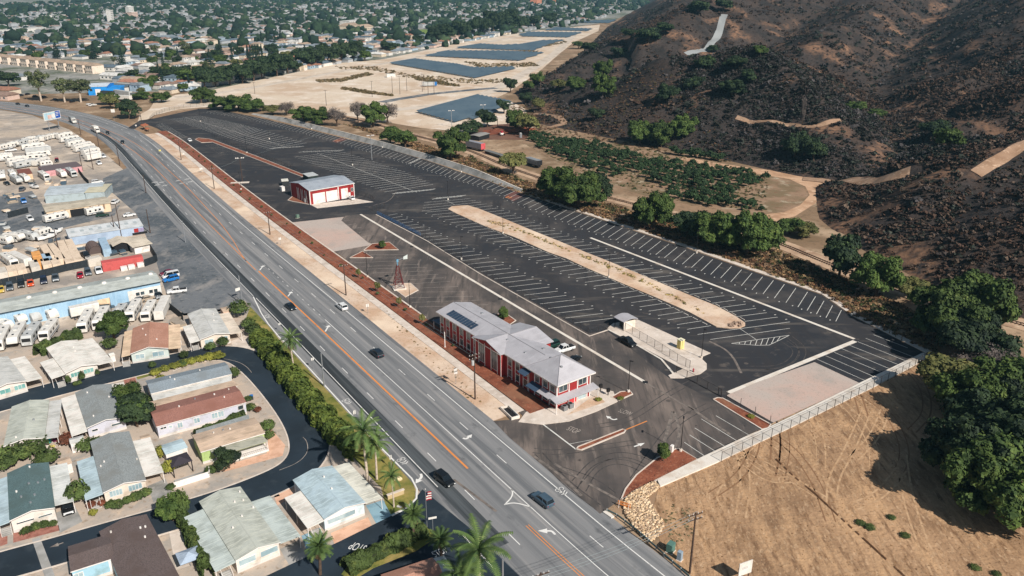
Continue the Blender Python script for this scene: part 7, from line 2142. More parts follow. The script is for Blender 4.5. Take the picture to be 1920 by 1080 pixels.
# ---------------------------------------------------------------- railcars, mulch yard, utility boxes
def railcar(p0, p1, label, body, h0, h1, endm=None, ribs=False):
 a, b = at(*p0), at(*p1)
 L = (b - a).length
 mid = (a + b) / 2
 t = thing('railway_wagon', label, 'railway wagon', (mid.x, mid.y, .3), heading(a, b), 'railway wagons on the siding')
 boxp(t, 'body', body, -L / 2, L / 2, -1.45, 1.45, h0, h1)
 if endm:
  for s in (1,):
   boxp(t, 'end_panel', endm, L / 2 + .003, L / 2 + .06, -1.47, 1.47, h0, h1 + .03)
 boxp(t, 'underframe', m_black, -L / 2 + .4, L / 2 - .4, -.9, .9, .6, h0 - .003)
 if ribs:
  part(t, 'rib', body, lambda mb: [mb.box(-L / 2 + .3 + i * 1.1, -L / 2 + .5 + i * 1.1, -1.56, -1.453, h0, h1) for i in range(int(L / 1.1))])
 for x in (-L / 2 + 1.8, L / 2 - 1.8):
  part(t, 'bogie', m_black, lambda mb: [mb.tube((x + q, -.85, .45), (x + q, .85, .45), .45, None, 10) for q in (-.9, .9)])
railcar((877, 278), (906, 285), 'boxcar with grey sides and a bright red end', paint('grey_boxcar', 150, 150, 156), 1.1, 4.2, paint('pinkish_red', 214, 92, 96))
railcar((911, 287), (943, 297), 'empty flat wagon next to the boxcar', paint('grey_deck', 120, 120, 116), 1.0, 1.4)
railcar((990, 309), (1012, 316), 'dark hopper wagon with pale ribs beside the big green trees', paint('hopper', 140, 144, 146), 1.3, 3.6, m_dark, True)
for i, (x0, y0, x1, y1, m) in enumerate([(192, 180, 214, 181, paint('dark_wagon', 60, 64, 68)), (217, 178, 246, 182, m_rv2), (248, 184, 276, 186, paint('tank_wagon', 120, 126, 124)), (216, 188, 246, 190, m_rv)]):
 railcar((x0, y0), (x1, y1), ['dark wagon behind the bright blue shop', 'white wagon in the town siding', 'grey tank wagon in the town siding', 'long white trailer beside the blue shop'][i], m, 1.0, 3.8)
hp = MB()
for j, (x, y, r, h) in enumerate(((928, 249, 8, 2.6), (972, 246, 10, 3.0), (945, 242, 6, 1.8))):
 t = thing('mulch_heap', 'dark red brown mulch heap, %s' % ['left beside the shed', 'right and largest', 'small one at the back'][j], 'heap', at(x, y), 0, 'mulch heaps')
 rr = random.Random(j)
 mb = MB()
 V, F = blob_proto(20 + j, 3)
 mb.add([(v[0] * r, v[1] * r * .7, max(-.1, v[2] * h)) for v in V], [tuple(f) for f in F])
 mb.build('heap_mound', m_mulch if j else mat('heap_brown', C(118, 66, 48), .95), t)
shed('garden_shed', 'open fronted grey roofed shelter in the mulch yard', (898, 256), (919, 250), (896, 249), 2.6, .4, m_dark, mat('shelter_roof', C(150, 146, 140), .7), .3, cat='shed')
lo = thing('skid_loader', 'small white and red loader in front of the mulch heaps', 'loader', at(941, 254), .5)
boxp(lo, 'body', m_rv, -1.2, .8, -.8, .8, .5, 1.6)
boxp(lo, 'cab', carpaint('red', 0, 0, 0), -.6, .5, -.7, .7, 1.6, 2.6)
boxp(lo, 'bucket', m_black, 1.2, 1.7, -1, 1, .1, .8)
wheels(lo, (-.8, .6), 1.7, .45)
tk = thing('water_tank', 'small grey cylindrical tank on the mulch yard edge', 'tank', at(976, 258))
part(tk, 'tank_shell', m_alu, lambda mb: mb.tube((0, 0, 0), (0, 0, 2.6), .9, None, 12))
part(tk, 'lid', m_trim, lambda mb: mb.tube((0, 0, 2.6), (0, 0, 2.75), .5, None, 10))
for nm, lb, px, py, s, m in [('utility_box', 'green utility box on the gravel pad corner by the barn', 558, 409, (1.2, .9, 1.4), paint('utility_green', 106, 128, 112)), ('utility_box', 'larger green utility cabinet by the bottom utility pole', 1257, 1034, (1.3, 1.0, 1.7), paint('cabinet_green', 92, 128, 116)),
      ('utility_box', 'slim grey blue cabinet beside the green one', 1274, 1050, (.7, .7, 1.7), paint('cabinet_blue', 150, 166, 178)), ('utility_box', 'white box on a plinth in the entrance bed', 1259, 848, (.8, .5, 1.6), m_trim), ('utility_box', 'pale grey cabinet at the barn end wall', 574, 380, (1.2, .8, 1.8), m_rv2)]:
 t = thing(nm, lb, 'utility box', at(px, py), .9)
 boxp(t, 'cabinet', m, -s[0] / 2, s[0] / 2, -s[1] / 2, s[1] / 2, .12, s[2])
 boxp(t, 'plinth', m_conc, -s[0] / 2 - .12, s[0] / 2 + .12, -s[1] / 2 - .12, s[1] / 2 + .12, 0, .12)
 boxp(t, 'door', m, -s[0] / 2 + .08, s[0] / 2 - .08, -s[1] / 2 - .04, -s[1] / 2 - .003, .2, s[2] - .1)
db = thing('wheelie_bin', 'dark blue bin at the kerb of the park street', 'bin', at(472, 749), .4)
boxp(db, 'body', carpaint('navy', 0, 0, 0), -.35, .35, -.35, .35, .05, 1.0)
boxp(db, 'lid', carpaint('blue', 0, 0, 0), -.38, .38, -.38, .38, 1.0, 1.08)
bx = thing('drain_box', 'open concrete drain box at the end of the pavement', 'drain', at(956, 776), heading(at(945, 764), at(967, 785)))
part(bx, 'wall', m_conc_w, lambda mb: (mb.box(-2.6, 2.6, -1.0, -.8, 0, .7), mb.box(-2.6, 2.6, .8, 1.0, 0, .7), mb.box(-2.6, -2.4, -.8, .8, 0, .7), mb.box(2.4, 2.6, -.8, .8, 0, .7)))
part(bx, 'floor', m_dark, lambda mb: mb.box(-2.4, 2.4, -.8, .8, .1, .15))
hy = thing('fire_hydrant', 'red hydrant on the rounded end of the concrete pad', 'hydrant', at(1300, 697, .2))
part(hy, 'barrel', carpaint('red', 0, 0, 0), lambda mb: (mb.tube((0, 0, 0), (0, 0, .7), .16, .14, 8), mb.ball((0, 0, .75), .17, None, None, 8, 4), mb.tube((-.3, 0, .5), (.3, 0, .5), .08)))
part(hy, 'base_flange', m_black, lambda mb: mb.tube((0, 0, 0), (0, 0, .06), .25, None, 8))
# patio furniture beside the corrugated home
for i, (x, y, c) in enumerate([(93, 832, (70, 196, 190)), (104, 829, (150, 60, 104)), (99, 840, (226, 210, 120)), (91, 841, (226, 214, 200))]):
 t = thing('patio_chair', ['turquoise', 'magenta', 'yellow', 'cream'][i] + ' lounge chair on the patio of the ribbed roof home', 'chair', at(x, y), i * 1.3, 'patio chairs')
 m = paint('chair_' + ['turquoise', 'magenta', 'yellow', 'cream'][i], *c)
 boxp(t, 'seat', m, -.4, .4, -.4, .4, .38, .46)
 part(t, 'backrest', m, lambda mb: mb.prism([(-.4, .38), (.4, .38), (.4, .46), (-.4, .46)], .46, 1.05))
 for sx in (-.36, .3):
  for sy in (-.36, .3):
   boxp(t, 'leg', m_trim, sx, sx + .06, sy, sy + .06, .04, .38)
# clutter of the yards: pallets, boats and small sheds stand between the vehicles
rcl = random.Random(4)
CL = [(28, 372), (24, 380), (16, 366), (62, 372), (40, 398), (30, 402), (72, 432), (86, 436), (96, 456), (108, 452), (12, 398), (18, 470), (66, 470), (60, 476), (150, 468), (214, 478), (230, 476), (262, 470), (240, 498), (120, 345), (108, 352), (92, 344), (60, 344), (20, 372), (6, 424), (14, 436), (26, 442), (138, 398), (246, 577), (236, 585), (330, 605), (336, 612), (110, 690), (206, 574)]
for i, (x, y) in enumerate(CL):
 t = thing('pallet_stack', 'stack of boards and crates in the yard, %s counted from the trailer rows' % ROWN[min(27, i)], 'pallets', at(x, y), rcl.uniform(0, 3), 'yard clutter')
 z = .04
 for k in range(rcl.randint(2, 4)):
  h, w_, l_ = rcl.uniform(.2, .7), rcl.uniform(.6, 1.3), rcl.uniform(.7, 2.2)
  boxp(t, 'crate', [m_ct, m_rv2, CARP['tan'], CARP['grey'], CARP['slate']][rcl.randrange(5)], -l_, l_, -w_, w_, z, z + h)
  z += h + .003
m_boat = paint('boat_hull', 236, 232, 226)
for i, (x0, y0, x1, y1) in enumerate([(76, 452, 92, 448), (92, 448, 106, 442), (100, 440, 114, 436), (164, 198, 182, 200), (34, 300, 46, 303), (60, 352, 74, 356)]):
 a, b = at(x0, y0), at(x1, y1)
 L = max(5, (b - a).length)
 t = thing('boat', 'white boat on a trailer, ' + ['left of three by the lavender shed', 'middle of three by the lavender shed', 'right of three by the lavender shed', 'on the lot at the highway bend', 'among the trailers mid yard', 'beside the grey green shed'][i], 'boat', (a + b) / 2, heading(a, b), 'boats in the yard')
 S = [(-L / 2, 1.9, .7, 1.5), (-L * .1, 2.1, .6, 1.5), (L * .25, 1.6, .65, 1.6), (L / 2, .25, 1.2, 1.75)]
 loft([sec(x, w_, c, d, .1) for x, w_, c, d in S]).build('hull', m_boat, t)
 boxp(t, 'windscreen', m_cglass, -.1, .3, -.7, .7, 1.5, 2.0)
 boxp(t, 'engine', m_black, -L / 2 - .5, -L / 2 - .003, -.25, .25, .7, 1.8)
 wheels(t, (-L * .12,), 1.9, .33)
# ================================================================ FENCES, POLES, SIGNS
m_wood = mat('pole_wood', C(84, 66, 56), .9, [(C(62, 48, 42), 2, .45, .65)])
m_mesh = mat('wire_mesh', C(70, 70, 70), .7, alpha=.14)
m_mesh_l = mat('pale_wire_mesh', C(176, 172, 168), .7, alpha=.22)
m_fencepost = mat('fence_post', C(58, 52, 50), .6)
m_wire = mat('cable', C(150, 160, 160), .5)
def fence(name, label, pxs, h, step, post=m_fencepost, mesh=m_mesh, z=0.0, r=.045, rails=(1.0,), cat='fence', world=None):
 P0 = world or [p.to_2d() for p in ats(pxs)]
 P = resample(P0, step)
 t = thing(name, label, cat, (P[0].x, P[0].y, z))
 Q = [p - P[0] for p in P]
 pm = None
 for i, q in enumerate(Q):
  if pm is None:
   o = MB().box(-r, r, -r, r, -.1, h).build('post', post, t)
   pm = o.data
  else:
   o = bpy.data.objects.new('post', pm)
   COL.objects.link(o)
   o.parent = t
  o.location = (q.x, q.y, 0)
 for f_ in rails:
  part(t, 'rail', post, lambda mb: mb.path([(q.x, q.y, h * f_ - .03) for q in Q], r * .6, 4))
 if mesh:
  mb = MB()
  for a, b in zip(Q[:-1], Q[1:]):
   mb.quad((a.x, a.y, .05), (b.x, b.y, .05), (b.x, b.y, h - .05), (a.x, a.y, h - .05))
  mb.build('mesh_panel', mesh, t)
 return t
fence('chain_link_fence', 'black post fence along the outer edge of the concrete slope', [(1352, 867), (1452, 819), (1482, 805), (1560, 768), (1653, 721), (1700, 697), (1749, 669)], 2.1, 3.0, z=.25)
fence('chain_link_fence', 'black post fence along the kerb between the forecourt and the stalls', [(790, 443), (900, 511), (1000, 568), (1105, 628), (1140, 618)], 2.0, 3.4)
fence('chain_link_fence', 'pale mesh fence along the front of the concrete pad', [(1172, 620), (1230, 654), (1280, 686), (1293, 692)], 2.1, 3.0, mesh=m_mesh_l, z=.2)
fence('post_fence', 'short black posts in the mulch strip of the gravel pad', [(1362, 749), (1400, 772), (1445, 799)], 2.2, 4.2, z=.2, rails=(.25, .32), post=m_fencepost, mesh=None)
fence('chain_link_fence', 'dark fence on the planted strip of the north lot', [(398, 257), (480, 290), (574, 329)], 2.0, 3.6)
fence('chain_link_fence', 'rust coloured fence beyond the east gutter', [(985, 358), (1050, 381), (1160, 417), (1280, 455), (1395, 495), (1540, 544)], 1.9, 3.4, post=mat('rust_post', C(110, 72, 60), .8), z=.0)
fence('post_fence', 'row of posts with pale tops on the bank at the north east corner', [(1560, 556), (1600, 584), (1650, 616), (1692, 640)], 1.7, 2.2, post=mat('weathered_post', C(128, 104, 76), .9), rails=(.5,), r=.07)
fence('chain_link_fence', 'dark fence curving round the north end of the car park', [(281, 226), (290, 217), (310, 209), (345, 202), (400, 197), (440, 201), (480, 205)], 2.2, 4.5, rails=(1.0, .5))
fence('chain_link_fence', 'short dark fence between the red barn and the gate', [(668, 364), (690, 371), (702, 377)], 2.0, 2.2)
gt = fence('sliding_gate', 'long black sliding gate beside the concrete pad', [(1268, 700), (1281, 706), (1352, 744)], 2.0, 3.2, r=.06, rails=(1.0, .08), cat='gate')
fence('sliding_gate', 'small open gate beside the blue barriers', [(699, 395), (722, 389)], 2.0, 2.0, rails=(1.0, .1), cat='gate')
kerb('fence_kerb', [p.to_2d() for p in ats([(705, 403), (800, 452), (900, 514), (1000, 571), (1105, 631), (1141, 619)])], m_conc, .2, .35)
kerb('pad_kerb', [p.to_2d() for p in ats([(1140, 619), (1180, 640), (1240, 675), (1262, 701)])], m_conc_w, .24, .5)
m_bb = mat('barrier_blue', C(96, 140, 188), .5, metal=.2)
a, b = at(707, 401), at(789, 442)
nb = 18
pmesh = None
for i in range(nb):
 p, q = lerp(a, b, i / nb), lerp(a, b, (i + .94) / nb)
 L = (q - p).length
 t = thing('crowd_barrier', 'blue steel crowd barrier, %s in the line along the stall fence' % (ORD[i] if i < 14 else ['fifteenth', 'sixteenth', 'seventeenth', 'last'][i - 14]), 'barrier', p, heading(p, q), 'blue crowd barriers')
 part(t, 'frame', m_bb, lambda mb: mb.path([(0, 0, .15), (L, 0, .15), (L, 0, 1.15), (0, 0, 1.15), (0, 0, .15)], .035, 5))
 part(t, 'bar', m_bb, lambda mb: [mb.tube((L * k / 12, 0, .15), (L * k / 12, 0, 1.15), .018, None, 4) for k in range(1, 12)])
 part(t, 'foot', m_bb, lambda mb: [mb.box(x - .03, x + .03, -.3, .3, .085, .13) for x in (.3, L - .3)])
def board_fence(label, pxs, h, m):
 P = [p.to_2d() for p in ats(pxs)]
 t = thing('board_fence', label, 'fence', (P[0].x, P[0].y, 0))
 pm = MB().box(0, 2.0, -.05, .05, 0, h).mesh('panel', m)
 R_ = resample(P, 2.03)
 for i, (a, b) in enumerate(zip(R_[:-1], R_[1:])):
  o = bpy.data.objects.new('panel', pm)
  COL.objects.link(o)
  o.parent = t
  o.location = (a.x - P[0].x, a.y - P[0].y, 0)
  o.rotation_euler = (0, 0, heading(a, b))
 return t
m_bk = mat('black_boards', C(40, 46, 50), .8, [(C(54, 60, 64), .5, .5, .7)])
board_fence('black board fence behind the row of parked cars', [(-10, 540), (60, 525), (127, 508), (192, 495)], 2.4, m_bk)
board_fence('black board fence round the white shed corner', [(272, 500), (296, 491), (281, 466)], 2.4, m_bk)
board_fence('black board fence from the workshop corner to the ribbed roof home', [(303, 560), (318, 580), (342, 600)], 2.2, m_bk)
board_fence('dark board fence of the scrap yard', [(16, 409), (55, 399)], 2.4, m_bk)
board_fence('dark board fence beside the pink shed', [(147, 322), (160, 340), (167, 346)], 2.2, m_bk)
# ---------------------------------------------------------------- retaining wall along the north-east edge
RWp = [p.to_2d() for p in ats([(470, 214), (500, 221), (560, 236), (640, 256), (697, 271), (727, 279), (800, 300), (850, 316), (880, 326), (917, 339), (957, 354), (975, 360)])]
t = thing('retaining_wall', 'long grey concrete retaining wall along the north east edge of the car park', 'wall', (RWp[0].x, RWp[0].y, 0))
Q = resample(RWp, 7.0)
for i, (a, b) in enumerate(zip(Q[:-1], Q[1:])):
 f_ = i / (len(Q) - 1)
 hh = lambda f: 2.4 * min(1, (f + .02) * 6, (1.06 - f) * 5)
 n_ = Vector((-(b - a).y, (b - a).x)).normalized()
 # the wall stands on the hill side of the kerb line
 n_ = n_ if n_.y > 0 else -n_
 e = (b - a) * .997
 A, B = a - RWp[0], a + e - RWp[0]
 MB().prism([(A.x, A.y), (B.x, B.y), (B.x + n_.x * 2, B.y + n_.y * 2), (A.x + n_.x * 2, A.y + n_.y * 2)], 0, [hh(f_), hh((i + 1) / (len(Q) - 1)), hh((i + 1) / (len(Q) - 1)), hh(f_)], [(A.x + n_.x * 1.6, A.y + n_.y * 1.6), (B.x + n_.x * 1.6, B.y + n_.y * 1.6), (B.x + n_.x * 2, B.y + n_.y * 2), (A.x + n_.x * 2, A.y + n_.y * 2)]).build('wall_panel', m_conc_g, t)
 A, B = A + n_ * 1.6, B + n_ * 1.6
 MB().prism([(A.x - n_.x * .05, A.y - n_.y * .05), (B.x - n_.x * .05, B.y - n_.y * .05), (B.x + n_.x * .45, B.y + n_.y * .45), (A.x + n_.x * .45, A.y + n_.y * .45)], [hh(f_) + .003, hh((i + 1) / (len(Q) - 1)) + .003] * 1 + [hh((i + 1) / (len(Q) - 1)) + .003, hh(f_) + .003], [hh(f_) + .12, hh((i + 1) / (len(Q) - 1)) + .12, hh((i + 1) / (len(Q) - 1)) + .12, hh(f_) + .12]).build('coping', m_conc_w, t)
# ---------------------------------------------------------------- lamp posts
lp0 = thing('lamp_post', None, None)
part(lp0, 'pole', m_black, lambda mb: mb.tube((0, 0, .6), (0, 0, 8.0), .09, .06, 6))
part(lp0, 'base', m_conc_w, lambda mb: mb.tube((0, 0, 0), (0, 0, .7), .32, None, 10))
part(lp0, 'lamp_head', m_black, lambda mb: mb.box(-.1, .75, -.16, .16, 7.95, 8.08))
LAMPS = [(1597, 592, 'at the bend of the east kerb'), (943, 438, 'on the sand island, far one'), (1141, 521, 'on the sand island, near one'), (865, 487, 'on the stall fence line'), (661, 310, 'on the spine of the double bay behind the barn'), (717, 277, 'at the foot of the retaining wall, middle'),
   (865, 323, 'at the foot of the retaining wall, near end'), (584, 242, 'at the foot of the retaining wall, far end'), (376, 228, 'on the far north double bay, far one'), (505, 261, 'on the far north double bay, near one'), (463, 287, 'on the planted strip of the north lot'),
   (689, 520, 'on the mulch kerb beside the windmill, far one'), (769, 577, 'on the mulch kerb beside the windmill, near one'), (1315, 672, 'on the concrete pad'), (1276, 847, 'in the entrance mulch bed'), (1178, 736, 'at the walk in front of the red building'), (1306, 475, 'on the east kerb by the shady grove'),
   (1050, 387, 'on the east kerb by the biggest tree clump'), (840, 375, 'at the head of the sand island'), (452, 356, 'on the mulch kerb of the north lot')]
for i, (x, y, lb) in enumerate(LAMPS):
 if i == 0:
  c = lp0
  c.location = at(x, y)
  tag(c, None, None, 'lamp posts of the car park')
  c['label'] = 'black lamp post with white base ' + lb
 else:
  c = copy_tree(lp0, 'black lamp post with white base ' + lb, 'lamp posts of the car park', at(x, y), RND.uniform(0, 6))
 c['category'] = 'lamp post'
# ---------------------------------------------------------------- wooden utility poles
def upole(px, py, h, label, arms=1, az=None, extra=None, white=False, group='wooden utility poles', trans=False):
 t = thing('utility_pole', label, 'utility pole', at(px, py), az if az is not None else -.9, group)
 part(t, 'pole', m_wood if not white else m_alu, lambda mb: mb.tube((0, 0, 0), (0, 0, h), .19, .12, 7))
 for k in range(arms):
  z = h - .35 - k * .9
  part(t, 'crossarm', m_wood, lambda mb: mb.box(-1.3, 1.3, -.07, .07, z - .08, z + .08))
  part(t, 'insulator', m_trim, lambda mb: [mb.tube((x, 0, z + .08), (x, 0, z + .3), .06) for x in (-1.2, -.45, .45, 1.2)])
 if trans:
  part(t, 'transformer', m_rv2, lambda mb: mb.tube((.35, -.1, h - 2.7), (.35, -.1, h - 1.6), .3, None, 10))
 if extra == 'flood':
  part(t, 'floodlight', m_trim, lambda mb: [mb.box(x - .25, x + .25, -.25, .05, h - .2, h + .2) for x in (-1.6, -.8, .8, 1.6)])
  part(t, 'crossarm', m_alu, lambda mb: mb.box(-1.8, 1.8, -.06, .06, h - .3, h - .2))
 return t
RD = heading(FRV[100], FRV[120])
upole(890.8, 749, 11.3, 'wooden pole with two crossarms and a grey transformer before the red building', 2, RD + 1.57, trans=True)
upole(649, 554, 9.6, 'wooden pole on the verge beside the windmill lot', 1, RD + 1.57)
upole(506.5, 440, 8.6, 'wooden pole on the verge opposite the west gravel pad', 1, RD + 1.57)
upole(402, 354, 9.2, 'wooden pole on the verge across from the barn lot', 1, RD + 1.57)
upole(340, 300, 10.5, 'wooden pole on the verge by the north lot opening', 1, RD + 1.57)
upole(267, 238, 11, 'wooden pole at the north gate corner', 1, RD + 1.57)
upole(1293, 1075, 11.6, 'tall wooden pole with wires at the edge of the dry field', 2, RD + 1.4)
upole(1012, 1200, 12.0, 'utility pole top with curved arms rising at the bottom edge by the orange line', 2, RD + 1.4)
upole(228, 445, 12, 'dark pole standing before the lavender shed', 0)
upole(217, 443, 8, 'shorter pole beside the dark pole of the lavender shed', 0)
upole(282, 437, 9, 'thin pole at the end of the lavender shed', 0)
upole(175, 318, 10, 'pole at the corner of the trailer yard fence', 0)
upole(155, 320, 8.5, 'pole at the end of the long pink shed', 0)
upole(225, 311, 11, 'pole on the dirt between the yard and the highway', 0)
upole(187, 282, 12, 'pole beside the highway at the trailer rows', 0)
upole(152, 254, 9, 'pole beside the highway below the billboard', 0)
upole(274, 362, 8, 'pole on the frontage asphalt, far one', 0)
upole(348, 455, 8, 'thin pole on the frontage asphalt, near one', 0, white=True)
upole(455, 572, 9, 'grey pole at the head of the park lawn', 0, white=True)
upole(608, 725, 8.5, 'grey pole in the cycle lane beside the long hedge', 0, white=True)
upole(943, 1140, 9, 'grey pole beside the large palm at the bottom edge', 0, white=True)
upole(112, 478, 9, 'leaning brown pole between the containers', 0)
upole(455, 341, 11, 'pole with white floodlights on a concrete island in the north lot', 0, .3, 'flood')
upole(697.5, 300, 12.5, 'white pole with floodlights at the foot of the retaining wall', 0, .3, 'flood', white=True)
upole(847, 238, 10, 'floodlight pole at the near edge of the solar array', 0, .3, 'flood', white=True)
upole(906, 226, 10, 'floodlight pole in front of the solar array between dark trees', 0, .3, 'flood', white=True)
upole(956, 226, 11, 'tall pale floodlight pole behind the mulch yard', 0, .3, 'flood', white=True)
upole(933, 242, 7, 'dark pole in the mulch yard', 0)
for i, (x, y, h) in enumerate([(698, 182, 12), (736, 174, 13), (750, 177, 14), (763, 171, 12), (792, 172, 14), (795, 168, 12), (803, 179, 12), (814, 177, 12), (612, 198, 11), (478, 176, 9)]):
 upole(x, y, h, 'utility pole standing on the open sand, %s from the solar array side' % ORD[i] if i < 8 else ['utility pole alone on the sand near the green row of trees', 'utility pole at the levee behind the dark tree belt'][i - 8], 1, .2, group='poles on the sand')
def wires(label, A, B, sag, offs, group):
 for k, d in enumerate(offs):
  a, b = A + d, B + d
  t = thing('overhead_wire', '%s, %s' % (label, ORD[k]), 'wire', (a.x, a.y, 0), 0, group)
  pts_ = []
  for i in range(15):
   f_ = i / 14
   p = lerp(a, b, f_)
   pts_.append((p.x - a.x, p.y - a.y, p.z - sag * 4 * f_ * (1 - f_)))
  part(t, 'cable', m_wire, lambda mb: mb.path(pts_, .022, 4))
p1, p2 = at(1293, 1075) + Vector((0, 0, 11.2)), at(1012, 1200) + Vector((0, 0, 11.6))
dv = Vector((.5, .8, 0))
wires('thin cable sagging across the highway at the bottom, counted from the camera side', p1, p2, .7, [dv * k for k in (-1.4, -.3, 1.2)], 'cables across the highway')
pA, pB = at(455, 341) + Vector((0, 0, 10.8)), at(640, 262) + Vector((0, 0, 8))
wires('thin cable across the north lot from the floodlight pole', pA, pB, 1.0, [Vector((0, 0, 0))], 'cables of the north lot')
wires('thin cable from the verge pole to the floodlight pole', at(402, 354) + Vector((0, 0, 9)), pA, .8, [Vector((0, 0, 0))], 'cables of the north lot')
vp_ = [at(891, 749) + Vector((0, 0, 11)), at(649, 554) + Vector((0, 0, 9.2)), at(506.5, 440) + Vector((0, 0, 8.2)), at(402, 354) + Vector((0, 0, 8.8)), at(340, 300) + Vector((0, 0, 10))]
for i in range(4):
 wires('cable strung between the verge poles, span %s from the red building' % ROWN[i], vp_[i], vp_[i + 1], .7, [Vector((-.5, -.3, 0)), Vector((.5, .3, 0))], 'cables along the verge')
gi = thing('pole_island', 'small concrete island under the floodlight pole', 'kerb island', at(450, 343), .2)
part(gi, 'slab', m_conc, lambda mb: mb.prism([(-4, -1.2), (4, -1.2), (4, 1.2), (-4, 1.2)], .03, .22))
# ---------------------------------------------------------------- windmill
wm = thing('windmill', 'red lattice windmill with a white tail vane on a concrete base', 'windmill', at(748, 541), .35)
wm.location.z = .2
m_wr = mat('windmill_red', C(104, 44, 44), .7)
part(wm, 'base', m_conc_w, lambda mb: mb.prism([(-1.9, -1.9), (1.9, -1.9), (1.9, 1.9), (-1.9, 1.9)], 0, .3))
cr = [(-1.45, -1.45), (1.45, -1.45), (1.45, 1.45), (-1.45, 1.45)]
for x, y in cr:
 part(wm, 'leg', m_wr, lambda mb: mb.tube((x, y, .3), (x * .2, y * .2, 7.2), .09, .07, 5))
def lattice(mb):
 for k in range(5):
  z0, z1 = .3 + k * 1.38, .3 + (k + 1) * 1.38
  f0, f1 = 1 - .8 * (z0 - .3) / 6.9, 1 - .8 * (z1 - .3) / 6.9
  for i in range(4):
   a, b = cr[i], cr[(i + 1) % 4]
   mb.tube((a[0] * f0, a[1] * f0, z0), (b[0] * f1, b[1] * f1, z1), .045, None, 4)
   mb.tube((b[0] * f0, b[1] * f0, z0), (a[0] * f1, a[1] * f1, z1), .045, None, 4)
   mb.tube((a[0] * f1, a[1] * f1, z1), (b[0] * f1, b[1] * f1, z1), .05, None, 4)
part(wm, 'bracing', m_wr, lattice)
part(wm, 'gear_head', mat('windmill_blue', C(110, 160, 186), .5), lambda mb: (mb.tube((0, 0, 7.1), (0, 0, 9.0), .14, .12, 8), mb.box(-.3, .3, -.2, .2, 8.3, 9.1)))
part(wm, 'tail_boom', m_alu, lambda mb: mb.tube((0, 0, 8.8), (2.2, .5, 9.2), .05))
part(wm, 'tail_vane', paint('vane_grey', 206, 212, 206), lambda mb: mb.add([(1.9, .42, 8.7), (3.2, .72, 8.6), (3.3, .74, 10.0), (1.9, .42, 9.5), (1.9, .45, 8.7), (3.2, .75, 8.6), (3.3, .77, 10.0), (1.9, .45, 9.5)], [(0, 1, 2, 3), (7, 6, 5, 4), (0, 4, 5, 1), (1, 5, 6, 2), (2, 6, 7, 3), (3, 7, 4, 0)]))
for i in range(12):
 a = i * math.pi / 6
 part(wm, 'blade', m_alu, lambda mb: mb.quad((-.42 + .05, .35 * math.cos(a - .12), 8.8 + .35 * math.sin(a - .12)), (-.5, 1.2 * math.cos(a - .13), 8.8 + 1.2 * math.sin(a - .13)), (-.36, 1.2 * math.cos(a + .13), 8.8 + 1.2 * math.sin(a + .13)), (-.36, .35 * math.cos(a + .12), 8.8 + .35 * math.sin(a + .12))))
# ---------------------------------------------------------------- signs
bb = thing('billboard', 'roadside billboard with a blue block and pale picture over the trailer yard', 'billboard', at(103, 244), heading(at(90, 246), at(118, 240)))
boxp(bb, 'panel', m_rv, -6.0, 6.0, -.25, .25, 6.4, 11.0)
boxp(bb, 'picture', paint('billboard_picture', 176, 206, 216), -5.7, 2.2, -.29, -.253, 6.8, 10.7)
boxp(bb, 'picture', paint('billboard_blue', 34, 84, 170), 2.3, 5.7, -.29, -.253, 6.8, 10.9)
boxp(bb, 'picture', paint('billboard_pink', 226, 190, 180), -3.4, -.6, -.32, -.293, 7.2, 9.4)
boxp(bb, 'picture', m_trim, -.3, 1.8, -.32, -.293, 7.4, 9.8)
part(bb, 'lettering_strip', m_trim, lambda mb: [mb.box(2.7, 5.2 - k * .5, -.32, -.293, 9.9 - k * .9, 10.2 - k * .9) for k in range(3)])
boxp(bb, 'walkway', m_alu, -6.0, 6.0, -1.1, -.3, 6.1, 6.25)
for x in (-3.6, 3.6):
 part(bb, 'post', m_alu, lambda mb: mb.tube((x, .1, 0), (x, .1, 6.5), .22, None, 8))
ws = thing('notice_board', 'white notice board on two posts in the dry field', 'sign', at(1394, 1092), .42)
boxp(ws, 'panel', m_rv, -1.25, 1.25, -.06, .06, 1.6, 4.0)
part(ws, 'lettering', mat('faint_print', C(150, 150, 150), .8), lambda mb: [mb.box(-.75 + k * .1, .35 + k * .08, -.07, -.062, 3.0 - k * .24, 3.08 - k * .24) for k in range(2)])
for x in (-.9, .9):
 boxp(ws, 'post', m_wood, x - .06, x + .06, .07, .19, 0, 3.6)
def sign(px, py, h, w_, hh, label, m=m_rv, az=None):
 t = thing('road_sign', label, 'sign', at(px, py), RD + 1.57 if az is None else az)
 part(t, 'post', m_alu, lambda mb: mb.tube((0, 0, 0), (0, 0, h), .05, None, 6))
 boxp(t, 'plate', m, -w_ / 2, w_ / 2, -.09, -.05, h - hh, h)
sign(690, 588, 2.9, .8, .9, 'small white sign on the verge near the windmill lot')
sign(526, 460, 2.8, .8, .8, 'small white sign on the verge near the west gravel pad')
sign(855, 720, 4.2, .8, 1.5, 'tall narrow white bus stop sign before the red building', az=.2)
sign(301, 290, 2.6, 1.0, .8, 'yellowish sign at the kerb near the north lot', paint('sign_yellow', 232, 214, 110))
sign(378, 324, 2.4, 1.3, .9, 'white board on the verge opposite the barn lot')
sign(345, 296, 2.4, .9, .8, 'white sign beside the verge pole by the north lot opening')
sign(256, 242, 2.6, .8, .8, 'white sign at the corner of the north gate')
sign(215, 227, 7.5, 2.2, 2.0, 'white sign on a tall post on the watered lawn', az=.3)
sign(588, 692, 3.0, .6, .7, 'sign on the hedge side of the kerb below the hedge palm', az=RD + 1.57)
sign(666, 790, 2.6, .5, .9, 'sign on the lawn edge above the taller palm')
sign(734, 879, 3.0, .4, .9, 'slim white sign post on the lawn by the cycle symbol')
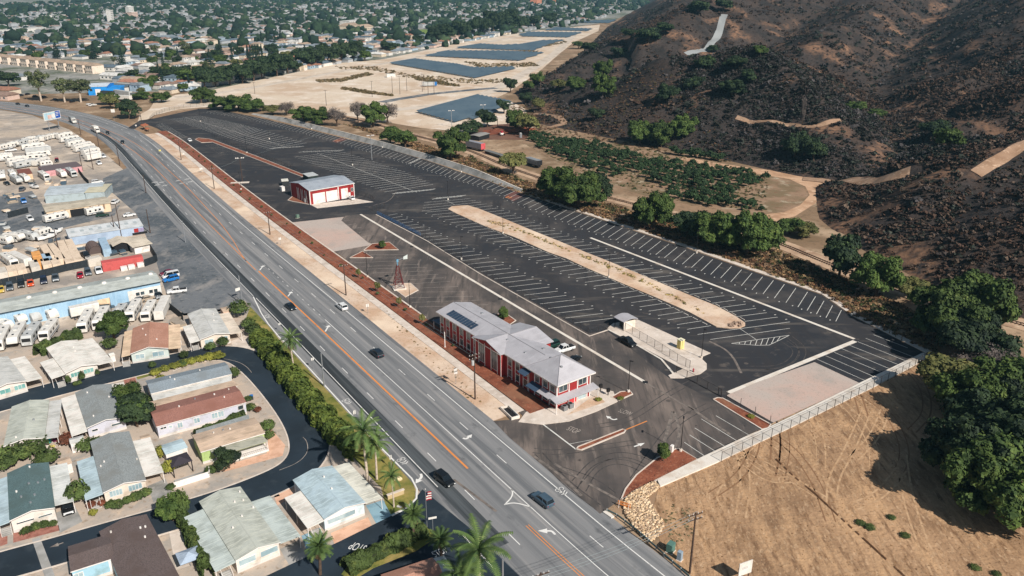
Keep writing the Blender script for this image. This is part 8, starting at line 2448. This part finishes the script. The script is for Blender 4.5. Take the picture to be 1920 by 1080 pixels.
sign(526, 623, 2.6, .5, .5, 'small sign at the curve of the kerb by the clipped shrubs')
sign(448, 560, 3.4, 1.6, .9, 'white board sign at the edge of the frontage asphalt', az=.9)
sign(812, 998, 3.2, 1.4, .4, 'street name plate at the tip of the entry island', az=.3)
fp = thing('flagpole', 'flagpole with a red white and blue flag on the entry island', 'flagpole', at(801, 993), .4)
part(fp, 'pole', m_alu, lambda mb: mb.tube((0, 0, 0), (0, 0, 8.2), .06, .04, 6))
part(fp, 'finial', m_trim, lambda mb: mb.ball((0, 0, 8.25), .1, None, None, 6, 4))
fl = thing('flag_cloth_holder', None, None) if False else None
for k in range(7):
 z = 7.6 - k * .24
 x1 = 1.0
 m = carpaint('red', 0, 0, 0) if k % 2 == 0 else m_rv
 part(fp, 'flag_stripe', m, lambda mb: mb.prism([(.07, -.03), (.4, .06), (x1, -.05), (x1, -.08), (.4, .03), (.07, -.06)], z - .23, z))
part(fp, 'flag_canton', carpaint('navy', 0, 0, 0), lambda mb: mb.prism([(.075, -.08), (.38, .005), (.38, -.02), (.075, -.1)], 6.9, 7.61))
sl_ = thing('street_lamp', 'white headed street lamp on the entry island', 'street lamp', at(761, 998), 2.6)
part(sl_, 'pole', m_alu, lambda mb: (mb.tube((0, 0, 0), (0, 0, 4.6), .07, .05), mb.tube((0, 0, 4.6), (.9, 0, 4.8), .04)))
boxp(sl_, 'lamp_head', m_trim, .7, 1.5, -.2, .2, 4.72, 4.9)
for x, y, lb in ((1126, 733, 'dark square waste bin on the walk, left of two'), (1140, 741, 'dark square waste bin on the walk, right of two')):
 t = thing('pedestal_box', lb, 'bin', at(x, y, .16), .5, 'dark boxes on the walk')
 boxp(t, 'post', m_black, -.08, .08, -.08, .08, 0, .9)
 boxp(t, 'box', m_black, -.35, .35, -.25, .25, .9, 1.7)
yb = thing('barricade', 'orange striped barricade at the corner of the rock slope', 'barricade', at(1170, 953), -.5)
for k in range(2):
 boxp(yb, 'board', m_orange, -1.2, 1.2, -.04, .04, .5 + k * .5, .8 + k * .5)
for x in (-.9, .9):
 part(yb, 'leg', m_trim, lambda mb: (mb.tube((x, -.4, 0), (x, 0, 1.35), .04), mb.tube((x, .4, 0), (x, 0, 1.35), .04)))
vp = thing('vent_pipe', 'white vertical pipe standing in the mulch by the red building', 'pipe', at(834.5, 652))
part(vp, 'pipe', m_trim, lambda mb: mb.tube((0, 0, .1), (0, 0, 4.4), .1, None, 8))
part(vp, 'collar', m_conc, lambda mb: mb.tube((0, 0, .1), (0, 0, .3), .25, None, 8))
# guard rail beside the rock slope
gP = [p.to_2d() for p in ats([(1138, 961), (1160, 972), (1200, 1004), (1240, 1040), (1290, 1084), (1340, 1130)])]
Q = resample(gP, 2.0)
t = thing('guardrail', 'steel guard rail with pale posts beside the rock slope', 'guard rail', (Q[0].x, Q[0].y, 0))
part(t, 'rail', mat('rail_green', C(92, 112, 110), .5, metal=.3), lambda mb: [mb.path([(q.x - Q[0].x, q.y - Q[0].y, z) for q in Q], .09, 6) for z in (.5, .68)])
for q in Q:
 boxp(t, 'post', m_rv2, q.x - Q[0].x - .08, q.x - Q[0].x + .08, q.y - Q[0].y - .08, q.y - Q[0].y + .08, 0, .78)
dk = raised('drain_kerb', [(1130, 962), (1136, 959), (1152, 970), (1146, 973)], .3, m_conc_w)
# rock slope
RIP = [(1184, 925), (1227, 903), (1236, 915), (1214, 934), (1224, 952), (1244, 982), (1238, 1003), (1221, 1018), (1196, 1000), (1184, 982), (1172, 966), (1168, 944)]
pts_ = np.array(poly_points(RIP, 2600))
s_ = NP.uniform(.1, .32, len(pts_))
cc = np.array([C(222, 190, 150)[:3], C(196, 164, 128)[:3], C(236, 208, 172)[:3], C(170, 142, 116)[:3]])[NP.randint(0, 4, len(pts_))]
scatter_mesh('riprap', PROT, np.stack([pts_[:, 0], pts_[:, 1], .1 + s_ * .3 + .12 * NP.rand(len(pts_))], -1), np.stack([s_, s_ * .8], -1), NP.uniform(0, 6, len(pts_)), cc, mat('riprap_stone', C(210, 180, 140), .9, [(C(120, 98, 78), 2, .56, .74)], attr='Col', coords='World'))
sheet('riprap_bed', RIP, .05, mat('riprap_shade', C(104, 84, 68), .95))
ends = poly_points([(1367, 608), (1394, 605), (1396, 611), (1385, 615), (1367, 615)], 26)
for i, (x, y) in enumerate(ends):
 o = bpy.data.objects.new('rock', bpy.data.meshes.get('end_rock') or MB().add([tuple(v * .42) for v in PROT[1][0]], [tuple(f) for f in PROT[1][1]]).mesh('end_rock', mat('end_rock', C(176, 150, 130), .9, [(C(120, 100, 86), 2, .45, .65)])))
 COL.objects.link(o)
 o.location = (x, y, .42)
 o.rotation_euler = (RND.uniform(0, 6), RND.uniform(0, 6), RND.uniform(0, 6))
 o.scale = [RND.uniform(.6, 1.3)] * 3
 tag(o, 'small grey rock in the ring at the near end of the sand island', 'rock', 'rocks at the end of the sand island')
# wheel stops along the island stalls
wsm = MB().box(-.9, .9, -.09, .09, .07, .2).mesh('wheel_stop', m_conc_w)
k = 0
for ctrl, side in (([((887, 390), (923, 386)), ((1081.7, 468.7), (1124, 464.7)), ((1180, 508), (1225, 503)), ((1335, 569), (1379, 563)), ((1396.7, 603), (1458, 595))], 'east'), ([((845, 394), (800, 398)), ((887, 414), (845, 418)), ((980, 455), (937.5, 459.7)), ((1082, 496), (1035, 502.5)), ((1232, 561), (1183, 568)), ((1333, 611), (1288, 618))], 'west')):
 C_ = [(at(*a), at(*b)) for a, b in ctrl]
 for (a0, b0), (a1, b1) in zip(C_[:-1], C_[1:]):
  n = max(1, round((a1 - a0).length / 3.95))
  for i in range(n):
   tt = (i + .5) / n
   a, b = lerp(a0, a1, tt), lerp(b0, b1, tt)
   p = a + (b - a).normalized() * .5
   o = bpy.data.objects.new('wheel_stop', wsm)
   COL.objects.link(o)
   o.location = (p.x, p.y, 0)
   o.rotation_euler = (0, 0, heading(a0, a1))
   tag(o, 'pale concrete wheel stop of a stall on the %s side of the sand island' % side, 'wheel stop', 'wheel stops on the %s side of the island' % side)
# ---------------------------------------------------------------- solar fields
mat('solar_rows', C(82, 98, 108), .55, [(C(70, 88, 100), .06, .45, .62)], coords='World', spec=.5)
SOLAR = [([(778, 211), (893, 180), (957, 192), (924, 214), (855, 232)], 'nearest solar array, beside the mulch yard', 4.9),
   ([(730, 120), (780, 112), (815, 117), (858, 122), (885, 128), (915, 129), (968, 127), (962, 131), (890, 148)], 'large notched solar array, second from the car park', 5.6),
   ([(795, 106), (840, 97), (940, 97), (1020, 100), (973, 115)], 'third solar array from the car park', 6.0), ([(855, 91), (900, 83.5), (940, 86), (983, 84), (1012, 77.5), (1057, 76), (1033, 83), (998, 96), (940, 94)], 'fourth solar array, with a stepped back edge', 6.4),
   ([(973, 66), (992, 61), (1090, 62), (1063, 71), (980, 69)], 'fifth solar array, narrow and far', 7), ([(1023, 57.5), (1043, 52.5), (1110, 55), (1100, 59)], 'sixth solar array, small and far', 8), ([(1073, 43), (1093, 40), (1157, 38), (1140, 44)], 'farthest solar array under the hill', 9)]
d_row = (at(893, 180) - at(778, 211)).to_2d().normalized()
n_row = Vector((-d_row.y, d_row.x))
for px, lb, pitch in SOLAR:
 W = [p.to_2d() for p in ats(px)]
 t = thing('solar_array', lb, 'solar array', (W[0].x, W[0].y, 0), 0, 'solar arrays on the sand')
 U = [(p.dot(d_row), p.dot(n_row)) for p in W]
 lo, hi = min(u[1] for u in U), max(u[1] for u in U)
 v = lo + pitch * .5
 while v < hi:
  xs = []
  for (x0, y0), (x1, y1) in zip(U, U[1:] + U[:1]):
   if (y0 > v) != (y1 > v):
    xs.append(x0 + (v - y0) / (y1 - y0) * (x1 - x0))
  xs.sort()
  for xa, xb in zip(xs[::2], xs[1::2]):
   if xb - xa < 4:
    continue
   w2 = pitch * .31
   def pt(u_, vv, z):
    q = d_row * u_ + n_row * vv - W[0]
    return (q.x, q.y, z)
   # tilted towards the south, the low edge faces the camera side
   MB().slab([pt(xa, v - w2, .8), pt(xb, v - w2, .8), pt(xb, v + w2, 2.0), pt(xa, v + w2, 2.0)][::1], .08).build('panel_row', MATS['solar_rows'], t)
   lg = MB()
   n = max(2, int((xb - xa) / 8))
   for i in range(n + 1):
    x = xa + .4 + (xb - xa - .8) * i / n
    a_, b_ = pt(x, v, 0), pt(x, v, 1.3)
    lg.tube(a_, b_, .08, None, 4)
   lg.build('support', m_alu, t)
  v += pitch
ib = thing('inverter_cabin', 'white equipment cabin among the poles on the sand', 'cabin', at(733, 145), .3)
boxp(ib, 'body', m_rv, -4, 4, -1.5, 1.5, .2, 3.2)
boxp(ib, 'roof', m_rv2, -4.2, 4.2, -1.7, 1.7, 3.2, 3.35)
ib2 = thing('trailer_sign', 'long pale trailer with a blue end parked by the poles', 'trailer', at(806, 162), .1)
boxp(ib2, 'body', m_rv2, -6, 4, -1.4, 1.4, .8, 3.6)
boxp(ib2, 'end_box', carpaint('blue', 0, 0, 0), 4.003, 6, -1.4, 1.4, .8, 3.6)
wheels(ib2, (-4, -3), 2.6, .5)
# ================================================================ THE TOWN
TW = {n: paint('town_wall_' + n, *c) for n, c in dict(white=(226, 220, 212), cream=(222, 204, 180), pink=(220, 190, 174), grey=(178, 180, 182), blue=(170, 188, 200)).items()}
TR = {n: mat('town_roof_' + n, C(*c), .8, [(C(c[0] * .84, c[1] * .84, c[2] * .84), .4, .45, .62)], rand=.12) for n, c in dict(grey=(132, 140, 146), slate=(96, 110, 120), brown=(150, 124, 110), tan=(182, 158, 136), white=(216, 212, 204), terracotta=(170, 122, 100)).items()}
HOUSE = []
for v, (L, Wd, h) in enumerate(((15, 9, 3.0), (18, 10, 3.1), (13, 9, 5.4))):
 t = thing('town_house', None, None)
 part(t, 'wall', TW['white'], lambda mb: (mb.box(-L / 2 + .4, L / 2 - .4, -Wd / 2 + .4, Wd / 2 - .4, 0, h - .1), mb.box(L / 2 - 6.5, L / 2 - .8, -Wd / 2 - 3.6, -Wd / 2 + .39, 0, h - .15)))
 part(t, 'roof', TR['grey'], lambda mb: (mb.add([(-L / 2, -Wd / 2, h - .1), (L / 2, -Wd / 2, h - .1), (L / 2, Wd / 2, h - .1), (-L / 2, Wd / 2, h - .1), (-L / 2 + 3, 0, h + 1.8), (L / 2 - 3, 0, h + 1.8)], [(0, 1, 5, 4), (2, 3, 4, 5), (1, 2, 5), (3, 0, 4), (3, 2, 1, 0)]),
           mb.add([(L / 2 - 6.9, -Wd / 2 - 4, h - .12), (L / 2 - .4, -Wd / 2 - 4, h - .12), (L / 2 - .4, 0, h - .05), (L / 2 - 6.9, 0, h - .05), (L / 2 - 3.6, -Wd / 2 - 4, h + 1.3), (L / 2 - 3.6, 0, h + 1.5)], [(0, 3, 5, 4), (1, 4, 5, 2), (0, 4, 1)])))
 f = part(t, 'window', m_pane, lambda mb: [mb.box(x, x + 1.6, -Wd / 2 + .32, -Wd / 2 + .398, h - 2.0, h - .9) for x in (-L / 2 + 1.5, -L / 2 + 4.6)] + [mb.box(L / 2 - .398, L / 2 - .32, y, y + 1.5, h - 2.0, h - .9) for y in (-2.5, 1.0)])
 f['kind'] = 'stuff'
 part(t, 'garage_door', TW['white'], lambda mb: mb.box(L / 2 - 6, L / 2 - 1.4, -Wd / 2 - 3.68, -Wd / 2 - 3.603, .05, 2.3))
 HOUSE.append(t)
LEV0, LEV1 = at(400, 170).to_2d(), at(870, 84).to_2d()
d_t = (LEV1 - LEV0).normalized()
n_t = Vector((-d_t.y, d_t.x))
LEVL = [p.to_2d() for p in ats([(-300, 196), (0, 184), (160, 180), (250, 178), (330, 180), (400, 171), (520, 153), (640, 128), (760, 106), (870, 82), (960, 66), (1040, 55), (1110, 42), (1170, 20)])]
rn = random.Random(21)
cands = []
for r_ in range(0, 60):
 for c_ in range(-130, 90):
  p = LEV0 + n_t * (24 + r_ * 27 + (r_ // 2) * 12) + d_t * (c_ * 21 + rn.uniform(-3, 3))
  if r_ % 9 == 8:
   continue
  q = p - Vector((0, 0))
  wv = q.y * math.cos(PITCH) + (CAM_H) * math.sin(PITCH)
  px = 960 + F_PX * q.x / wv
  py = 540 + F_PX * (CAM_H * math.cos(PITCH) - q.y * math.sin(PITCH)) / wv
  if not (-40 < px < 1240 and 8 < py < 182):
   continue
  # keep clear of the levee line
  lim = LEVL[0].y if p.x < LEVL[0].x else None
  for a, b in zip(LEVL[:-1], LEVL[1:]):
   if (a.x - p.x) * (b.x - p.x) <= 0 and a.x != b.x:
    lim = a.y + (b.y - a.y) * (p.x - a.x) / (b.x - a.x)
  if lim is None or p.y < lim + 16:
   continue
  if px < 215 and py > 112 or 765 < px < 845 and 52 < py < 70 or 630 < px < 705 and 40 < py < 62:
   continue
  if hz(p.x, p.y) > .3:
   continue
  cands.append((p.y + .2 * abs(p.x), p.x, p.y, r_, rn.random()))
cands.sort()
houses = [c for c in cands if c[4] < .80]
gaps = [c for c in cands if c[4] >= .80]
RN_ = list(TR)
WN_ = list(TW)
for i, (_, x, y, r_, u) in enumerate(houses[:290]):
 rc = rn.choice(['grey', 'grey', 'slate', 'brown', 'tan', 'white', 'grey', 'terracotta', 'tan', 'slate'])
 wc = rn.choice(['white', 'white', 'cream', 'pink', 'grey', 'blue'])
 v = rn.choice([0, 0, 1, 1, 2])
 lb = '%s roofed %s%s town house in the %s street row behind the levee' % (rc, wc, ' two storey' if v == 2 else '', (ORD + ['fifteenth', 'sixteenth', 'seventeenth', 'eighteenth', 'nineteenth', 'twentieth'])[min(19, r_)])
 mats_ = {'roof': TR[rc], 'wall': TW[wc]}
 c = copy_tree(HOUSE[v], lb, 'houses of the town', (x, y, .02), math.atan2(d_t.y, d_t.x) + rn.choice([0, 0, math.pi, math.pi / 2]) + rn.uniform(-.06, .06), (rn.uniform(.85, 1.12), rn.uniform(.9, 1.1), 1), mats_)
 c['category'] = 'house'
for t in HOUSE:
 for k in list(t.children):
  bpy.data.objects.remove(k)
 bpy.data.objects.remove(t)
# houses farther off read as one mass
if len(houses) > 290:
 hb, wb = MB(), MB()
 for (_, x, y, r_, u) in houses[290:]:
  a = math.atan2(d_t.y, d_t.x) + rn.choice([0, math.pi / 2])
  L, Wd, h = rn.uniform(11, 18), rn.uniform(8, 11), rn.choice([3, 3, 5])
  ca, sa = math.cos(a), math.sin(a)
  f = lambda u_, v_, z: (x + u_ * ca - v_ * sa, y + u_ * sa + v_ * ca, z)
  q = [f(-L / 2, -Wd / 2, h), f(L / 2, -Wd / 2, h), f(L / 2, Wd / 2, h), f(-L / 2, Wd / 2, h)]
  hb.add(q + [f(-L / 2, 0, h + 1.8), f(L / 2, 0, h + 1.8)], [(0, 1, 5, 4), (2, 3, 4, 5), (1, 2, 5), (3, 0, 4)])
  wb.prism([p[:2] for p in q], 0, h - .02)
 tag(hb.build('distant_roofs', mat('distant_roofs', C(150, 148, 144), .8, [(C(188, 188, 184), .035, .54, .6), (C(150, 116, 98), .05, .54, .6), (C(96, 106, 112), .06, .56, .62)], coords='World')), kind='stuff')
 tag(wb.build('distant_walls', TW['grey']), kind='stuff')
# town trees: individual near ones, then the far canopy
nt_ = 0
spots = []
for i in range(2300):
 if i % 3 == 0 and gaps:
  _, x, y, r_, u = gaps[(i // 3) % len(gaps)]
 else:
  _, x, y, r_, u = cands[int(len(cands) * rn.random() ** 1.15)]
 x, y = x + rn.uniform(-13, 13), y + rn.choice([-13, 13]) + rn.uniform(-5, 5)
 spots.append((y + .2 * abs(x), x, y))
spots.sort()
near, far = spots[:130], spots[130:]
KD = ['dark', 'dark', 'broad', 'dark', 'olive', 'conifer', 'broad', 'euc', 'dark', 'cypress']
for i, (_, x, y) in enumerate(near):
 kd = rn.choice(KD)
 h, r = {'dark': (9, 6), 'broad': (9, 6), 'olive': (7, 5), 'conifer': (17, 5), 'euc': (15, 6), 'cypress': (13, 1.8)}[kd]
 s = rn.uniform(.5, 1.2)
 desc = {'dark': 'dark rounded garden tree', 'broad': 'green spreading garden tree', 'olive': 'olive coloured garden tree', 'conifer': 'tall dark conifer', 'euc': 'pale tall eucalyptus', 'cypress': 'thin upright cypress'}[kd]
 plant(kd, (x, y, 0), h * s, r * s, desc + ' ' + ['beside the levee', 'between levee and mid town', 'in mid town'][0 if i < 45 else 1 if i < 90 else 2] + (' towards the highway bend' if x < -330 else ' behind the cypress row' if x < -150 else ' towards the hills'), 'tree', 'garden trees of the town')
far = np.array(far)
fx = np.concatenate([far[:, 1], NP.uniform(-1500, 900, 6800)])
fy = np.concatenate([far[:, 2], NP.uniform(1150, 3300, 6800)])
ok = np.array([hz(a, b) < .5 for a, b in zip(fx, fy)]) & (np.abs(fx) < fy * .72)
lim_ = np.interp(fx, [p.x for p in LEVL], [p.y for p in LEVL])
ok &= fy > lim_ + 14
fx, fy = fx[ok], fy[ok]
sz = NP.uniform(2.2, 5.6, len(fx)) * np.where(NP.rand(len(fx)) < .15, 1.7, 1)
PR2 = []
for i in range(5):
 vv, ff = blob_proto(60 + i, 2)
 vv = vv * (1 + .22 * np.sin(vv[:, :1] * 6 + i) * np.cos(vv[:, 1:2] * 5))
 PR2.append((vv, ff))
pal = np.array([C(38, 58, 44)[:3], C(52, 72, 46)[:3], C(30, 50, 42)[:3], C(68, 84, 54)[:3], C(44, 64, 40)[:3]])
scatter_mesh('distant_trees', PR2, np.stack([fx, fy, sz * .75], -1), np.stack([sz, sz * NP.uniform(.8, 1.5, len(sz))], -1), NP.uniform(0, 6, len(fx)), pal[NP.randint(0, 5, len(fx))] * NP.uniform(.7, 1.2, (len(fx), 1)), mat('distant_leaves', C(60, 76, 48), .9, [(C(30, 44, 32), .25, .44, .62)], attr='Col', coords='World', bump=.8, bscale=.6))
# larger pale buildings far off
for i, (px, py, L, Wd, h, c, lb) in enumerate([(209, 44, 9, 9, 24, 'white', 'white tower block far off in the town'), (100, 34, 46, 20, 6, 'white', 'long pale store roof far off at the left'), (250, 36, 16, 12, 14, 'pink', 'pale pink hall beside the white gable'), (245, 30, 14, 10, 18, 'white', 'white gabled church front'),
            (1005, 9, 40, 22, 16, 'pink', 'large orange pink building at the top by the hills'), (1040, 5, 34, 18, 14, 'pink', 'second orange pink building at the top by the hills'), (655, 53, 40, 18, 5, 'cream', 'school hall with a pale hipped roof, left'),
            (682, 56, 36, 16, 5, 'cream', 'school hall with a pale hipped roof, right'), (660, 46, 50, 20, 7, 'white', 'flat white school block behind the halls'), (15, 64, 60, 20, 7, 'white', 'white flat warehouse at the photo edge'), (60, 60, 40, 18, 6, 'white', 'white flat warehouse right of the edge one'), (720, 18, 60, 16, 8, 'grey', 'grey apartment row in the distance')]):
 p = at(px, py)
 t = thing('large_building', lb, 'building', p, math.atan2(d_t.y, d_t.x) + (0 if i != 0 else .3))
 boxp(t, 'wall', TW[c] if i not in (4, 5) else paint('salmon_wall', 226, 150, 116), -L / 2, L / 2, -Wd / 2, Wd / 2, 0, h)
 if i in (3, 6, 7):
  part(t, 'roof', TR['tan'] if i != 3 else TR['white'], lambda mb: mb.add([(-L / 2 - .6, -Wd / 2 - .6, h + .003), (L / 2 + .6, -Wd / 2 - .6, h + .003), (L / 2 + .6, Wd / 2 + .6, h + .003), (-L / 2 - .6, Wd / 2 + .6, h + .003), (-L / 2 + 4, 0, h + 4), (L / 2 - 4, 0, h + 4)], [(0, 1, 5, 4), (2, 3, 4, 5), (1, 2, 5), (3, 0, 4), (3, 2, 1, 0)]))
 else:
  boxp(t, 'roof', TR['white'], -L / 2 - .3, L / 2 + .3, -Wd / 2 - .3, Wd / 2 + .3, h + .003, h + .4)
 part(t, 'window', m_pane, lambda mb: [mb.box(-L / 2 + L * (k + .3) / 8, -L / 2 + L * (k + .75) / 8, -Wd / 2 - .06, -Wd / 2 - .003, z, z + 1.4) for k in range(8) for z in np.arange(1.2, h - 1.6, 3.2)])['kind'] = 'stuff'
# the row of town houses behind the eucalyptus
for i in range(11):
 px, py = 4 + i * 17.5, 118 + i * 1.9
 p = at(px, py)
 t = thing('terrace_house', 'peach coloured two storey terrace with brown roof, %s of the row from the photo edge' % ORD[i], 'house', p, heading(at(0, 118), at(190, 138)), 'terrace row behind the eucalyptus')
 boxp(t, 'wall', paint('terrace_peach', 236, 216, 196), -5.6, 5.6, -6, 6, 0, 7.4)
 part(t, 'roof', TR['tan'], lambda mb: mb.add([(-6, -6.6, 7.403), (6, -6.6, 7.403), (6, 6.6, 7.403), (-6, 6.6, 7.403), (-6, 0, 9.6), (6, 0, 9.6)], [(0, 1, 5, 4), (2, 3, 4, 5), (1, 2, 5), (3, 0, 4), (3, 2, 1, 0)]))
 part(t, 'window', m_pane, lambda mb: [mb.box(x, x + 1.4, -6.06, -6.003, z, z + 1.3) for x in (-4, -.7, 2.6) for z in (1.2, 4.6)])['kind'] = 'stuff'
bsx, w2, d2 = shed('bright_blue_shop', 'bright blue shop with a white roller door at the highway bend', (163, 163), (200, 162), (161, 156), 6.5, 1.2, paint('bright_blue', 40, 146, 222), paint('shop_white_roof', 206, 214, 222), .2)
boxp(bsx, 'roller_door', m_trim, w2 * .38, w2 * .66, .1, .197, .05, 4.6)
boxp(bsx, 'window', m_pane, w2 * .1, w2 * .24, .1, .197, 3.2, 4.8)
boxp(bsx, 'side_wing', paint('bright_blue', 0, 0, 0), w2 - .197, w2 + 9, 1, d2 - 1, .02, 4.8)
for i, (px, py, rc, wc) in enumerate([(12, 176, 'terracotta', 'cream'), (8, 186, 'brown', 'pink'), (225, 170, 'slate', 'white'), (250, 156, 'tan', 'cream'), (298, 150, 'brown', 'cream'), (206, 132, 'slate', 'white'), (262, 146, 'brown', 'grey'), (212, 148, 'white', 'white'), (330, 152, 'slate', 'blue'), (30, 150, 'grey', 'white')]):
 p = at(px, py)
 t = thing('corner_house', '%s roofed %s building close to the highway bend, %s counted from the edge' % (rc, wc, ORD[i]), 'house', p, -.25, 'buildings at the highway bend')
 boxp(t, 'wall', TW[wc], -9, 9, -5.5, 5.5, 0, 3.6)
 part(t, 'roof', TR[rc], lambda mb: mb.add([(-9.6, -6.1, 3.603), (9.6, -6.1, 3.603), (9.6, 6.1, 3.603), (-9.6, 6.1, 3.603), (-9.6, 0, 5.8), (9.6, 0, 5.8)], [(0, 1, 5, 4), (2, 3, 4, 5), (1, 2, 5), (3, 0, 4), (3, 2, 1, 0)]))
 part(t, 'window', m_pane, lambda mb: [mb.box(x, x + 1.6, -5.56, -5.503, 1.2, 2.5) for x in (-7, -3, 1, 5)])['kind'] = 'stuff'
# signal structure over the north gate
ns = thing('gate_shelter', 'orange brown timber gate shelter at the north end of the planted strip', 'shelter', at(272, 243), heading(at(266, 236), at(292, 250)))
part(ns, 'roof', paint('orange_timber', 186, 112, 78), lambda mb: (mb.slab([(-3.5, -1.6, 2.6), (3.5, -1.6, 2.6), (3.5, 1.6, 3.2), (-3.5, 1.6, 3.2)], .15), mb.slab([(4, -1.2, 1.6), (9, -1.2, 1.6), (9, .8, 1.9), (4, .8, 1.9)], .15)))
for x in (-3.2, 3.2, 8.6):
 boxp(ns, 'post', m_wood, x - .1, x + .1, -.1, .1, 0, 2.7 if x < 4 else 1.55)
# templates that only served for copying are dropped
for lst in TPL.values():
 for o, r_, h_ in lst:
  if o.name in FREE:
   for k in list(o.children):
    bpy.data.objects.remove(k)
   bpy.data.objects.remove(o)
for o in list(CAR_T.values()) + list(RV_T.values()):
 for k in list(o.children):
  for s in list(k.children):
   bpy.data.objects.remove(s)
  bpy.data.objects.remove(k)
 bpy.data.objects.remove(o)
